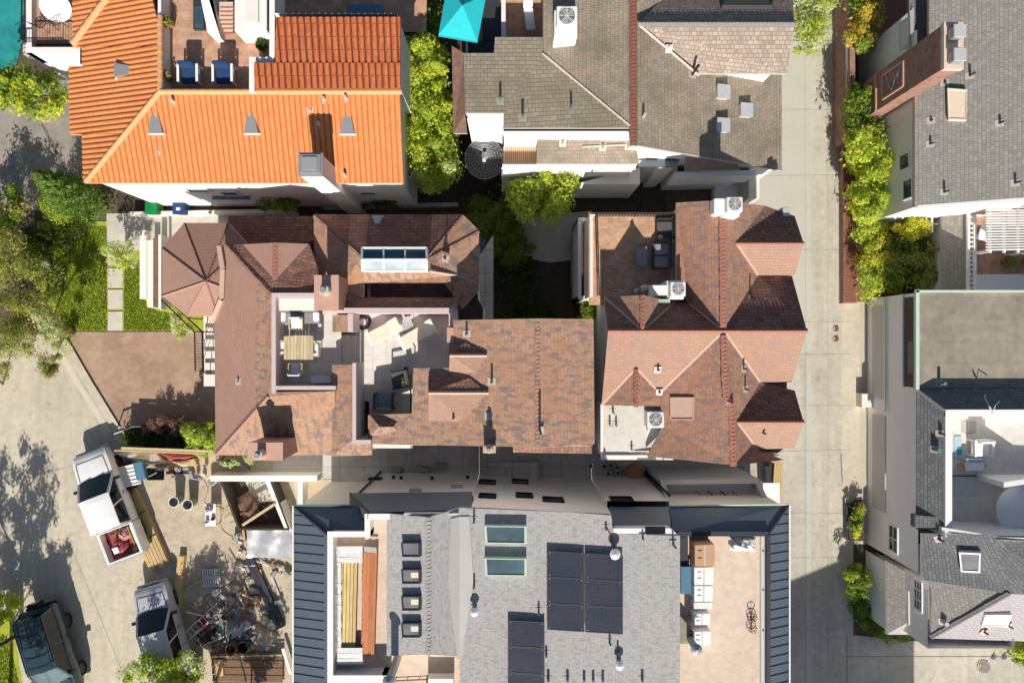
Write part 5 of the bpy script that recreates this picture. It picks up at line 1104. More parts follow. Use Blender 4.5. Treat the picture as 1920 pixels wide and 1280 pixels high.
# walls
q = [W(*p) for p in ((560, 950, 5.7), (680, 950, 5.7), (680, 926, 5.6), (886, 926, 5.6))]
yw = W(900, 951, 7.5).y; N_ = Vector((0, 1, 0)); wl = W(668, 926, 5.6).x; wr = W(1256, 950, 5.9).x
xa, xb = W(884, 0, 7.1).x, W(1146, 0, 7.2).x; ya, yb = W(0, 951, 7.2).y, W(0, 964, 7.3).y
MB().prism([(wl, -6.9, 0), (xa - .02, -6.9, 0), (xa - .02, -9, 0), (wl, -9, 0)], 0, 5.45, cap=False).build('wall', 'stucco_white', J.o)
MB().prism([(xb + .02, -7.05, 0), (wr, -7.05, 0), (wr, -9, 0), (xb + .02, -9, 0)], 0, 5.8, cap=False).build('wall', 'stucco_white', J.o)
MB().add([(xa, ya, 0), (xb, yb, 0), (xb, yb, 7.2), (xa, ya, 7.1)], [(0, 1, 2, 3)]).build('wall', 'stucco_white', J.o)
J.wall('stucco_cream', [(558, 952), (700, 952), (700, 1300), (558, 1300)], 0, 5.7); J.wall('stucco_cream', [(1250, 952), (1474, 952), (1474, 1300), (1250, 1300)], 0, 5.7)
J.wall('stucco_white', [(726, 964), (884, 960), (884, 966), (726, 968)], 5, 7.02, zr=7.05, cap=True); J.wall('light_grey_paint', [(758, 961), (860, 961), (860, 964), (758, 964)], 6.8, 7.4, zr=7.3, cap=True, name='ridge_vent')
J.wall('stucco_white', [(1150, 990), (1256, 990), (1272, 1003), (1150, 1000)], 5, 7.3, zr=7.3, cap=True); J.wall('stucco_white', [(1146, 966), (1152, 990), (1150, 1004), (1144, 966)], 5, 7.2, zr=7.2)
def nwin(px, py, w, h, d=0): 
    P0, n_ = (Vector((0, -6.9, 0)), N_) if px < 884 else (Vector((0, -7.05, 0)), N_) if px > 1146 else (Vector((xa, ya, 0)), Vector((ya - yb, xb - xa, 0)).normalized())
    p = plane_hit(P0, n_, px, py); return J.window(p, (-n_.y, n_.x, 0), w, h, 'dark_glass', 'black_metal', d)
for px, py, w, h in ((703, 898, .6, .45), (914, 904, .78, .95), (975, 903, .78, .95), (914, 930, .74, .85), (983, 929, .74, .95), (1037, 937, .9, .9), (1165, 936, .95, .85)): nwin(px, py, w, h)
for px, py in ((779, 921), (857, 914)): 
    p = plane_hit(Vector((0, -6.9, 0)), N_, px, py); o = MB().box((p.x, p.y + .06, p.z), (.55, .12, .22)).build('wall_vent', 'grey_plastic', J.o)
c = W(1228, 993, 7.3); MB().box((c.x, c.y, 7.33), (.85, .3, .06)).build('window', 'dark_glass', J.o)
for px, py in ((738, 897), (752, 898), (810, 899), (877, 897)): p = plane_hit(Vector((0, -6.9, 0)), N_, px, py); MB().box((p.x, p.y + .08, p.z), (.14, .16, .14)).build('wall_light', 'black_metal', J.o)
mb = MB(); p = W(690, 893, 0); mb.tube([(wl + .02, -6.84, 0), (wl + .02, -6.84, 5.4)], .05); mb.build('drainpipe', 'dark_metal', J.o); MB().tube([(wr + .05, yw + .08, 0), (wr + .05, yw + .08, 5.6)], .06).build('drainpipe', 'black_metal', J.o)
# west deck
J.deck('peach_floor', [(613, 960), (870, 960), (870, 1320), (613, 1320)], 6.4, 'deck_floor')
J.parapet('white_paint', [(619, 1320), (619, 1001), (689, 1001), (689, 968), (728, 968)], 5.5, 7.15, .24); J.parapet('white_paint', [(630, 1272), (722, 1272), (722, 1320)], 5.5, 7.12, .3)
J.wall('stucco_white', [(728, 972), (728, 1226), (852, 1222), (852, 972)], 5, 6.9, zr=7.0)
J.rail('rusty', [W(722, 1268, 6.9), W(802, 1264, 6.9), W(802, 1300, 6.9)], .4, .5); J.wall('white_paint', [(800, 1272), (850, 1272), (850, 1320), (800, 1320)], 5.5, 6.9, zr=6.9, cap=True, name='parapet')
t = thing('lumber_stack', 'long stack of yellow boards wrapped in clear plastic on the peach deck', 'lumber stack', W(655, 1130, 6.4)); mb = MB(); k = (H - 6.7) / F
for i in range(5):
    for j in range(2): mb.bar(W(642 + i * 6.5, 1032, 6.5 + j * .13), W(638 + i * 6.3, 1236 - (i % 2) * 9, 6.5 + j * .13), .125, .115)
mb.build('boards', 'yellow_boards', t); mb = MB()
for i in range(22):
    y = 1024 + i * 10; zz = lambda: 6.80 + R.uniform(0, .025)
    if i in (3, 4, 5, 6, 7, 8, 9, 10, 11, 12, 13, 14, 15, 16, 17, 18): xs = ((633, 640),)
    else: xs = ((632, 680),)
    for x0, x1 in xs: mb.slab({0: W(x0 - R.uniform(0, 2), y, zz()), 1: W(x1, y + R.uniform(-1, 1), zz()), 2: W(x1 + R.uniform(-1, 1), y + 10.5, zz()), 3: W(x0, y + 10.5, zz())}, [[0, 1, 2, 3]], .01)
for i in range(22): mb.poly([W(630, 1024 + i * 10, 6.42), W(633, 1024 + i * 10, 6.85), W(633 + R.uniform(-1, 1), 1034 + i * 10, 6.85), W(629, 1034 + i * 10, 6.42)]); mb.poly([W(684, 1024 + i * 10, 6.42), W(679, 1024 + i * 10, 6.85), W(679 + R.uniform(-1, 1), 1034 + i * 10, 6.85), W(684, 1034 + i * 10, 6.42)])
mb.build('plastic_wrap', 'plastic_film', t)
t = thing('board_stack', 'long stack of reddish orange boards on the peach deck', 'board stack', W(694, 1130, 6.4)); mb = MB()
for i in range(4):
    for j in range(3): mb.bar(W(685 + i * 6.5, 1034 + R.uniform(-1, 1), 6.48 + j * .1), W(680 + i * 6.2, 1224 + R.uniform(-2, 2), 6.48 + j * .1), .142, .09)
mb.build('boards', 'orange_boards', t); MB().poly([W(683, 1024, 6.74), W(706, 1026, 6.74), W(706, 1036, 6.8), W(683, 1034, 6.8)]).build('end_wrap', 'plastic_film', t)
# roof lights, panels and vents on the shingles
for y in (1014, 1064, 1114, 1164): J.skylight('RW', [(756, y), (791, y), (791, y + 27), (758, y + 27)], .2, 'dark_metal', 'lilac_glass', .06, shade=None if y < 1050 else (.5, .2, .62))
for y in (982, 1042): J.skylight('RM', [(909, y), (987, y + 1), (987, y + 33), (911, y + 32)], .3, 'mint_metal', 'sky_glass', .07)
def panels(key, x0, y0, nx, ny, w, h, dx=0, skew=.06):
    for j in range(ny):
        for i in range(nx):
            g = 1.0; X, Y = x0 + i * w, y0 + j * h; q = []
            for px, py in ((X + g, Y + g), (X + w - g, Y + g), (X + w - g, Y + h - g), (X + g, Y + h - g)):
                q.append(J.on(key, px, py + (px - x0) * skew) + J.F[key][1] * .2)
            nn = J.F[key][1]; o = MB().slab({i_: p for i_, p in enumerate(q)}, [[0, 1, 2, 3]], .04); ob = o.build('solar_panel', ['solar_cell', 'dark_metal'], J.o)
            fr = MB()
            for a, b in zip(q, q[1:] + q[:1]): fr.bar(a + nn * .004, b + nn * .004, .035, .02, up=nn)
            fr.build('panel_frame', 'dark_metal', ob, base=BASE[J.o.name]); lg = MB()
            for p in q: c = sum(q, Vector()) / 4; e = p.lerp(c, .12); lg.cyl(e, e - nn * .22, .025, .025, 6)
            lg.build('mount', 'galv', ob, base=BASE[J.o.name])
panels('RM', 1025, 1029, 1, 3, 70, 49); panels('RE', 1096, 1033.5, 1, 3, 71, 49)
panels('RM', 952, 1158, 1, 3, 69, 49)
for k, px, py, h in (('RM', 889, 1097, .35), ('RM', 1010, 1146, .3), ('RM', 1024, 1226, .25), ('RE', 1143, 1203, .3), ('RE', 1158, 1219, .3), ('RM', 889, 975, .4), ('RE', 1205, 1008, .2), ('RE', 1262, 1020, .5), ('RE', 1136, 990, .2)): J.pipe(k, px, py, h, .045, 'dark_metal', 'comp_lightgrey')
J.pipe('RE', 1151, 1033, .35, .12, 'galv_light', 'comp_lightgrey', True); J.pipe('RM', 890, 1141, .3, .1, 'galv_light', 'comp_lightgrey', True); J.pipe('RE', 1160, 1240, .3, .1, 'galv_light', 'comp_lightgrey', True)
for px in (1028, 1064, 1095, 1112, 1130, 1204): J.pipe('RM' if px < 1070 else 'RE', px, 1274, .3, .06, 'galv', 'comp_lightgrey')
mb = MB(); mb.tube([J.on('RE', 1136, 986) + Vector((0, 0, .03)), J.on('RE', 1146, 1005) + Vector((0, 0, .03)), J.on('RE', 1151, 1030) + Vector((0, 0, .03))], .025); mb.build('conduit', 'rusty', J.o)
p = W(742, 1242, 7.0); chm = MB().cyl((p.x, p.y, 6.4), (p.x, p.y, 8.6), .17, .17, 18).build('flue', 'galv', J.o); MB().cyl((p.x, p.y, 8.6), (p.x, p.y, 8.75), .26, .05, 18).build('flue_cap', 'galv', chm, base=BASE[J.o.name])
p = W(1294, 1197, 7.0); chm = MB().cyl((p.x, p.y, 6.6), (p.x, p.y, 8.0), .15, .15, 18).build('flue', 'galv', J.o); MB().cyl((p.x, p.y, 8.0), (p.x, p.y, 8.14), .24, .05, 18).build('flue_cap', 'galv', chm, base=BASE[J.o.name])
# east deck
J.deck('peach_floor', [(1268, 1000), (1450, 1000), (1450, 1320), (1268, 1320)], 6.6, 'deck_floor'); J.wall('light_grey_paint', [(1426, 1003), (1438, 1003), (1438, 1320), (1426, 1320)], 6.0, 6.72, zr=6.7, cap=True, name='gutter_ledge')
J.wall('blue_cover', [(1277, 1062), (1296, 1062), (1296, 1113), (1277, 1113)], 6.6, 6.9, zr=6.9, cap=True, name='deck_hatch'); J.wall('dark_metal', [(1275, 1006), (1290, 1006), (1290, 1058), (1275, 1058)], 6.6, 6.75, zr=6.75, cap=True, name='deck_hatch')
J.wall('membrane_grey', [(1272, 1150), (1296, 1178), (1296, 1206), (1272, 1206)], 6.6, 7.0, zr=7.0, cap=True, name='cricket')
def carton(label, rect, z0, z1, mat, lid=None, group=None, open_=False):
    q = [W(x, y, z1) for x, y in rect]; c = sum(q, Vector()) / 4; t = thing('carton', label, 'box', (c.x, c.y, z0), group)
    o = MB().prism(q, z0, z1, cap=True).build('box_body', mat, t, bevel=.015)
    if lid:
        mb = MB(); m0, m1 = q[0].lerp(q[1], .5), q[3].lerp(q[2], .5); mb.bar(m0 + Vector((0, 0, .004)), m1 + Vector((0, 0, .004)), .07, .006); mb.build('tape', lid, o, base=(c.x, c.y, z0))
        mb = MB()
        for f in (.25, .6): a = q[0].lerp(q[3], f).lerp(q[1].lerp(q[2], f), .15); b = a.lerp(q[1].lerp(q[2], f), .25); mb.bar(a + Vector((0, 0, .004)), b + Vector((0, 0, .004)), .05, .006)
        mb.build('printed_mark', 'grey_plastic' if mat != 'carton' else 'bark', o, base=(c.x, c.y, z0))
    return t
carton('brown cardboard carton, tallest of the boxes on the peach deck', [(1303, 1022), (1340, 1020), (1340, 1061), (1303, 1061)], 6.6, 7.55, 'carton', 'flashing')
MB().slab({0: W(1300, 1008, 7.3), 1: W(1330, 1006, 7.3), 2: W(1338, 1020, 7.55), 3: W(1306, 1021, 7.55)}, [[0, 1, 2, 3]], .01).build('carton_flap', 'carton', bpy.data.objects[-1]) if False else None
carton('white carton directly south of the brown cardboard carton', [(1302, 1064), (1338, 1063), (1337, 1096), (1302, 1096)], 6.6, 7.35, 'white_cloth', 'galv_light', 'white cartons on the deck')
carton('white carton with a grey shadow gap, second south of the brown carton', [(1302, 1098), (1337, 1098), (1336, 1127), (1302, 1127)], 6.6, 7.35, 'white_cloth', 'galv_light', 'white cartons on the deck')
carton('flat white carton standing low in the middle of the carton row', [(1301, 1130), (1336, 1130), (1335, 1141), (1301, 1141)], 6.6, 7.2, 'plastic_film', None, 'white cartons on the deck')
carton('small white carton, second from the south end of the carton row', [(1300, 1151), (1332, 1150), (1331, 1171), (1301, 1171)], 6.6, 7.2, 'white_cloth', 'galv_light', 'white cartons on the deck')
carton('small white carton at the south end of the carton row beside the flue', [(1300, 1184), (1333, 1183), (1333, 1209), (1300, 1209)], 6.6, 7.15, 'white_cloth', 'galv_light', 'white cartons on the deck')
t = thing('plastic_bundle', 'crumpled bundle of clear plastic sheet on the peach deck', 'plastic sheet', W(1393, 1018, 6.6)); mb = MB(); gx = 9; pts = {}
for i in range(gx):
    for j in range(6):
        e = min(i, gx - 1 - i, j, 5 - j); pts[(i, j)] = W(1367 + i * 6.4 + R.uniform(-2, 2), 1007 + j * 5.2 + R.uniform(-2, 2) - (i == 0) * 2, 6.63 + (.1 + R.uniform(0, .22)) * min(1, e))
for i in range(gx - 1):
    for j in range(5): mb.poly([pts[i, j], pts[i + 1, j], pts[i + 1, j + 1]]); mb.poly([pts[i, j], pts[i + 1, j + 1], pts[i, j + 1]])
mb.build('sheet', 'plastic_film', t, doubles=True)
for y, w_ in ((1153, 'northern'), (1174, 'southern')):
    t = thing('wire_stand', 'round wire stand with a branching metal frame, the %s of two on the peach deck' % w_, 'wire stand', W(1408, y, 6.6), 'round wire stands'); c = W(1408, y, 6.62)
    mb = MB(); mb.ring((c.x, c.y, 6.68), .2, .014, 22, 5).ring((c.x, c.y, 6.9), .16, .012, 22, 5); mb.build('hoop', 'rusty', t); mb = MB()
    for a in (.3, 1.57, 2.84, 4.1, 5.3): mb.tube([(c.x, c.y - .12, 6.62), (c.x + .1 * math.cos(a), c.y + .1 * math.sin(a), 6.8), (c.x + .18 * math.cos(a), c.y + .18 * math.sin(a), 6.92)], .012, 5)
    mb.tube([(c.x, c.y - .2, 6.62), (c.x, c.y + .22, 6.64)], .014, 5); mb.build('branch', 'dark_metal', t)
for y in (1033, 1106, 1182): MB().cyl(W(1431, y, 6.72), W(1431, y, 6.76), .035, .035, 8).build('bolt', 'galv', J.o)
# north-east balcony
J.deck('white_paint', [(1240, 905), (1462, 905), (1462, 960), (1240, 960)], 2.6, 'balcony_floor'); J.wall('stucco_cream', [(1246, 908), (1440, 908), (1440, 945), (1246, 945)], 0, 2.5, zr=2.5)
J.parapet('light_grey_paint', [(1256, 950), (1243, 904), (1420, 902), (1440, 945)], 0, 3.6, .2)
for i, w_ in enumerate(('west', 'middle', 'east')):
    t = thing('balcony_chair', 'black chair with a thin metal frame, the %s one of three on the pale balcony' % w_, 'chair', (0, 0, 0), 'black balcony chairs'); MB().box((0, 0, .45), (.5, .48, .06)).build('seat', 'charcoal_cloth', t, bevel=.02); MB().box((0, -.26, .72), (.5, .05, .5)).build('backrest', 'charcoal_cloth', t, bevel=.02)
    for sx in (-1, 1):
        for sy in (-1, 1): MB().bar((sx * .23, sy * .22, 0), (sx * .23, sy * .22, .45), .03, .03).build('leg', 'black_metal', t)
        MB().tube([(sx * .28, .3, 0), (sx * .28, .3, .66), (sx * .28, -.26, .66)], .015, 5).build('armrest', 'black_metal', t)
    place(t, W(1316 + i * 23, 932, 2.6), rad(0))
# low white frames and sand bed west of the house
wf = thing('retaining_wall', 'new white retaining wall framing the sand bed by the excavation', 'wall', W(580, 900, 0)); mb = MB()
mb.bar(W(402, 893, .5), W(600, 893, .5), .3, 1.0).bar(W(568, 900, .45), W(568, 944, .45), .24, .9).bar(W(508, 897, .44), W(546, 990, .44), .3, .88); mb.build('wall', 'stucco_white', wf)
sheet('sand_bed', 'dirt', [(574, 898), (640, 898), (640, 946), (574, 946)], .02); sheet('concrete_pad', 'path_concrete', [(512, 862), (606, 862), (606, 890), (512, 890)], .02)

# ================================================================ grey roofed white house with the brick chimney (north-east)
K = House('chimney_house', 'white house with a weathered grey shingle roof and a tall ornamental brick chimney', 'house', (1850, 200))
pn = Vector((-.45, 0, 1)).normalized(); K.F['R'] = (W(1715, 300, 5.0), pn); q = lambda x, y: (x, y, K.on('R', x, y).z)
V = {'a': q(1715, 388), 'b': q(1990, 366), 'c': q(1990, -60), 'd': q(1742, -60), 'e': q(1742, 82), 'f': q(1715, 172)}
K.roof('roof', ['comp_grey', 'orange_fascia'], V, {'R': list('abcdef')}, .16)
xw = W(1722, 200, 5.0).x; ys = W(1720, 386, 5.0).y; z_ = lambda x: K.F['R'][0].z + .45 * (x - K.F['R'][0].x) - .12
xe = V_ = W(1990, 366, V['b'][2]).x
MB().add([(xw, ys, 0), (xe, ys, 0), (xe, ys, z_(xe)), (xw, ys, z_(xw))], [(0, 1, 2, 3)]).build('gable_wall', 'stucco_white', K.o)
MB().add([(xw, ys, 0), (xw, 14.2, 0), (xw, 14.2, 4.9), (xw, ys, 4.9)], [(0, 1, 2, 3)]).build('wall', 'stucco_white', K.o)
MB().bar((xw - .05, ys - .06, z_(xw) + .05), (xe, ys - .06, z_(xe) + .05), .16, .12).build('rake_trim', 'white_paint', K.o)
X_ = Vector((-1, 0, 0))
for px, py, w, h in ((1697, 303, .75, .8), (1703, 354, .9, .75), (1640, 110, .9, 1.2)): p = plane_hit(Vector((xw, 0, 0)), Vector((1, 0, 0)), px, py); K.window(Vector((xw, p.y, p.z)), (0, -1, 0), w, h, 'green_glass', 'white_paint', 0)
MB().prism([W(1680, 45, 3.6), W(1714, 14, 4.4), W(1714, 104, 4.4), W(1683, 118, 3.6)], 0, [3.4, 4.4, 4.4, 3.4], cap=True).build('wall', 'stucco_white', K.o)
p = W(1700, 62, 4.3); o = MB().slab({0: W(1687, 42, 4.05), 1: W(1707, 28, 4.5), 2: W(1706, 88, 4.5), 3: W(1687, 100, 4.05)}, [[0, 1, 2, 3]], .06).build('bay_window', 'mint_metal', K.o); MB().slab({0: W(1690, 46, 4.12), 1: W(1705, 36, 4.5), 2: W(1704, 82, 4.5), 3: W(1690, 94, 4.12)}, [[0, 1, 2, 3]], .05).build('pane', 'cream', o, base=BASE[K.o.name])
MB().prism([W(1714, -60, 4.6), W(1746, -60, 4.6), W(1746, 95, 4.6), W(1714, 95, 4.6)], 4.0, 4.2, cap=True).build('side_roof', 'comp_bluegrey', K.o)
# brick chimney
cq = [W(1771, 46, 8.2), W(1806, 44, 8.2), W(1803, 127, 8.2), W(1771, 128, 8.2)]; cq[3].x = cq[0].x; cq[2].x = cq[1].x; cq[0].y = cq[1].y; cq[3].y = cq[2].y
co = MB().prism(cq, 0, 8.1, cap=False).build('chimney', 'brick_red', K.o); c = sum(cq, Vector()) / 4; MB().prism([c + (p - c) * 1.06 for p in cq], 7.98, 8.2, cap=True).build('chimney_cap', 'peach_floor', co, base=BASE[K.o.name])
xf = cq[0].x; y0, y1 = cq[3].y, cq[0].y; mb = MB()
for (ya, za, yb, zb) in ((y0 + .35, 3.6, y1 - .35, 3.6), (y0 + .35, 5.3, y1 - .35, 5.3), (y0 + .35, 3.6, y0 + .35, 5.3), (y1 - .35, 3.6, y1 - .35, 5.3), (y0, 3.0, y1, 3.0)): mb.bar((xf - .03, ya, za), (xf - .03, yb, zb), .09, .07, up=(1, 0, 0))
mb.build('brick_frame', 'copper_stucco', co, base=BASE[K.o.name]); mb = MB()
for k in range(9): a = R.uniform(0, 6.28); y, z = R.uniform(y0 + .55, y1 - .55), R.uniform(3.9, 5.0); mb.tube([(xf - .03, y + .2 * math.cos(a), z + .2 * math.sin(a)), (xf - .05, y + .1 * math.sin(a), z), (xf - .03, y - .2 * math.cos(a), z - .16 * math.sin(a))], .025, 5)
mb.build('ornament', 'flashing', co, base=BASE[K.o.name])
for py in (62, 106): p = W(1794, py, 8.5); pot = MB().box((p.x, p.y, 8.45), (.42, .46, .42)).build('chimney_pot', 'galv', co, base=BASE[K.o.name], bevel=.03); MB().box((p.x, p.y, 8.7), (.5, .54, .06)).build('cowl', 'galv_light', co, base=BASE[K.o.name], bevel=.02)
K.skylight('R', [(1775, 168), (1812, 171), (1810, 228), (1777, 227)], .2, 'cream', 'cream_blind', .05)
for px, py, h in ((1818, 142, .35), (1874, 231, .25), (1745, 226, .12), (1744, 270, .25), (1770, 360, .35), (1903, 343, .3), (1771, 155, .1)): K.pipe('R', px, py, h, .05, 'dark_metal')
# lower roof, pergola terrace
V = {'a': (1766, 398, 2.5), 'b': (1815, 398, 3.0), 'c': (1815, 546, 3.0), 'd': (1766, 546, 2.5)}; K.roof('lower_roof', ['comp_grey', 'grey_fascia'], V, {'LW': list('abcd')}, .14)
K.wall('stucco_white', [(1770, 400), (1990, 400), (1990, 545), (1770, 545)], 0, 2.2, zr=2.3); K.deck('terracotta_floor', [(1812, 395), (1990, 395), (1990, 560), (1812, 560)], 2.35, 'terrace_floor')
K.wall('white_paint', [(1829, 514), (1990, 514), (1990, 545), (1829, 545)], 2.3, 2.9, zr=2.9, cap=True, name='planter_wall')
mb = MB(); mb.bar(W(1815, 398, 3.2), W(1815, 546, 3.2), .12, .14).bar(W(1827, 398, 3.2), W(1827, 546, 3.2), .12, .14)
for i in range(17): mb.bar(W(1815, 402 + i * 8.6, 3.18), W(1827, 402 + i * 8.6, 3.18), .07, .07)
mb.build('beam', 'white_paint', K.o)
t = thing('pergola', 'white slatted pergola over the small terracotta terrace', 'pergola', W(1900, 430, 2.35))
for i in range(17): MB().bar(W(1848, 390 + i * 4.9, 4.3), W(1990, 388 + i * 4.9, 4.3), .055, .1).build('slat', 'white_paint', t)
for x in (1856, 1882, 1908): MB().bar(W(x, 386, 4.2), W(x, 474, 4.2), .09, .12).build('rafter', 'white_paint', t)
for x, y in ((1856, 470), (1940, 470)): p = W(x, y, 4.2); MB().bar((p.x, p.y, 2.35), (p.x, p.y, 4.2), .12, .12).build('post', 'white_paint', t)
pot_plant('potted_plant', 'round green potted shrub on the terracotta terrace south of the pergola', W(1882, 489, 2.36), .25, .3, 'clay', 'leaf_mid', 260, .12); pot_plant('potted_plant', 'green potted shrub at the edge of the frame beside the planter wall', W(1919, 490, 2.36), .22, .3, 'clay', 'leaf_mid', 200, .12)
t = thing('sunshade', 'taut cream canvas sunshade beside the white pergola', 'sunshade', W(1838, 425, 2.36)); MB().slab({0: W(1830, 448, 3.3), 1: W(1846, 412, 3.6), 2: W(1850, 452, 3.5)}, [[0, 1, 2]], .02).build('canopy', 'white_cloth', t); MB().bar(W(1830, 448, 2.36), W(1830, 448, 3.3), .05, .05).build('post', 'white_paint', t)
t = thing('garden_arbor', 'white timber arbor half buried in the golden shrub', 'arbor', W(1735, 405, 0)); 
for x in (1678, 1692, 1736, 1747): MB().bar(W(x, 404, 2.2), W(x, 436 if x > 1730 else 410, 2.2), .07, .1).build('rafter', 'white_paint', t)
MB().bar(W(1672, 405, 2.1), W(1765, 402, 2.1), .09, .1).bar(W(1734, 420, 2.12), W(1760, 420, 2.12), .06, .06).build('beam', 'white_paint', t)
for x in (1678, 1747): p = W(x, 405, 2.1); MB().bar((p.x, p.y, 0), (p.x, p.y, 2.1), .1, .1).build('post', 'white_paint', t)

# ================================================================ white house with flat roof and terrace (south-east)
Q = House('terrace_house', 'lavender white house with a flat grey membrane roof, grey mansards and a sunny white terrace', 'house', (1800, 850))
Q.deck('membrane_grey', [(1716, 545), (1990, 545), (1990, 727), (1716, 727)], 4.6, 'flat_roof'); Q.F['FR'] = (W(1800, 600, 4.6), Vector((0, 0, 1)))
mb = MB(); mb.bar(W(1719, 543, 4.65), W(1719, 730, 4.65), .16, .14).bar(W(1716, 546, 4.65), W(1990, 546, 4.65), .1, .14); mb.build('roof_edge', 'mint_metal', Q.o)
xw = 18.74; yn, ysn = W(1700, 549, 4.4).y, W(1700, 1072, 4.4).y
MB().prism([(xw, yn, 0), (30, yn, 0), (30, ysn, 0), (xw, ysn, 0)], 0, 4.5, cap=False).build('wall', 'stucco_grey', Q.o)
hx = lambda px, py: plane_hit(Vector((xw, 0, 0)), Vector((1, 0, 0)), px, py)
def wbox(name, x0, y0, x1, y1, th, mat, par=None):
    a, b = hx(x0, y0), hx(x1, y0); ya, yb = hx(x0, y0).y, hx(x0, y1).y
    return MB().box((xw - th / 2, (ya + yb) / 2, (a.z + b.z) / 2), (th, abs(ya - yb), abs(a.z - b.z))).build(name, mat, Q.o)
wbox('loggia_recess', 1695, 558, 1713, 724, .012, 'bark'); wbox('loggia_recess', 1703, 640, 1713, 700, .02, 'dark_glass'); wbox('string_course', 1693, 552, 1696, 726, .1, 'white_paint')
wbox('garage_door', 1637, 575, 1661, 745, .05, 'light_grey_paint'); wbox('garage_door', 1637, 775, 1661, 950, .05, 'light_grey_paint')
mb = MB(); mb.tube([hx(1663, 556) - Vector((.1, 0, 0)), hx(1663, 772) - Vector((.1, 0, 0))], .05)
mb.build('drainpipe', 'mint_metal', Q.o); MB().box((xw - .3, W(0, 752, 1).y, .3), (.6, .7, .6)).build('entrance_pier', 'stucco_cream', Q.o)
for py0, py1 in ((985, 1034),): 
    a, b = hx(1676, py0), hx(1676, py1); Q.window(Vector((xw, (a.y + b.y) / 2, a.z)), (0, -1, 0), abs(a.y - b.y), .75, 'green_glass', 'white_paint', 1)
# mansard round the terrace
V = {'a': (1717, 727, 4.55), 'b': (1717, 992, 4.55), 'c': (1773, 992, 5.5), 'd': (1773, 769, 5.5), 'e': (1990, 769, 5.5), 'f': (1990, 727, 4.55)}
Q.roof('mansard_roof', ['comp_bluegrey', 'white_paint'], V, {'QW': ['a', 'b', 'c', 'd'], 'QN': ['a', 'd', 'e', 'f']}, .14)
Q.ridge('cap_grey', [(1717, 727, 4.58), (1773, 769, 5.53)], .09); Q.pipe('QW', 1762, 812, .35, .05, 'dark_metal'); Q.pipe('QW', 1752, 842, .4, .1, 'green_metal', 'galv_light'); Q.pipe('FR', 1760, 718, .5, .08, 'green_metal')
Q.parapet('white_paint', [(1779, 1000), (1779, 774), (1990, 774)], 3.8, 5.55, .3); Q.deck('white_floor', [(1775, 770), (1990, 770), (1990, 1005), (1775, 1005)], 4.2, 'terrace_floor'); MB().bar(W(1786, 892, 4.25), W(1860, 892, 4.25), .04, .04).build('floor_channel', 'dark_metal', Q.o)
mb = MB(); mb.tube([W(1862, 775, 5.6), W(1855, 762, 5.7), W(1846, 745, 5.3), W(1848, 740, 5.0)], .03).tube([W(1860, 776, 5.6), W(1866, 760, 5.7), W(1874, 752, 5.4)], .02); mb.build('hose_bib', 'sky_cloth', Q.o)
MB().prism([W(1719, 967, 4.9), W(1772, 970, 5.4), W(1772, 990, 5.4), W(1719, 990, 4.9)], 4.4, [4.75, 5.4, 5.4, 4.75], cap=True).build('dark_shingle_strip', 'comp_bluegrey', Q.o)
Q.wall('stucco_white', [(1876, 902), (1990, 902), (1990, 912), (1876, 912)], 4.2, [6.0, 4.7, 4.7, 6.0], zr=5.8, cap=True); Q.wall('white_paint', [(1785, 996), (1862, 1000), (1990, 1004), (1990, 1010), (1862, 1006), (1785, 1002)], 4.2, [5.5, 6.75, 6.75, 6.75, 6.75, 5.5], zr=6.2, cap=True, name='parapet')
V = {'a': (1729, 1000, 5.0), 'a2': (1862, 1003, 6.6), 'b': (1990, 1006, 6.7), 'c': (1990, 1112, 6.7), 'd': (1893, 1113, 6.35), 'e': (1745, 1196, 4.2), 'f': (1747, 1092, 4.5), 'g': (1729, 1086, 4.9), 'h': (1990, 1204, 4.2), 'i': (1990, 1120, 6.4)}
Q.roof('roof', ['comp_bluegrey', 'white_paint'], V, {'QR': ['a', 'a2', 'd', 'g'], 'QR3': ['a2', 'b', 'c', 'd'], 'QR2': ['g', 'd', 'f']}, .14); Q.roof('roof', ['comp_grey', 'white_paint'], V, {'QV': ['f', 'd', 'e']}, .14)
Q.roof('roof', ['comp_lavender', 'white_paint'], V, {'QS': ['e', 'd', 'i', 'h']}, .14); Q.ridge('cap_grey', [(1746, 1196, 4.24), (1892, 1114, 6.4)], .12)
Q.skylight('QR', [(1798, 1030), (1839, 1032), (1838, 1069), (1802, 1067)], .22, 'white_metal', 'lilac_glass', .08); Q.skylight('QS', [(1845, 1148), (1895, 1148), (1887, 1170), (1838, 1170)], .12, 'white_metal', 'white_glass', .06)
Q.pipe('QR', 1760, 1010, .35, .06, 'dark_metal'); Q.pipe('QV', 1768, 1165, .3, .1, 'galv_light', 'galv_light'); Q.pipe('QS', 1845, 1184, .25, .05, 'dark_metal'); Q.pipe('QS', 1890, 1172, .3, .04, 'dark_metal')
V = {'a': (1661, 1050, 2.2), 'b': (1703, 1074, 2.85), 'c': (1703, 1166, 2.85), 'd': (1661, 1189, 2.2), 'e': (1744, 1166, 2.85), 'f': (1744, 1189, 2.2)}
Q.roof('lower_roof', ['comp_grey', 'white_paint'], V, {'q1': list('abcd')}, .12); Q.roof('lower_roof', ['comp_lavender', 'white_paint'], V, {'q2': ['d', 'c', 'e', 'f']}, .12)
a = W(1703, 1075, 2.85); b = W(1703, 1188, 2.85); MB().prism([(a.x, a.y, 0), (a.x + 4, a.y, 0), (a.x + 4, b.y, 0), (a.x, b.y, 0)], 0, 4.4, cap=False).build('wall', 'stucco_grey', Q.o); MB().bar(a, (a.x, b.y + .5, 2.9), .1, .14).build('trim', 'white_paint', Q.o)
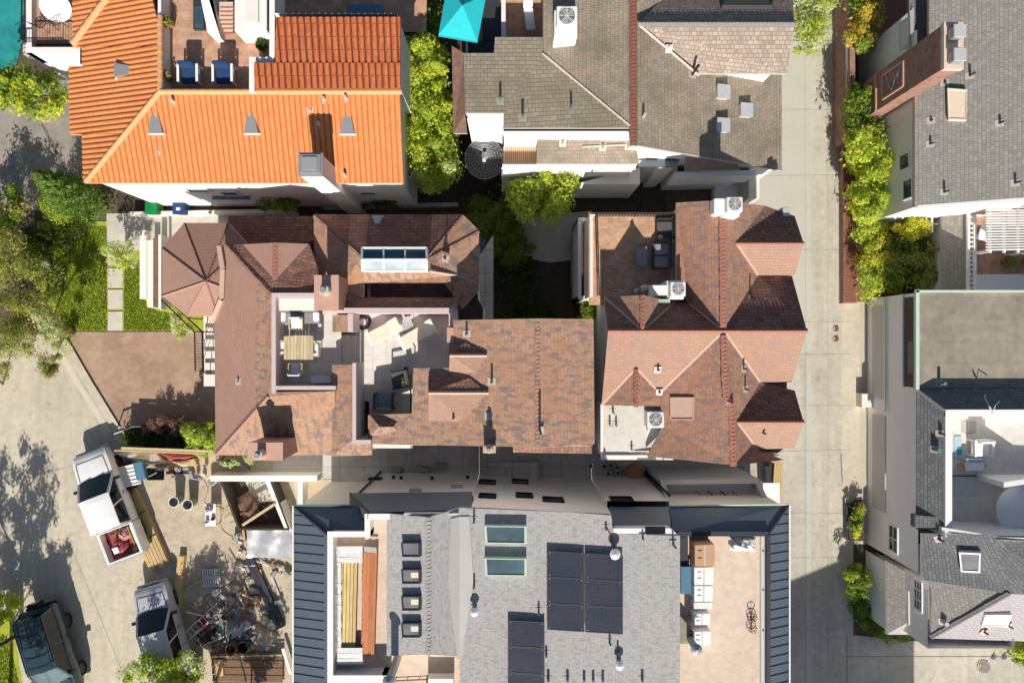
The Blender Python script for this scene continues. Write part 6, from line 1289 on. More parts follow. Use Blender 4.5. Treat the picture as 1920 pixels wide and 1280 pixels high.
p0 = plane_hit(Vector((a.x, 0, 0)), Vector((1, 0, 0)), 1733, 1092); p1 = plane_hit(Vector((a.x, 0, 0)), Vector((1, 0, 0)), 1733, 1150); Q.window(Vector((a.x, (p0.y + p1.y) / 2, 3.7)), (0, -1, 0), abs(p0.y - p1.y), .6, 'green_glass', 'white_paint', 2)
Q.wall('stucco_grey', [(1666, 1056), (1704, 1072), (1704, 1186), (1666, 1184)], 0, 2.1, zr=2.2)
MB().add([W(1742, 1092, 4.6), W(1746, 1194, 4.1), (W(1746, 1194, 4.1).x, W(1746, 1194, 4.1).y, 0), (W(1742, 1092, 4.6).x, W(1742, 1092, 4.6).y, 0)], [(0, 1, 2, 3)]).build('wall', 'stucco_cream', Q.o); Q.wall('stucco_grey', [(1750, 1190), (1990, 1194), (1990, 1150), (1750, 1150)], 0, 4.0, zr=4.1)
# terrace furniture
armchair('cream padded armchair with a dark side cushion on the sunny white terrace', W(1829, 838, 4.2), rad(0), 'white_cloth', 'white_paint'); 
t = thing('terrace_bench', 'white bench with wooden arms south of the cream armchair on the white terrace', 'bench', W(1828, 876, 4.2)); c = W(1828, 874, 4.6); MB().box((c.x, c.y, 4.58), (.85, .4, .1)).build('seat', 'white_cloth', t, bevel=.03); MB().box((c.x, c.y + .3, 4.5), (.8, .1, .3)).build('backrest', 'sky_cloth', t)
for s_ in (-1, 1): MB().bar((c.x + s_ * .4, c.y, 4.2), (c.x + s_ * .4, c.y, 4.55), .06, .35).build('leg', 'slat_wood', t)
t = thing('side_table', 'small round dark table next to the cream armchair', 'table', W(1846, 845, 4.2)); c = W(1846, 845, 4.6); MB().cyl((c.x, c.y, 4.55), (c.x, c.y, 4.6), .17, .17, 18).build('tabletop', 'grey_plastic', t); MB().cyl((c.x, c.y, 4.2), (c.x, c.y, 4.55), .03, .1).build('leg', 'grey_plastic', t)
t = thing('towel', 'pale blue towel with a teal band spread along the white parapet', 'towel', W(1797, 838, 4.2)); MB().box((*W(1796, 838, 4.24).xy, 4.225), (.34, 1.05, .03)).build('cloth', 'sky_cloth', t, bevel=.01); MB().box((*W(1799, 845, 4.24).xy, 4.25), (.18, .32, .03)).build('band', 'teal_dark', t)
t = thing('floor_mat', 'square tan mat on the white terrace north of the cream armchair', 'mat', W(1817, 800, 4.2)); MB().box((*W(1817, 800, 4.22).xy, 4.215), (.68, .55, .02)).build('mat', 'tan_fabric', t, bevel=.005)
u = thing('parasol', 'large round white parasol shaded against the terrace wall', 'parasol', W(1925, 960, 4.2)); c = W(1925, 957, 5.3); mb = MB(); n_ = 24
mb.loft([[Vector((c.x + r * math.cos(i * 6.2832 / n_), c.y + r * .95 * math.sin(i * 6.2832 / n_), 5.3 - r * r * .18)) for i in range(n_)] for r in (.02, .5, .9, 1.2)], cap=False); mb.build('canopy', 'white_cloth', u); MB().cyl((c.x, c.y, 4.2), (c.x, c.y, 5.3), .04, .04).build('pole', 'white_metal', u); MB().cyl((c.x, c.y, 4.2), (c.x, c.y, 4.3), .3, .3, 18).build('base', 'galv', u)
# manholes and covers in the alley
for y, w_ in ((616, 'northern'), (635, 'southern')): t = thing('utility_cover', 'small round rusty cover in the alley, the %s of the close pair' % w_, 'utility cover', W(1567, y, 0), 'small round covers'); MB().cyl(W(1567, y, .004), W(1567, y, .02), .15, .15, 20).build('cover', 'mulch', t); MB().ring(W(1567, y, .02), .14, .012, 20, 5).build('rim', 'rusty', t)
t = thing('manhole_cover', 'large round brown manhole cover in the sunny south-east corner', 'manhole cover', W(1843, 1248, 0)); MB().cyl(W(1843, 1248, .004), W(1843, 1248, .02), .32, .32, 30).build('cover', 'flashing', t); mb = MB(); [mb.ring(W(1843, 1248, .02), r, .012, 28, 5) for r in (.1, .2, .31)]; mb.build('rim', 'rusty', t)
for x, w_ in ((1861, 'western'), (1881, 'eastern')): t = thing('drain_grate', 'round grey grate near the south-east shrubs, the %s one of two' % w_, 'drain grate', W(x, 1229, 0), 'round grey grates'); MB().cyl(W(x, 1229, .004), W(x, 1229, .03), .17, .17, 20).build('grate', 'grey_plastic', t); MB().cyl(W(x, 1229, .03), W(x, 1229, .05), .04, .04, 8).build('knob', 'dark_metal', t)
t = thing('wheelie_bin', 'dark grey wheelie bin tucked behind the clipped round hedge', 'bin', W(1638, 1128, 0)); bin_('dark grey wheelie bin tucked behind the clipped round hedge', W(1637, 1130, 0), 'grey_plastic', .3); bpy.data.objects.remove(t)
# ================================================================ vehicles (local: x forward, y left, z up)
def sec(x, hw, z0, z1, r=.12, tuck=.06):
    P = [(-hw + tuck, z0), (hw - tuck, z0), (hw, z0 + (z1 - z0) * .35), (hw, z1 - r), (hw - r * .35, z1 - r * .3), (hw - r * 1.2, z1), (0, z1 + .025), (-hw + r * 1.2, z1), (-hw + r * .35, z1 - r * .3), (-hw, z1 - r), (-hw, z0 + (z1 - z0) * .35)]
    return [Vector((x, y, z)) for y, z in P]
def vehicle(name, label, cat, paint, at, rz, kind='pickup', L=5.75, Wd=1.98, roof_z=1.88):
    t = thing(name, label, cat, (0, 0, 0)); h = Wd / 2; f = L / 2
    cab_r = -1.2 if kind == 'pickup' else -f + .12
    S = [sec(f, h * .78, .5, .86), sec(f - .1, h * .92, .42, .98), sec(f - .45, h * .98, .4, 1.06), sec(1.4, h, .4, 1.14), sec(.2, h, .4, 1.16), sec(cab_r, h, .4, 1.16)]
    if kind != 'pickup': S.append(sec(-f, h * .95, .45, 1.1))
    MB().loft(S, 0).build('body', paint, t)
    # cab: roof panel, pillars, panes
    wf, wr, rf, rr = 1.42, cab_r + .02, .55, cab_r + (.12 if kind == 'pickup' else .18); bw, tw = h * .94, h * .77
    b = {(1, 1): (wf, bw), (1, -1): (wf, -bw), (0, 1): (wr, bw), (0, -1): (wr, -bw)}; tp = {(1, 1): (rf, tw), (1, -1): (rf, -tw), (0, 1): (rr, tw), (0, -1): (rr, -tw)}
    zb, zt = 1.13, roof_z - .06; Bv = {k: Vector((*v, zb)) for k, v in b.items()}; Tv = {k: Vector((*v, zt)) for k, v in tp.items()}
    rm = MB(); n_ = 7; rows = []
    for i in range(n_ + 1):
        u = i / n_; x = rf + .06 + (rr - .05 - rf - .06) * u; e = 1 - abs(2 * u - 1) ** 6
        rows.append([Vector((x, y * (tw + .03) * (1 - .06 * (1 - e)), zt + (.055 + .045 * e) * (1 - abs(y) ** 3) - .0)) for y in (-1, -.9, -.6, -.2, .2, .6, .9, 1)])
    for a, c in zip(rows, rows[1:]): rm.add(a + c, [(j, j + 1, j + 9, j + 8) for j in range(7)], 0, True)
    rm.prism([Vector((rf + .06, -tw - .02, 0)), Vector((rf + .06, tw + .02, 0)), Vector((rr - .05, tw + .02, 0)), Vector((rr - .05, -tw - .02, 0))], zt - .05, zt + .01); rm.build('roof', paint, t)
    for k in Bv: MB().bar(Bv[k], Tv[k], .11, .08).build('pillar', paint, t)
    for s_ in (1, -1):
        mid = Bv[(1, s_)].lerp(Bv[(0, s_)], .52), Tv[(1, s_)].lerp(Tv[(0, s_)], .42); MB().bar(mid[0], mid[1], .1, .06).build('pillar', paint, t)
    def pane(nm, q): c = sum(q, Vector()) / 4; MB().poly([c + (p - c) * .97 for p in q]).build(nm, 'car_glass', t)
    ws = MB(); g = [[Bv[(1, 1)].lerp(Bv[(1, -1)], j / 8).lerp(Tv[(1, 1)].lerp(Tv[(1, -1)], j / 8), i / 4) + Vector((.16 * (1 - abs(j / 4 - 1) ** 2) * (1 - i * .12), 0, .015)) for j in range(9)] for i in range(5)]
    for a, c in zip(g, g[1:]): ws.add(a + c, [(j, j + 1, j + 10, j + 9) for j in range(8)], 0, True)
    ws.build('windscreen', 'car_glass' if kind == 'pickup' else 'sky_glass', t)  # off-road car gets paler blue glass: sky reflection put into the colour
    pane('rear_window', [Bv[(0, 1)], Bv[(0, -1)], Tv[(0, -1)], Tv[(0, 1)]])
    for s_ in (1, -1): pane('side_window', [Bv[(1, s_)], Bv[(0, s_)], Tv[(0, s_)], Tv[(1, s_)]])
    for s_ in (1, -1):
        MB().box((1.15, s_ * (h + .13), 1.18), (.16, .24, .18)).bar((1.15, s_ * h * .95, 1.12), (1.15, s_ * (h + .06), 1.16), .06, .05).build('door_mirror', 'paint_black', t, bevel=.03)
        MB().box((f - .1, s_ * h * .68, .8), (.16, .36, .18)).build('headlight', 'galv_light', t, bevel=.03)
        MB().box((-f + .03, s_ * h * .85, .95), (.08, .18, .34)).build('tail_light', 'red_tarp', t)
        MB().box((.35, s_ * (h + .012), .98), (.2, .02, .04)).build('door_handle', 'paint_black', t)
        for x in (f - 1.0, -f + 1.1):
            w = MB().cyl((x, s_ * (h - .26), .4), (x, s_ * (h - .03), .4), .4, .4, 22).build('wheel', 'tyre', t); MB().cyl((x, s_ * (h - .03), .4), (x, s_ * (h - .015), .4), .24, .22, 16).build('rim', 'dark_metal', w)
    MB().box((f + .04, 0, .55), (.14, h * 1.75, .2)).build('front_bumper', 'galv_light' if kind == 'pickup' else 'paint_black', t, bevel=.04); MB().box((-f - .05, 0, .58), (.14, h * 1.75, .18)).build('rear_bumper', 'galv' if kind == 'pickup' else 'paint_black', t, bevel=.04)
    MB().bar((1.55, -.5, 1.19), (1.42, .25, 1.22), .03, .02).bar((1.55, .2, 1.19), (1.42, .8, 1.2), .03, .02).build('wiper', 'paint_black', t)
    sl = MB()
    for s_ in (1, -1): sl.bar((f - .42, s_ * h * .74, 1.085), (1.5, s_ * h * .8, 1.165), .022, .012)
    sl.bar((f - .42, -h * .74, 1.085), (f - .42, h * .74, 1.085), .022, .012).bar((1.46, -h * .8, 1.17), (1.46, h * .8, 1.17), .04, .014); sl.build('bonnet_seam', 'paint_black', t)
    for x in (.32, -.62):
        for s_ in (1, -1): MB().bar((x, s_ * (h + .004), .5), (x, s_ * (h + .004), 1.1), .02, .012).build('door_seam', 'paint_black', t)
    MB().box((f + .005, 0, .74), (.05, h * 1.0, .2)).build('grille', 'paint_black', t, bevel=.01); MB().box((f + .115, 0, .56), (.01, .5, .13)).build('number_plate', 'white_paint', t)
    if kind == 'pickup':
        bd = MB(); x0, x1 = cab_r - .04, -f
        for s_ in (1, -1): bd.loft([[Vector((x, s_ * (h - .01), .45)), Vector((x, s_ * (h - .01), 1.16)), Vector((x, s_ * (h - .06), 1.2)), Vector((x, s_ * (h - .16), 1.18)), Vector((x, s_ * (h - .17), .45))] for x in (x0, x1)], 0, False)
        bd.box(((x0 + x1) / 2, 0, .72), (x0 - x1, h * 1.8, .08)).box((x0 - .03, 0, .95), (.06, h * 1.9, .46)); bd.build('bed', paint, t); MB().box(((x0 + x1) / 2, 0, .775), (x0 - x1 - .1, h * 1.62, .02)).build('bed_liner', 'red_tarp' if paint == 'paint_white' else 'dark_metal', t)
        MB().box((x1 + .04, 0, .95), (.08, h * 1.9, .48)).build('tailgate', paint, t, bevel=.02)
    else:
        rk = MB()
        for s_ in (1, -1): rk.tube([(rf - .1, s_ * tw * .92, zt + .14), (rr + .1, s_ * tw * .92, zt + .14)], .025, 6)
        for i in range(5): rk.tube([(rf - .2 - i * .55, -tw * .92, zt + .14), (rf - .2 - i * .55, tw * .92, zt + .14)], .018, 6)
        rk.build('roof_rack', 'paint_black', t); w = MB().cyl((-f - .12, 0, .95), (-f - .34, 0, .95), .38, .38, 22).build('spare_wheel', 'tyre', t); MB().cyl((-f - .34, 0, .95), (-f - .36, 0, .95), .22, .2, 16).build('rim', 'galv', w)
    return place(t, at, rz)
PK = W(222, 938, 0); PR = rad(111)
vehicle('pickup_truck', 'white crew cab pickup with a cluttered red lined bed, parked beside the lumber pile', 'pickup truck', 'paint_white', PK, PR)
vehicle('pickup_truck', 'dusty silver pickup parked nose up beside the timbers and ladder', 'pickup truck', 'paint_silver', W(323, 1180, 0), rad(106), L=5.4, Wd=1.86)
vehicle('off_road_car', 'dark navy off-road car with a roof rack half cut off by the south-west corner', 'car', 'paint_navy', W(117, 1208, 0), rad(-73), 'suv', 4.7, 1.9, 1.86)
M_ = Matrix.Translation(PK) @ Matrix.Rotation(PR, 4, 'Z')
def bedthing(name, label, cat, parts, grp=None):
    t = thing(name, label, cat, M_ @ Vector(parts[0][2]).xy.to_3d() if False else (M_ @ Vector((parts[0][2][0], parts[0][2][1], .79))), grp)
    for nm, mat, c, d, bv in parts: MB().box(c, d, 0, 0, M_).build(nm, mat, t, bevel=bv)
def lump(name, label, cat, mat, at, r, n=10, M=None, part='cover'):
    t = thing(name, label, cat, (M @ Vector(at)) if M else at); mb = MB(); A_ = [R.uniform(.75, 1.2) for _ in range(400)]; nn, m = 14, 7; vs = []
    for j in range(m + 1):
        for i in range(nn):
            th, ph = math.pi * .5 * j / m, 2 * math.pi * i / nn; k = A_[((j // 2 * 2) * nn + i // 2 * 2) % 400] * .6 + A_[(j * nn + i) % 400] * .4
            p = Vector((at[0] + r[0] * k * math.sin(th) * math.cos(ph), at[1] + r[1] * k * math.sin(th) * math.sin(ph), at[2] + r[2] * max(0.02, k * math.cos(th)))); vs.append(M @ p if M else p)
    mb.add(vs, [(j * nn + i, (j + 1) * nn + i, (j + 1) * nn + (i + 1) % nn, j * nn + (i + 1) % nn) for j in range(m) for i in range(nn)], 0, True); mb.build(part, mat, t); return t
lump('canvas_bag', 'crumpled dark red bag in the bed of the white pickup', 'bag', 'red_tarp', (-2.15, .15, .79), (.42, .38, .35), M=M_)
lump('canvas_bag', 'pale pink bag behind the cab in the bed of the white pickup', 'bag', 'pink_tarp', (-1.72, -.25, .79), (.3, .35, .34), M=M_)
bedthing('tool_case', 'yellow tool case against the cab in the pickup bed', 'case', [('body', 'yellow_plastic', (-1.45, .25, .92), (.22, .3, .26), .03), ('lid', 'dark_metal', (-1.45, .25, 1.06), (.18, .26, .03), .01)])
bedthing('tool_case', 'yellow tool case at the tail corner of the pickup bed', 'case', [('body', 'yellow_plastic', (-2.62, -.62, .94), (.24, .3, .3), .03), ('lid', 'dark_metal', (-2.62, -.62, 1.1), (.18, .24, .03), .01)])
bedthing('carton', 'small white open box among the red bags in the pickup bed', 'box', [('box_body', 'white_cloth', (-2.35, .3, 1.0), (.26, .3, .4), .02), ('flap', 'white_cloth', (-2.2, .3, 1.21), (.08, .3, .02), 0)])
bedthing('paint_tin', 'grey square tin with dark lid near the cab in the pickup bed', 'tin', [('tin', 'grey_plastic', (-1.48, -.2, .93), (.2, .2, .28), .02), ('lid', 'dark_metal', (-1.48, -.2, 1.08), (.16, .16, .03), .01)])
t = thing('tube_bundle', 'bundle of pale tubes along the side of the pickup bed', 'tubes', M_ @ Vector((-2, -.7, .79)))
for i in range(5): MB().cyl(M_ @ Vector((-1.4, -.82 + i * .07, .95 + .03 * (i % 2))), M_ @ Vector((-2.6, -.8 + i * .06, .93)), .03, .03, 8).build('tube', ['galv_light', 'orange_plastic', 'white_cloth', 'dark_metal', 'yellow_plastic'][i], t)

# ================================================================ building site
def beamthing(name, label, cat, a, b, w, h, mat, z=0, n=1, part='beam', grp=None, gap=.02, layers=1):
    a, b = W(*a, z), W(*b, z); d = (b - a).normalized(); s_ = Vector((-d.y, d.x, 0)); t = thing(name, label, cat, (a + b) / 2, grp); mb = MB()
    for l in range(layers):
        for i in range(n):
            o = s_ * ((i - (n - 1) / 2) * (w + gap)) + d * R.uniform(-.1, .1) + Vector((0, 0, h / 2 + l * (h + .01))); mb.bar(a + o, b + o, w, h)
    mb.build(part, mat, t); return t
beamthing('lumber_pile', 'long pile of tan planks beside the white pickup', 'lumber pile', (243, 922), (303, 1058), .16, .09, 'lumber', 0, 6, 'planks', layers=3)
t = bpy.data.objects['lumber_pile']; mb = MB()
for f in (.3, .62): a = W(243, 922).lerp(W(303, 1058), f); mb.box((a.x, a.y, .32), (1.15, .05, .012), rad(25))
mb.build('strap', 'dark_metal', t)
beamthing('timber_post', 'thick pale square post lying between the silver pickup and the white pallet', 'timber', (345, 1036), (333, 1150), .34, .3, 'lumber', 0)
beamthing('timber_post', 'narrow tan board lying along the side of the silver pickup', 'timber', (313, 1105), (352, 1192), .12, .08, 'lumber', 0, 2, 'board')
beamthing('timber_post', 'short yellow board nearest the nose of the silver pickup', 'timber', (318, 1110), (330, 1168), .15, .1, 'lumber_pale', 0, 1, 'board')
for i, (a, b, w, h, m, l) in enumerate((((468, 1042), (528, 1172), .22, .22, 'dark_metal', 'dark steel beam on the east edge of the site'), ((478, 1046), (520, 1160), .12, .14, 'rusty', 'rusty steel beam resting beside the dark beam'), ((510, 1080), (538, 1150), .12, .1, 'galv_light', 'short pale aluminium channel beside the metal mansard'), ((452, 1050), (505, 1180), .08, .06, 'galv', 'thin grey pipe lying along the steel beams'))):
    beamthing('steel_beam', l, 'beam', a, b, w, h, m, 0, 2 if i < 2 else 1)
t = thing('silver_tarp', 'shiny silver tarpaulin spread beside the metal mansard', 'tarpaulin', W(504, 1018, 0)); mb = MB(); g = {}
for i in range(15):
    for j in range(8): g[i, j] = W(463 + i * 6.0 + R.uniform(-1.5, 1.5), 992 + j * 7.6 + R.uniform(-1.5, 1.5), .33 + .07 * math.sin(i * .9 + j * .4) + R.uniform(0, .09))
for i in range(14):
    for j in range(7): mb.add([g[i, j], g[i + 1, j], g[i + 1, j + 1], g[i, j + 1]], [(0, 1, 2, 3)], 0, True)
mb.build('sheet', 'foil', t, doubles=True); MB().box((*W(504, 1018, .15).xy, .14), (2.2, 1.3, .28)).build('block', 'gravel_grey', t)
t = thing('excavation', 'open excavation with dark sides and dry roots in its corner', 'excavation', W(478, 945, 0)); mb = MB(); Pq = [(412, 897), (506, 897), (542, 992), (448, 992)]
for a, b in zip(Pq, Pq[1:] + Pq[:1]): mb.bar(W(*a, .9) - Vector((0, 0, .45)), W(*b, .9) - Vector((0, 0, .45)), .1, .9 - .002 * a[0] / 100)
mb.build('sidewall', 'dark_soil', t); MB().poly([W(x, y, .03) for x, y in Pq]).build('floor', 'dark_soil', t); MB().poly([W(x, y, .05) for x, y in ((458, 898), (504, 898), (520, 938), (478, 944))]).build('concrete_footing', 'path_concrete', t)
lump('brush_heap', 'heap of dry brown roots and branches lying in the excavation', 'brush', 'brush_brown', W(462, 955, .06), (.75, .95, .5), part='roots'); mb = MB()
for i in range(14): a = W(R.uniform(445, 500), R.uniform(915, 985), R.uniform(.3, .6)); mb.tube([a, a + Vector((R.uniform(-.5, .5), R.uniform(-.5, .5), R.uniform(-.1, .1))), a + Vector((R.uniform(-.9, .9), R.uniform(-.9, .9), -.1))], .018, 5)
mb.build('branches', 'brush_brown', bpy.data.objects['brush_heap'])['kind'] = 'stuff'
beamthing('plank', 'single pale plank bridging the excavation', 'plank', (455, 984), (516, 944), .14, .05, 'lumber_pale', .92, 1, 'board')
for px, py, w_ in ((325, 941, 'western'), (351, 946, 'eastern')):
    t = thing('rubbish_bin', 'round open white rimmed bin casting a long shadow, the %s of the pair' % w_, 'bin', W(px, py, .75).xy.to_3d(), 'open round bins'); c = W(px, py, .75)
    MB().lathe((c.x, c.y, 0), [(.22, .01), (.27, .72), (.255, .72), (.21, .06), (0, .06)], 20).build('body', 'grey_plastic', t); MB().ring((c.x, c.y, .73), .265, .025, 24, 6).build('rim', 'white_paint', t); MB().lathe((c.x, c.y, .0), [(.0, .42), (.24, .42)], 16).build('contents', 'gravel_grey', t)
t = thing('pallet', 'grey slatted pallet lying on the dappled ground', 'pallet', W(395, 1083, 0)); mb = MB()
for i in range(8): mb.bar(W(380 + i * 4.4, 1066, .13), W(383 + i * 4.4, 1100, .13), .07, .025)
mb.build('slats', 'galv_light', t); mb = MB()
for f in (0, .5, 1): mb.bar(W(379, 1068 + f * 30, .07), W(415, 1066 + f * 30, .07), .08, .09)
mb.build('stringer', 'lumber_pale', t)
t = thing('ladder', 'aluminium ladder lying across the red debris beside the silver pickup', 'ladder', W(375, 1175, .4)); a, b = W(328, 1213, .55), W(412, 1136, .35); d = (b - a).normalized(); s_ = Vector((-d.y, d.x, 0)) * .22
for k in (-1, 1): MB().bar(a + s_ * k, b + s_ * k, .07, .03).build('rail', 'galv_light', t)
for i in range(11): p = a.lerp(b, (i + .5) / 11); MB().cyl(p - s_, p + s_, .018, .018, 6).build('rung', 'galv_light', t)
t = thing('ladder', 'second shorter ladder lying parallel and closer to the rubble', 'ladder', W(390, 1170, .2)); a, b = W(362, 1196, .25), W(430, 1142, .2); s_ = Vector((-(b - a).y, (b - a).x, 0)).normalized() * .16
for k in (-1, 1): MB().bar(a + s_ * k, b + s_ * k, .05, .03).build('rail', 'galv', t)
for i in range(9): p = a.lerp(b, (i + .5) / 9); MB().cyl(p - s_, p + s_, .014, .014, 6).build('rung', 'galv', t)
t = thing('utility_trailer', 'white ribbed utility trailer nosed against the side of the white pickup', 'trailer', W(252, 888, 0)); Mx = Matrix.Translation(W(250, 888, 0)) @ Matrix.Rotation(rad(14), 4, 'Z')
mb = MB(); mb.box((-.1, 0, .62), (1.5, 1.1, .06), 0, 0, Mx)
for i in range(6): mb.box((-.1, -.5 + i * .2, .67), (1.5, .05, .05), 0, 0, Mx)
mb.build('deck', 'white_paint', t); mb = MB(); mb.box((.85, .12, .75), (.5, .95, .3), 0, 0, Mx); mb.build('tool_chest', 'blue_cover', t, bevel=.03)
MB().bar(Mx @ Vector((.5, -.45, .5)), Mx @ Vector((1.5, -.2, .5)), .06, .06).build('tow_bar', 'galv', t)
for s_ in (-1, 1): MB().cyl(Mx @ Vector((-.1, s_ * .55, .3)), Mx @ Vector((-.1, s_ * .7, .3)), .3, .3, 18).build('wheel', 'tyre', t)
for i, (pts, m, l) in enumerate((([(205, 848), (240, 842), (300, 848), (320, 868), (285, 872), (225, 858)], 'galv_light', 'grey tarp bundle draped along the wooden fence nearest the pickup'), ([(295, 848), (345, 846), (372, 855), (350, 862), (315, 862)], 'red_tarp', 'red tarp bundle lying along the wooden fence'), ([(320, 864), (368, 858), (374, 872), (340, 876)], 'lumber_pale', 'tan canvas sheet south of the red tarp bundle'))):
    t = thing('tarp_bundle', l, 'tarp', W(*pts[0], 0), 'tarp bundles by the fence'); mb = MB(); c = sum((W(*p, 0) for p in pts), Vector()) / len(pts)
    rg = [[W(*p, 0) for p in pts], [W(*p, .3).lerp(c + Vector((0, 0, .3)), .2) for p in pts], [W(*p, .42).lerp(c + Vector((0, 0, .42)), .55) + Vector((0, 0, R.uniform(-.1, .1))) for p in pts], [c + Vector((0, 0, .45))] * len(pts)]
    mb.loft(rg, 0, False, False); mb.build('cover', m, t)
t = thing('work_table', 'white work table covered with tools near the excavation', 'table', W(395, 962, 0)); MB().box((*W(395, 965, .7).xy, .7), (.55, 1.15, .05)).build('tabletop', 'white_paint', t)
for sx in (-1, 1):
    for sy in (-1, 1): c = W(395, 965, .7); MB().bar((c.x + sx * .24, c.y + sy * .52, 0), (c.x + sx * .24, c.y + sy * .52, .68), .04, .04).build('leg', 'galv', t)
for i, (px, py, d, m, l, nm) in enumerate(((393, 952, (.3, .3, .25), 'grey_plastic', 'grey power tool on the white work table', 'power_tool'), (400, 972, (.2, .14, .16), 'dark_metal', 'black drill case on the white work table', 'tool_case'), (389, 978, (.16, .16, .2), 'white_cloth', 'white tub on the white work table', 'tub'))):
    c = W(px, py, .75); t = thing(nm, l, nm.replace('_', ' '), (c.x, c.y, .725)); MB().box((c.x, c.y, .725 + d[2] / 2), d, .3).build('body', m, t, bevel=.03); MB().bar((c.x - .08, c.y, .74 + d[2]), (c.x + .08, c.y, .74 + d[2]), .03, .04).build('handle', 'dark_metal', t)
t = thing('umbrella_base', 'white bucket and stand at the corner of the retaining wall', 'stand', W(396, 902, 0)); c = W(396, 902, .5); MB().lathe((c.x, c.y, 0), [(.2, 0), (.24, .5), (.22, .5), (.18, .05), (0, .05)], 18).build('bucket', 'white_paint', t); MB().cyl((c.x, c.y, .1), (c.x + .1, c.y - .2, 1.2), .02, .02).build('pole', 'galv', t)
t = thing('sawhorse', 'dark sawhorse beside the south chimney', 'sawhorse', W(438, 868, 0)); a, b = W(408, 862, .75), W(466, 872, .75); MB().bar(a, b, .1, .14).build('beam', 'dark_metal', t)
for f in (.12, .88):
    for k in (-1, 1): p = a.lerp(b, f); MB().bar(p, (p.x, p.y + k * .35, 0), .05, .05).build('leg', 'dark_metal', t)
tub = [(338, 880, 'blue_cloth', 'blue grey tub of tools south of the tan canvas'), (352, 880, 'grey_plastic', 'grey tub of fittings beside the blue tub')]
for px, py, m, l in tub: t = thing('tub', l, 'tub', W(px, py, 0), 'tool tubs'); c = W(px, py, 0); MB().prism([(c.x - .22, c.y - .18), (c.x + .22, c.y - .18), (c.x + .22, c.y + .18), (c.x - .22, c.y + .18)], .02, .3, cap=False).build('body', m, t); MB().box((c.x, c.y, .1), (.42, .34, .16)).build('contents', 'gravel_grey', t); MB().tube([(c.x - .22, c.y, .3), (c.x, c.y, .42), (c.x + .22, c.y, .3)], .012, 5).build('handle', 'dark_metal', t)
t = thing('wheelbarrow', 'dirty wheelbarrow with dark tray north of the site rubble', 'wheelbarrow', W(305, 885, 0)); c = W(303, 884, 0); MB().add([(c.x - .3, c.y - .2, .3), (c.x + .3, c.y - .2, .3), (c.x + .3, c.y + .2, .3), (c.x - .3, c.y + .2, .3), (c.x - .45, c.y - .32, .62), (c.x + .42, c.y - .32, .58), (c.x + .42, c.y + .32, .58), (c.x - .45, c.y + .32, .62)], [(0, 1, 2, 3), (0, 1, 5, 4), (1, 2, 6, 5), (2, 3, 7, 6), (3, 0, 4, 7)]).build('tray', 'dark_metal', t); MB().cyl((c.x + .55, c.y - .05, .2), (c.x + .55, c.y + .05, .2), .2, .2, 16).build('wheel', 'tyre', t)
for k in (-1, 1): MB().tube([(c.x + .5, c.y + k * .1, .2), (c.x - .2, c.y + k * .25, .35), (c.x - .95, c.y + k * .28, .6)], .018, 5).build('handle', 'slat_wood', t)
bk = [(408, 1107, 'white_paint', 'white bucket just south of the grey pallet', .17), (418, 1133, 'galv', 'grey bucket north-west in the rubble', .13), (432, 1131, 'galv_light', 'pale bucket between the rubble and the steel beams', .14), (424, 1152, 'grey_plastic', 'dull grey bucket in the middle of the rubble', .13), (440, 1152, 'galv', 'grey bucket closest to the steel beams', .14), (452, 1000, 'white_paint', 'white bucket at the corner of the silver tarpaulin', .12), (368, 1130, 'white_paint', 'small white bucket between the timber post and the rubble', .1)]
for px, py, m, l, r in bk: t = thing('bucket', l, 'bucket', W(px, py, 0), 'buckets on the site'); c = W(px, py, 0); MB().lathe((c.x, c.y, 0), [(r * .8, .01), (r, .34), (r * .92, .34), (r * .75, .1), (0, .1)], 18).build('body', m, t); MB().tube([(c.x - r, c.y, .33), (c.x, c.y + r, .36), (c.x + r, c.y, .33)], .01, 5).build('handle', 'dark_metal', t)
for px, py, m, l, r in ((432, 1218, 'rusty', 'rust coloured open drum beside the brown deck boards', .27), (455, 1214, 'dark_metal', 'black open drum beside the rusty drum', .3)):
    t = thing('drum', l, 'drum', W(px, py, 0)); c = W(px, py, .8); MB().lathe((c.x, c.y, 0), [(r, .01), (r * 1.02, .3), (r, .6), (r * 1.02, .8), (r * .92, .8), (r * .9, .08), (0, .08)], 22).build('body', m, t); MB().ring((c.x, c.y, .8), r, .02, 24, 5).build('rim', m, t)
lump('rubble_heap', 'grey heap of broken concrete between the ladders and steel beams', 'rubble', 'gravel_grey', W(440, 1175, 0), (.95, .75, .4), part='rubble'); mb = MB()
for i in range(60): c = W(R.uniform(398, 470), R.uniform(1135, 1205), R.uniform(.1, .5)); mb.box(c, (R.uniform(.08, .28), R.uniform(.08, .2), R.uniform(.05, .15)), R.uniform(0, 3), 0)
mb.build('chunks', 'gravel_grey', bpy.data.objects['rubble_heap'])['kind'] = 'stuff'
lump('red_tarp_heap', 'crumpled red tarp half under the ladder', 'tarp', 'red_tarp', W(386, 1165, 0), (.45, .5, .35)); lump('debris_heap', 'heap of dark scrap and offcuts beside the silver pickup', 'debris', 'dark_soil', W(395, 1195, 0), (.9, .6, .35), part='scrap'); lump('soil_heap', 'low tan heap of dry soil south of the steel beams', 'soil heap', 'dirt', W(490, 1195, 0), (.9, .7, .25), part='soil')
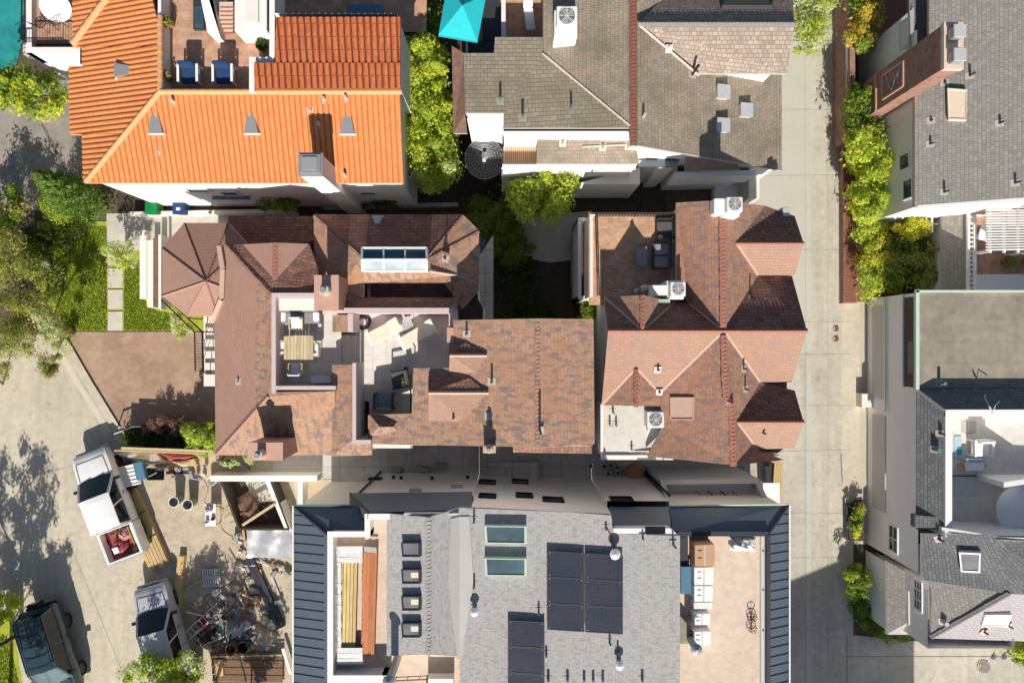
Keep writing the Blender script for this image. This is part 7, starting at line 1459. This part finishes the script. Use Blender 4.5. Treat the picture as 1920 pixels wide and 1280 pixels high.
beamthing('scrap_panel', 'grey metal panel leaning on the rubble', 'panel', (430, 1190), (470, 1165), .5, .04, 'galv', .45, 1, 'sheet'); t = thing('traffic_cone', 'fallen orange cone near the dark drums', 'cone', W(478, 1182, 0)); c = W(478, 1182, .15); MB().cyl(c - Vector((.3, 0, 0)), c + Vector((.25, .1, 0)), .16, .04).build('cone', 'orange_plastic', t); MB().box(c - Vector((.32, .0, .0)), (.04, .4, .4)).build('base', 'orange_plastic', t)
for i in range(16):
    px, py = R.uniform(392, 470), R.uniform(1105, 1210); w = R.choice(['galv', 'rusty', 'lumber_pale', 'dark_metal']); nm = {'galv': 'grey metal', 'rusty': 'rusty', 'lumber_pale': 'pale wooden', 'dark_metal': 'black metal'}[w]
    a = W(px, py, R.uniform(.3, .5)); an = R.uniform(0, 3.14); l = R.uniform(.3, .8); d = Vector((math.cos(an), math.sin(an), R.uniform(-.1, .1))) * l; mb = MB().bar(a - d, a + d, R.uniform(.05, .12), .04); o = mb.build('offcut', w); tag(o, '%s offcut strip strewn over the site rubble' % nm, 'offcut', 'offcuts strewn on the rubble (%s)' % nm)
for i in range(84):
    px, py = (R.uniform(300, 400), R.uniform(868, 900)) if i < 8 else (R.uniform(440, 470), R.uniform(1000, 1075)) if i < 18 else (R.uniform(430, 540), R.uniform(1040, 1215)) if i < 46 else (R.uniform(360, 500), R.uniform(1085, 1222))
    k = R.choice(('brick', 'block', 'tin', 'board', 'pipe', 'bag')); c = W(px, py, R.uniform(.02, .12)); a = R.uniform(0, 3.1)
    if k == 'brick': o = MB().box((c.x, c.y, c.z + .05), (.24, .12, .09), a).build('loose_brick', 'clay', bevel=.006); tag(o, 'single red brick dropped among the site debris', 'brick', 'loose bricks on the site')
    elif k == 'block': o = MB().box((c.x, c.y, c.z + .1), (.4, .2, .2), a).build('concrete_block', 'gravel_grey', bevel=.01); tag(o, 'grey concrete block lying among the site debris', 'block', 'concrete blocks on the site')
    elif k == 'tin': o = MB().lathe((c.x, c.y, c.z), [(0, 0), (.1, 0), (.1, .2), (.085, .2), (.08, .16), (0, .16)], 14).build('paint_tin', R.choice(['white_paint', 'galv'])); tag(o, 'small open paint tin standing among the site debris', 'tin', 'paint tins on the site')
    elif k == 'board': d = Vector((math.cos(a), math.sin(a), 0)) * R.uniform(.4, .9); o = MB().bar(c - d + Vector((0, 0, .04)), c + d + Vector((0, 0, .06)), R.uniform(.09, .2), .03).build('loose_board', R.choice(['lumber', 'lumber_pale'])); tag(o, 'loose tan board lying across the site debris', 'board', 'loose boards on the site')
    elif k == 'pipe': d = Vector((math.cos(a), math.sin(a), .02)) * R.uniform(.3, .8); o = MB().cyl(c - d + Vector((0, 0, .06)), c + d + Vector((0, 0, .08)), .035, .035, 8).build('loose_pipe', R.choice(['galv', 'white_cloth', 'dark_metal'])); tag(o, 'loose short pipe lying across the site debris', 'pipe', 'loose pipes on the site')
    else: lump('cement_bag', 'slumped tan cement bag lying on the site ground', 'bag', 'cement_sack', c, (.3, .22, .14))['group'] = 'cement bags on the site'
for i, (a, b, m, l) in enumerate((((372, 900), (440, 1010), 'slat_wood', 'thin orange extension cord winding past the work table'), ((440, 1080), (380, 1130), 'hose_black', 'black hose winding past the grey pallet'))):
    A_, B_ = W(*a), W(*b); t = MB().tube([A_.lerp(B_, k / 18) + Vector((.28 * math.sin(k * .8), .2 * math.cos(k * .6), .02)) for k in range(19)], .014, 5).build('cable', m); tag(t, l, 'cable')
t = thing('plank_platform', 'dark brown plank platform at the south edge of the site', 'platform', W(470, 1255, 0))
for i in range(5): MB().bar(W(396 + i, 1228 + i * 14, .3), W(530, 1230 + i * 14, .3), .34, .05).build('plank', 'brush_brown', t)
beamthing('timber_post', 'short pale sleeper beside the plank platform', 'timber', (414, 1232), (416, 1262), .38, .25, 'lumber', .2); beamthing('plank', 'white board leaning at the corner of the metal mansard', 'plank', (530, 1212), (545, 1260), .16, .06, 'white_paint', .4, 1, 'board'); beamthing('plank', 'long thin plank lying along the edge of the plank platform', 'plank', (398, 1230), (530, 1227), .06, .06, 'lumber_pale', .4, 1, 'board')

# ================================================================ garden walls, fences, steps, passage clutter
t = thing('wooden_fence', 'tan topped wooden fence between the brown driveway and the building site', 'fence', W(310, 842, 0)); MB().bar(W(230, 840, .8), W(398, 846, .8), .07, 1.55).build('boards', 'lumber', t); MB().bar(W(228, 840, 1.6), W(400, 846, 1.6), .14, .06).build('top_rail', 'lumber_pale', t)
t = thing('handrail', 'pale metal handrail by the dark planting at the driveway foot', 'handrail', W(235, 805, 0)); MB().tube([W(214, 813, .8), W(252, 799, .8), W(264, 799, .8)], .04, 6).build('rail', 'galv_light', t)
for px, py in ((216, 812), (250, 800)): MB().cyl(W(px, py, 0), W(px, py, .8), .03, .03, 6).build('post', 'galv_light', t)
t = thing('garden_wall', 'low dark retaining wall along the shaded foot of the driveway', 'wall', W(300, 810, 0)); MB().bar(W(262, 799, .25), W(402, 799, .25), .14, .5).build('wall', 'dark_metal', t)
t = thing('front_steps', 'white front steps and planter wall leading to the turret', 'steps', W(275, 500, 0))
for i, (x0, x1, y0, y1, z) in enumerate(((262, 275, 432, 560, .45), (276, 287, 450, 576, .75), (297, 302, 440, 580, 1.1))): MB().prism([W(x, y, z) for x, y in ((x0, y0), (x1, y0), (x1, y1), (x0, y1))], 0, z).build('step', 'stucco_white', t)
MB().prism([W(x, y, .9) for x, y in ((287, 446), (297, 446), (297, 560), (287, 560))], 0, .9).build('planter_bed', 'brush_brown', t)
tl = thing('iron_railing', 'black iron railing running from the lawn past the turret to the side stair', 'railing', W(330, 600, 0)); P = [W(302, 562, 1.6), W(365, 622, 1.6), W(366, 695, 1.6)]
mb = MB()
for a, b in zip(P, P[1:]): mb.bar(a, b, .05, .05); mb.bar(a - Vector((0, 0, .8)), b - Vector((0, 0, .8)), .03, .03); [mb.bar(a.lerp(b, i / 14) - Vector((0, 0, .8)), a.lerp(b, i / 14), .02, .02) for i in range(15)]
mb.build('balusters', 'black_metal', tl); mb = MB(); P = [W(352, 596, 1.6), W(380, 622, 1.6), W(382, 698, 1.6)]
for a, b in zip(P, P[1:]): mb.bar(a, b, .05, .05)
for i in range(5): p, q = P[0].lerp(P[1], i / 5), P[1].lerp(P[2], i / 5); mb.bar(q, q - Vector((.45, 0, .8)), .025, .025)
mb.build('top_rail', 'black_metal', tl)
for p in P: MB().cyl((p.x, p.y, 0), p, .03, .03, 6).build('post', 'black_metal', tl)
t = thing('side_stair', 'pale side stair climbing beside the plum roof wall', 'stair', W(392, 650, 0))
for i in range(6): MB().prism([W(x, y, .2 + .16 * i) for x, y in ((382, 592 + i * 22), (408, 592 + i * 22), (408, 614 + i * 22), (382, 614 + i * 22))], 0, .2 + .16 * i).build('step', 'stucco_cream', t)
beamthing('garden_wall', 'pale low wall along the path north of the turret house', 'wall', (255, 404), (560, 398), .2, .5, 'stucco_cream', 0, 1, 'wall'); beamthing('garden_wall', 'grey low wall in the shade behind the hipped tower', 'wall', (610, 392), (860, 386), .18, .5, 'gravel_grey', 0, 1, 'wall')
beamthing('garden_wall', 'thin grey wall dividing the shady rear garden from the brick roof deck', 'wall', (1072, 445), (1072, 540), .12, .8, 'gravel_grey', 0, 1, 'wall')
t = thing('boundary_wall', 'tall thin brick boundary wall along the east side of the alley', 'wall', W(1584, 150, 0)); MB().bar(W(1581, -60, .9), W(1583, 270, .9), .26, 1.8).build('wall', 'brick_red', t); MB().bar(W(1588, 60, 1.5), W(1590, 190, 1.5), .12, .1).build('coping', 'galv', t)
t = thing('brick_planter', 'long low brick planter wall beside the alley hedge', 'planter', W(1592, 420, 0)); MB().prism([W(1581, 272, .5), W(1600, 272, .5), W(1607, 568, .5), W(1582, 568, .5)], 0, .5).build('wall', 'brick_red', t); MB().prism([W(1583, 274, .52), W(1598, 274, .52), W(1605, 566, .52), W(1584, 566, .52)], .5, .512).build('soil', 'mulch', t)
t = thing('planter_kerb', 'curved dark edged planter by the south-east garage', 'planter', W(1600, 975, 0)); MB().tube([W(1588, 1010, .3), W(1587, 950, .3), W(1602, 938, .3), W(1622, 938, .3)], .07, 6).build('kerb', 'dark_metal', t); MB().prism([W(x, y, .2) for x, y in ((1590, 946), (1620, 942), (1620, 1014), (1592, 1012))], 0, .2).build('bed', 'dark_soil', t)
t = thing('timber_gate', 'yellowed timber gate and fence at the end of the shaded passage', 'gate', W(1450, 900, 0))
for i in range(4): MB().bar(W(1454 + i * 4.2, 866, 1.3), W(1450 + i * 4.2, 936, 1.3), .1, .05).build('board', 'lumber', t)
MB().bar(W(1432, 866, .6), W(1434, 930, .6), .3, 1.2).build('gate_leaf', 'dark_metal', t); MB().bar(W(1443, 866, .4), W(1444, 932, .4), .25, .8).build('post', 'brush_brown', t)
for i in range(7): o = MB().prism([W(x, y, .12 + .09 * i) for x, y in ((905 + i * 15, 866), (920 + i * 15, 866), (920 + i * 15, 898), (905 + i * 15, 898))], 0, .12 + .09 * i).build('passage_step', 'passage_slab'); tag(o, kind='structure')
for i, (px, py, l) in enumerate(((1106, 871, 'pale round pot at the west end of the shaded pot cluster'), (1131, 872, 'pale round pot at the north edge of the shaded pot cluster'), (1143, 870, 'small pale pot between two larger pots in the shaded passage'), (1155, 874, 'pale round pot at the north-east of the shaded pot cluster'), (1139, 885, 'pale round pot at the south edge of the shaded pot cluster'), (1158, 884, 'pale round pot beside the brown barrel table'))):
    t = thing('round_pot', l, 'pot', W(px, py, 0), 'pots in the shaded passage'); c = W(px, py, 0); MB().lathe((c.x, c.y, 0), [(.1, .01), (.16, .2), (.13, .34), (.11, .34), (.1, .1), (0, .1)], 16).build('body', 'galv_light', t); MB().lathe((c.x, c.y, .3), [(0, 0), (.11, 0)], 12).build('soil', 'dark_soil', t)
t = thing('barrel_table', 'round brown barrel table in the shaded passage', 'table', W(1187, 880, 0)); c = W(1187, 880, 0); MB().lathe((c.x, c.y, 0), [(.28, .01), (.36, .35), (.3, .66), (0, .66)], 20).build('barrel', 'rusty', t); MB().cyl((c.x, c.y, .66), (c.x, c.y, .7), .4, .4, 24).build('tabletop', 'clay', t)
for i, (px, py, l) in enumerate(((745, 880, 'grey toppled box in the passage below the south dormer'), (792, 878, 'grey tool crate in the passage near the small south chimney'), (826, 872, 'grey narrow crate standing in the shaded passage'), (957, 878, 'grey crate beside the passage steps'))):
    c = W(px, py, 0); t = thing('crate', l, 'crate', c, 'grey crates in the passage'); MB().box((c.x, c.y, .18), (R.uniform(.3, .7), .3, .34), R.uniform(-.3, .3)).build('body', 'grey_plastic', t, bevel=.02); MB().box((c.x, c.y, .37), (.28, .2, .03)).build('lid', 'grey_plastic', t)

# ================================================================ trees and plants
def crownpoly(*a, **k): return plant(*a, **k)
plant('hedge', 'tall lime green hedge between the orange roof and the shake roof', 'hedge', 'leaf_lime', (810, 220), scatter([(764, 74), (828, 72), (838, 150), (840, 215), (848, 285), (770, 285), (762, 180)], 2.6, 4.2, 110, .42), 110, .2, trunk=.09, limbs=6, mat2='leaf_bright', f2=.4)
plant('tree', 'small leafy tree with pale green leaves at the south end of the tall lime hedge', 'tree', 'leaf_bright', (822, 330), scatter([(778, 290), (840, 292), (850, 320), (815, 362), (785, 340)], 2.8, 4.3, 26, .4), 120, .2, trunk=.09, mat2='leaf_grey')
plant('shrub', 'dark shaded shrub under the turquoise parasol', 'shrub', 'leaf_mid', (798, 30), scatter([(776, -20), (818, -20), (818, 60), (780, 58)], 1.6, 2.6, 22, .4), 100, .2, trunk=.06)
plant('tree', 'bright yellow green tree in front of the white garden wall', 'tree', 'leaf_bright', (1000, 400), scatter([(952, 345), (990, 326), (1060, 322), (1080, 345), (1064, 388), (1022, 412), (965, 395)], 2.6, 4.2, 62, .38), 105, .19, trunk=.1, mat2='leaf_lime', limbs=7)
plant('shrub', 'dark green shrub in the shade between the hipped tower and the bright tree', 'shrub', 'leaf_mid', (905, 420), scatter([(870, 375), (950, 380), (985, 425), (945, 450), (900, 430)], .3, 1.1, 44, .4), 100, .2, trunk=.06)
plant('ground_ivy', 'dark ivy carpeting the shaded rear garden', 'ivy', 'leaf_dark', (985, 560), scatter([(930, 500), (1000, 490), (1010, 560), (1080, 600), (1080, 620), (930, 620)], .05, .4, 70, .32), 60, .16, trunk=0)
plant('shrub', 'small bright shrub squeezed between the peach roof and the west gable', 'shrub', 'leaf_mid', (1100, 585), scatter([(1092, 572), (1118, 572), (1118, 596), (1095, 596)], 1.2, 2.6, 10, .3), 90, .16, trunk=.05)
plant('shrub', 'green shrub under the orange eave beside the white chimney', 'shrub', 'leaf_mid', (535, 380), scatter([(482, 350), (560, 350), (572, 375), (545, 388), (490, 384)], 1.0, 2.2, 24, .36), 110, .18, trunk=.06)
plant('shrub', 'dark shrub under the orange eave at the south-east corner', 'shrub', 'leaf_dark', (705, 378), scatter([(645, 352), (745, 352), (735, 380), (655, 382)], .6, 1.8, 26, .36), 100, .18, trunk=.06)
plant('tree', 'bright broad tree beside the grey driveway and the balcony', 'tree', 'leaf_lime', (95, 190), scatter([(-30, 140), (20, 118), (70, 130), (122, 165), (120, 190), (95, 205), (70, 222), (40, 205), (-20, 195)], 2.6, 4.0, 52, .42), 110, .22, trunk=.12, mat2='leaf_mid', f2=.35)
# clipped cypress cone
bp = W(166, 385, 0); tip = W(66, 326, 4.6); t = thing('cypress', 'clipped conical cypress beside the grey driveway', 'cypress', bp); bl = []
for i in range(60): f = i / 59; a = i * 2.4; r = 1.35 * (1 - f) ** .8; p = bp.lerp(tip, f * .97 + .03); bl.append(((p.x + r * .75 * math.cos(a), p.y + r * .75 * math.sin(a), p.z * .97 + .25), max(.1, .42 * (1 - f) + .1)))
leaf_mesh('crown', 'leaf_cypress', t, bp, bl, 130, .17, asp=.4); MB().cyl(bp, bp + Vector((0, 0, 1.4)), .12, .08).build('trunk', 'bark', t)
plant('shrub', 'pale fine leaved shrub at the foot of the conical cypress', 'shrub', 'leaf_bright', (112, 400), scatter([(70, 372), (118, 378), (128, 408), (88, 412)], .6, 1.4, 20, .3), 110, .14, trunk=.05)
plant('shrub', 'dark shrub at the west edge between the driveway and the pine', 'shrub', 'leaf_mid', (20, 400), scatter([(-40, 340), (25, 345), (40, 400), (20, 440), (-40, 430)], 1.0, 2.4, 34, .42), 90, .2, trunk=.07, mat2='leaf_olive')
plant('pine_tree', 'spreading olive green pine tree over the front lawn', 'pine tree', 'leaf_pine', (90, 560), scatter([(-40, 440), (30, 440), (60, 495), (108, 515), (112, 560), (128, 600), (122, 660), (70, 668), (20, 672), (-40, 690)], 1.8, 3.2, 110, .42), 110, .17, trunk=.14, limbs=9, mat2='leaf_olive', f2=.4, asp=.3)
plant('shrub', 'small round pine tuft hanging over the kerb at the street edge', 'shrub', 'leaf_pine', (100, 680), scatter([(68, 668), (112, 665), (116, 690), (90, 708)], 1.2, 1.9, 14, .26), 110, .15, trunk=.06, asp=.3)
plant('shrub', 'pine tuft at the west edge above the bright street', 'shrub', 'leaf_olive', (5, 720), scatter([(-30, 672), (14, 676), (12, 716), (-30, 726)], 1.2, 2.0, 12, .28), 100, .15, trunk=.06, asp=.3)
plant('shrub', 'grey green leafy bush beneath the spreading pine', 'shrub', 'leaf_grey', (85, 625), scatter([(62, 590), (110, 590), (112, 622), (70, 630)], 2.4, 3.4, 12, .3), 90, .13, trunk=.05)
plant('small_tree', 'thin young tree with sparse pale leaves over the top paving slab', 'tree', 'leaf_bright', (222, 490), scatter([(192, 462), (240, 455), (256, 470), (248, 500), (200, 505)], 1.0, 2.0, 22, .3), 42, .15, trunk=.05, limbs=8, mat2='leaf_grey')
plant('shrub', 'shady shrub between the lawn and the conical cypress', 'shrub', 'leaf_dark', (70, 445), scatter([(20, 425), (150, 420), (150, 450), (60, 480)], .5, 1.4, 34, .36), 90, .18, trunk=.05)
t = thing('stone_ball', 'round pale stone ball on the dark lawn by the pine', 'stone ball', W(84, 494, 0)); MB().sphere((*W(84, 494, .4).xy, .36), .22).build('ball', 'path_concrete', t); MB().cyl(W(84, 494, 0), (*W(84, 494, 0).xy, .2), .16, .12).build('pedestal', 'path_concrete', t)
plant('climbing_vine', 'pale leaved vine climbing the iron railing beside the turret', 'vine', 'leaf_grey', (335, 610), scatter([(306, 560), (322, 572), (352, 606), (362, 622), (340, 640), (318, 600)], .6, 1.6, 26, .2), 34, .15, trunk=.03, mat2='leaf_bright')
plant('shrub', 'bright leafy shrub at the plum roof corner above the sawhorse', 'shrub', 'leaf_bright', (385, 830), scatter([(345, 795), (398, 792), (402, 845), (380, 855), (348, 825)], .8, 2.0, 34, .3), 100, .19, trunk=.06, mat2='leaf_mid')
plant('shrub', 'spiky red leaved shrub in the shaded bed, nearer the handrail', 'shrub', 'leaf_red', (285, 802), scatter([(268, 786), (305, 786), (305, 810), (270, 810)], .4, 1.0, 14, .24), 70, .2, trunk=.04, asp=.2); plant('shrub', 'spiky red leaved shrub in the shaded bed, nearer the bright leafy shrub', 'shrub', 'leaf_red', (330, 802), scatter([(312, 785), (345, 785), (345, 810), (314, 810)], .4, 1.0, 14, .24), 70, .2, trunk=.04, asp=.2)
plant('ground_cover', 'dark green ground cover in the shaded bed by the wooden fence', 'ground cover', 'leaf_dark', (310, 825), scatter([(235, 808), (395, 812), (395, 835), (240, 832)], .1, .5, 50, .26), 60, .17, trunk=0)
for k, poly, z in (('weeping', [(412, 862), (478, 852), (470, 864), (420, 880)], .5),): plant('shrub', 'low pale leafy shrub below the plum eave beside the sawhorse', 'shrub', 'leaf_grey', (430, 862), scatter(poly, .4, 1.0, 14, .2), 60, .13, trunk=.03)
plant('tree', 'leafy tree at the bottom edge covering the tail of the silver pickup', 'tree', 'leaf_bright', (330, 1270), scatter([(250, 1240), (285, 1228), (320, 1226), (350, 1222), (375, 1240), (388, 1290), (360, 1330), (235, 1330), (236, 1262)], 2.0, 3.2, 60, .34), 100, .19, trunk=.1, mat2='leaf_grey', f2=.4)
plant('tree', 'pale fine leaved tree overhanging the top of the alley', 'tree', 'leaf_bright', (1500, 60), scatter([(1492, -40), (1562, -40), (1560, 30), (1540, 80), (1500, 112), (1488, 60)], 2.4, 4.0, 62, .4), 60, .17, trunk=.1, limbs=8, mat2='leaf_grey', f2=.45)
plant('hedge', 'golden and green hedge along the north end of the alley wall', 'hedge', 'leaf_amber', (1610, 60), scatter([(1598, -40), (1650, -40), (1645, 40), (1640, 88), (1612, 110), (1596, 70)], 1.6, 2.8, 46, .36), 95, .21, trunk=.07, mat2='leaf_mid', f2=.35)
plant('hedge', 'deep green shrub row between the brick chimney and the alley', 'hedge', 'leaf_mid', (1612, 200), scatter([(1598, 155), (1630, 168), (1642, 215), (1650, 248), (1592, 240), (1594, 190)], 1.0, 2.6, 40, .36), 100, .2, trunk=.07)
plant('hedge', 'bright lime hedge below the white east wall', 'hedge', 'leaf_lime', (1620, 330), scatter([(1594, 240), (1655, 245), (1672, 275), (1668, 360), (1672, 395), (1625, 410), (1602, 395), (1602, 310)], 1.4, 3.0, 100, .4), 105, .2, trunk=.08, mat2='leaf_bright', f2=.4)
plant('hedge', 'tangled yellow green shrub row north of the garage wall', 'hedge', 'leaf_bright', (1622, 480), scatter([(1612, 415), (1668, 415), (1664, 545), (1620, 555), (1614, 480)], .9, 2.0, 52, .34), 85, .21, trunk=.07, mat2='leaf_gold', f2=.3, asp=.3)
plant('shrub', 'large dark shrub with a golden yellow top beside the white arbor', 'shrub', 'leaf_olive', (1690, 480), scatter([(1672, 430), (1752, 440), (1756, 535), (1670, 540)], .8, 1.8, 62, .38), 95, .2, trunk=.07, mat2='leaf_mid', f2=.5)
plant('flowering_bush', 'golden yellow flowering bush in front of the white arbor', 'bush', 'leaf_gold', (1705, 435), scatter([(1680, 410), (1730, 412), (1748, 430), (1715, 445), (1682, 440)], 1.7, 2.5, 24, .28), 110, .15, trunk=.05)
plant('clipped_shrub', 'clipped oval hedge shrub at the alley corner', 'clipped shrub', 'leaf_mid', (1604, 1085), scatter([(1592, 1066), (1608, 1060), (1622, 1072), (1622, 1118), (1606, 1126), (1592, 1112)], .5, 1.3, 34, .28), 130, .13, trunk=.05, mat2='leaf_bright', f2=.4)
plant('clipped_shrub', 'mixed green shrub inside the dark edged planter', 'clipped shrub', 'leaf_mid', (1606, 980), scatter([(1597, 952), (1615, 950), (1615, 1006), (1598, 1006)], .4, .9, 18, .22), 100, .14, trunk=.04, mat2='leaf_gold', f2=.25)
plant('hedge', 'low dark hedge curving round the south-west corner of the lavender house', 'hedge', 'leaf_mid', (1640, 1165), scatter([(1592, 1128), (1625, 1130), (1665, 1180), (1745, 1190), (1740, 1202), (1660, 1200), (1615, 1170)], .2, .7, 46, .24), 95, .15, trunk=.03)
plant('ground_cover', 'bright strip of ground cover under the south eave of the lavender house', 'ground cover', 'leaf_bright', (1840, 1206), scatter([(1750, 1198), (1930, 1202), (1930, 1214), (1780, 1208)], .1, .3, 40, .16), 70, .12, trunk=0)
plant('shrub', 'round green shrub at the south-east corner by the grates', 'shrub', 'leaf_mid', (1905, 1222), scatter([(1892, 1208), (1940, 1208), (1940, 1245), (1905, 1238)], .3, 1.0, 20, .26), 100, .15, trunk=.04, mat2='leaf_lime', f2=.3)
plant('shrub', 'lime shrub in the verge at the west edge of the street', 'shrub', 'leaf_lime', (15, 1150), scatter([(-30, 1115), (22, 1120), (32, 1135), (10, 1165), (-30, 1185)], .6, 1.4, 24, .3), 100, .16, trunk=.05)
# neighbours just outside the frame whose shade falls into it
for i, (gx, gy, r, zz, kk) in enumerate(((40, 1185, 1.9, 5.0, 34), (20, 1300, 1.6, 5.0, 26), (95, 1330, 1.2, 5.6, 14), (408, 1405, 1.7, 5.5, 20), (470, 1450, 1.7, 5.5, 22))):
    c = W(gx, gy, 0); bl = []
    for k in range(kk): a, q = R.uniform(0, 6.28), r * math.sqrt(R.random()); bl.append(((c.x + q * math.cos(a), c.y + q * math.sin(a), zz + R.uniform(-.6, 1.0)), R.uniform(.3, .55)))
    plant('street_tree', ['street tree rooted beyond the west verge, nearest the lime shrub', 'street tree rooted beyond the west verge, behind the off-road car', 'slim street tree rooted south of the off-road car', 'street tree rooted south of the leafy bottom tree', 'street tree rooted south of the plank platform'][i], 'tree', 'leaf_mid', (gx, gy), bl, 70, .24, trunk=.13, limbs=7)
nb = thing('neighbour_house', 'plain white gabled house beyond the south end of the alley', 'house', W(1600, 1520, 0)); x0, x1, xr, y0 = 12.5, 21.15, 18.2, W(0, 1500, 0).y
MB().add([(x0, y0, 0), (x1, y0, 0), (x1, y0, 8.1), (xr, y0, 8.95), (x0, y0, 7.3), (x0, y0 - 8, 0), (x1, y0 - 8, 0), (x1, y0 - 8, 8.1), (xr, y0 - 8, 8.95), (x0, y0 - 8, 7.3)], [(0, 1, 2, 3, 4), (5, 6, 7, 8, 9), (0, 4, 9, 5), (1, 2, 7, 6)]).build('wall', 'stucco_white', nb)
MB().slab({'a': Vector((x0 - .3, y0 + .2, 7.25)), 'b': Vector((xr, y0 + .2, 9.0)), 'c': Vector((x1 + .05, y0 + .2, 8.1)), 'd': Vector((x0 - .3, y0 - 8.2, 7.25)), 'e': Vector((xr, y0 - 8.2, 9.0)), 'f': Vector((x1 + .05, y0 - 8.2, 8.1))}, [list('abed'), list('bcfe')], .12).build('roof', ['comp_grey', 'white_paint'], nb)

plant('shrub', 'dark glossy shrub filling the shaded courtyard beside the hipped tower path', 'shrub', 'leaf_mid', (945, 470), scatter([(915, 430), (990, 440), (1000, 480), (925, 500)], .2, .8, 30, .34), 80, .2, trunk=.05)
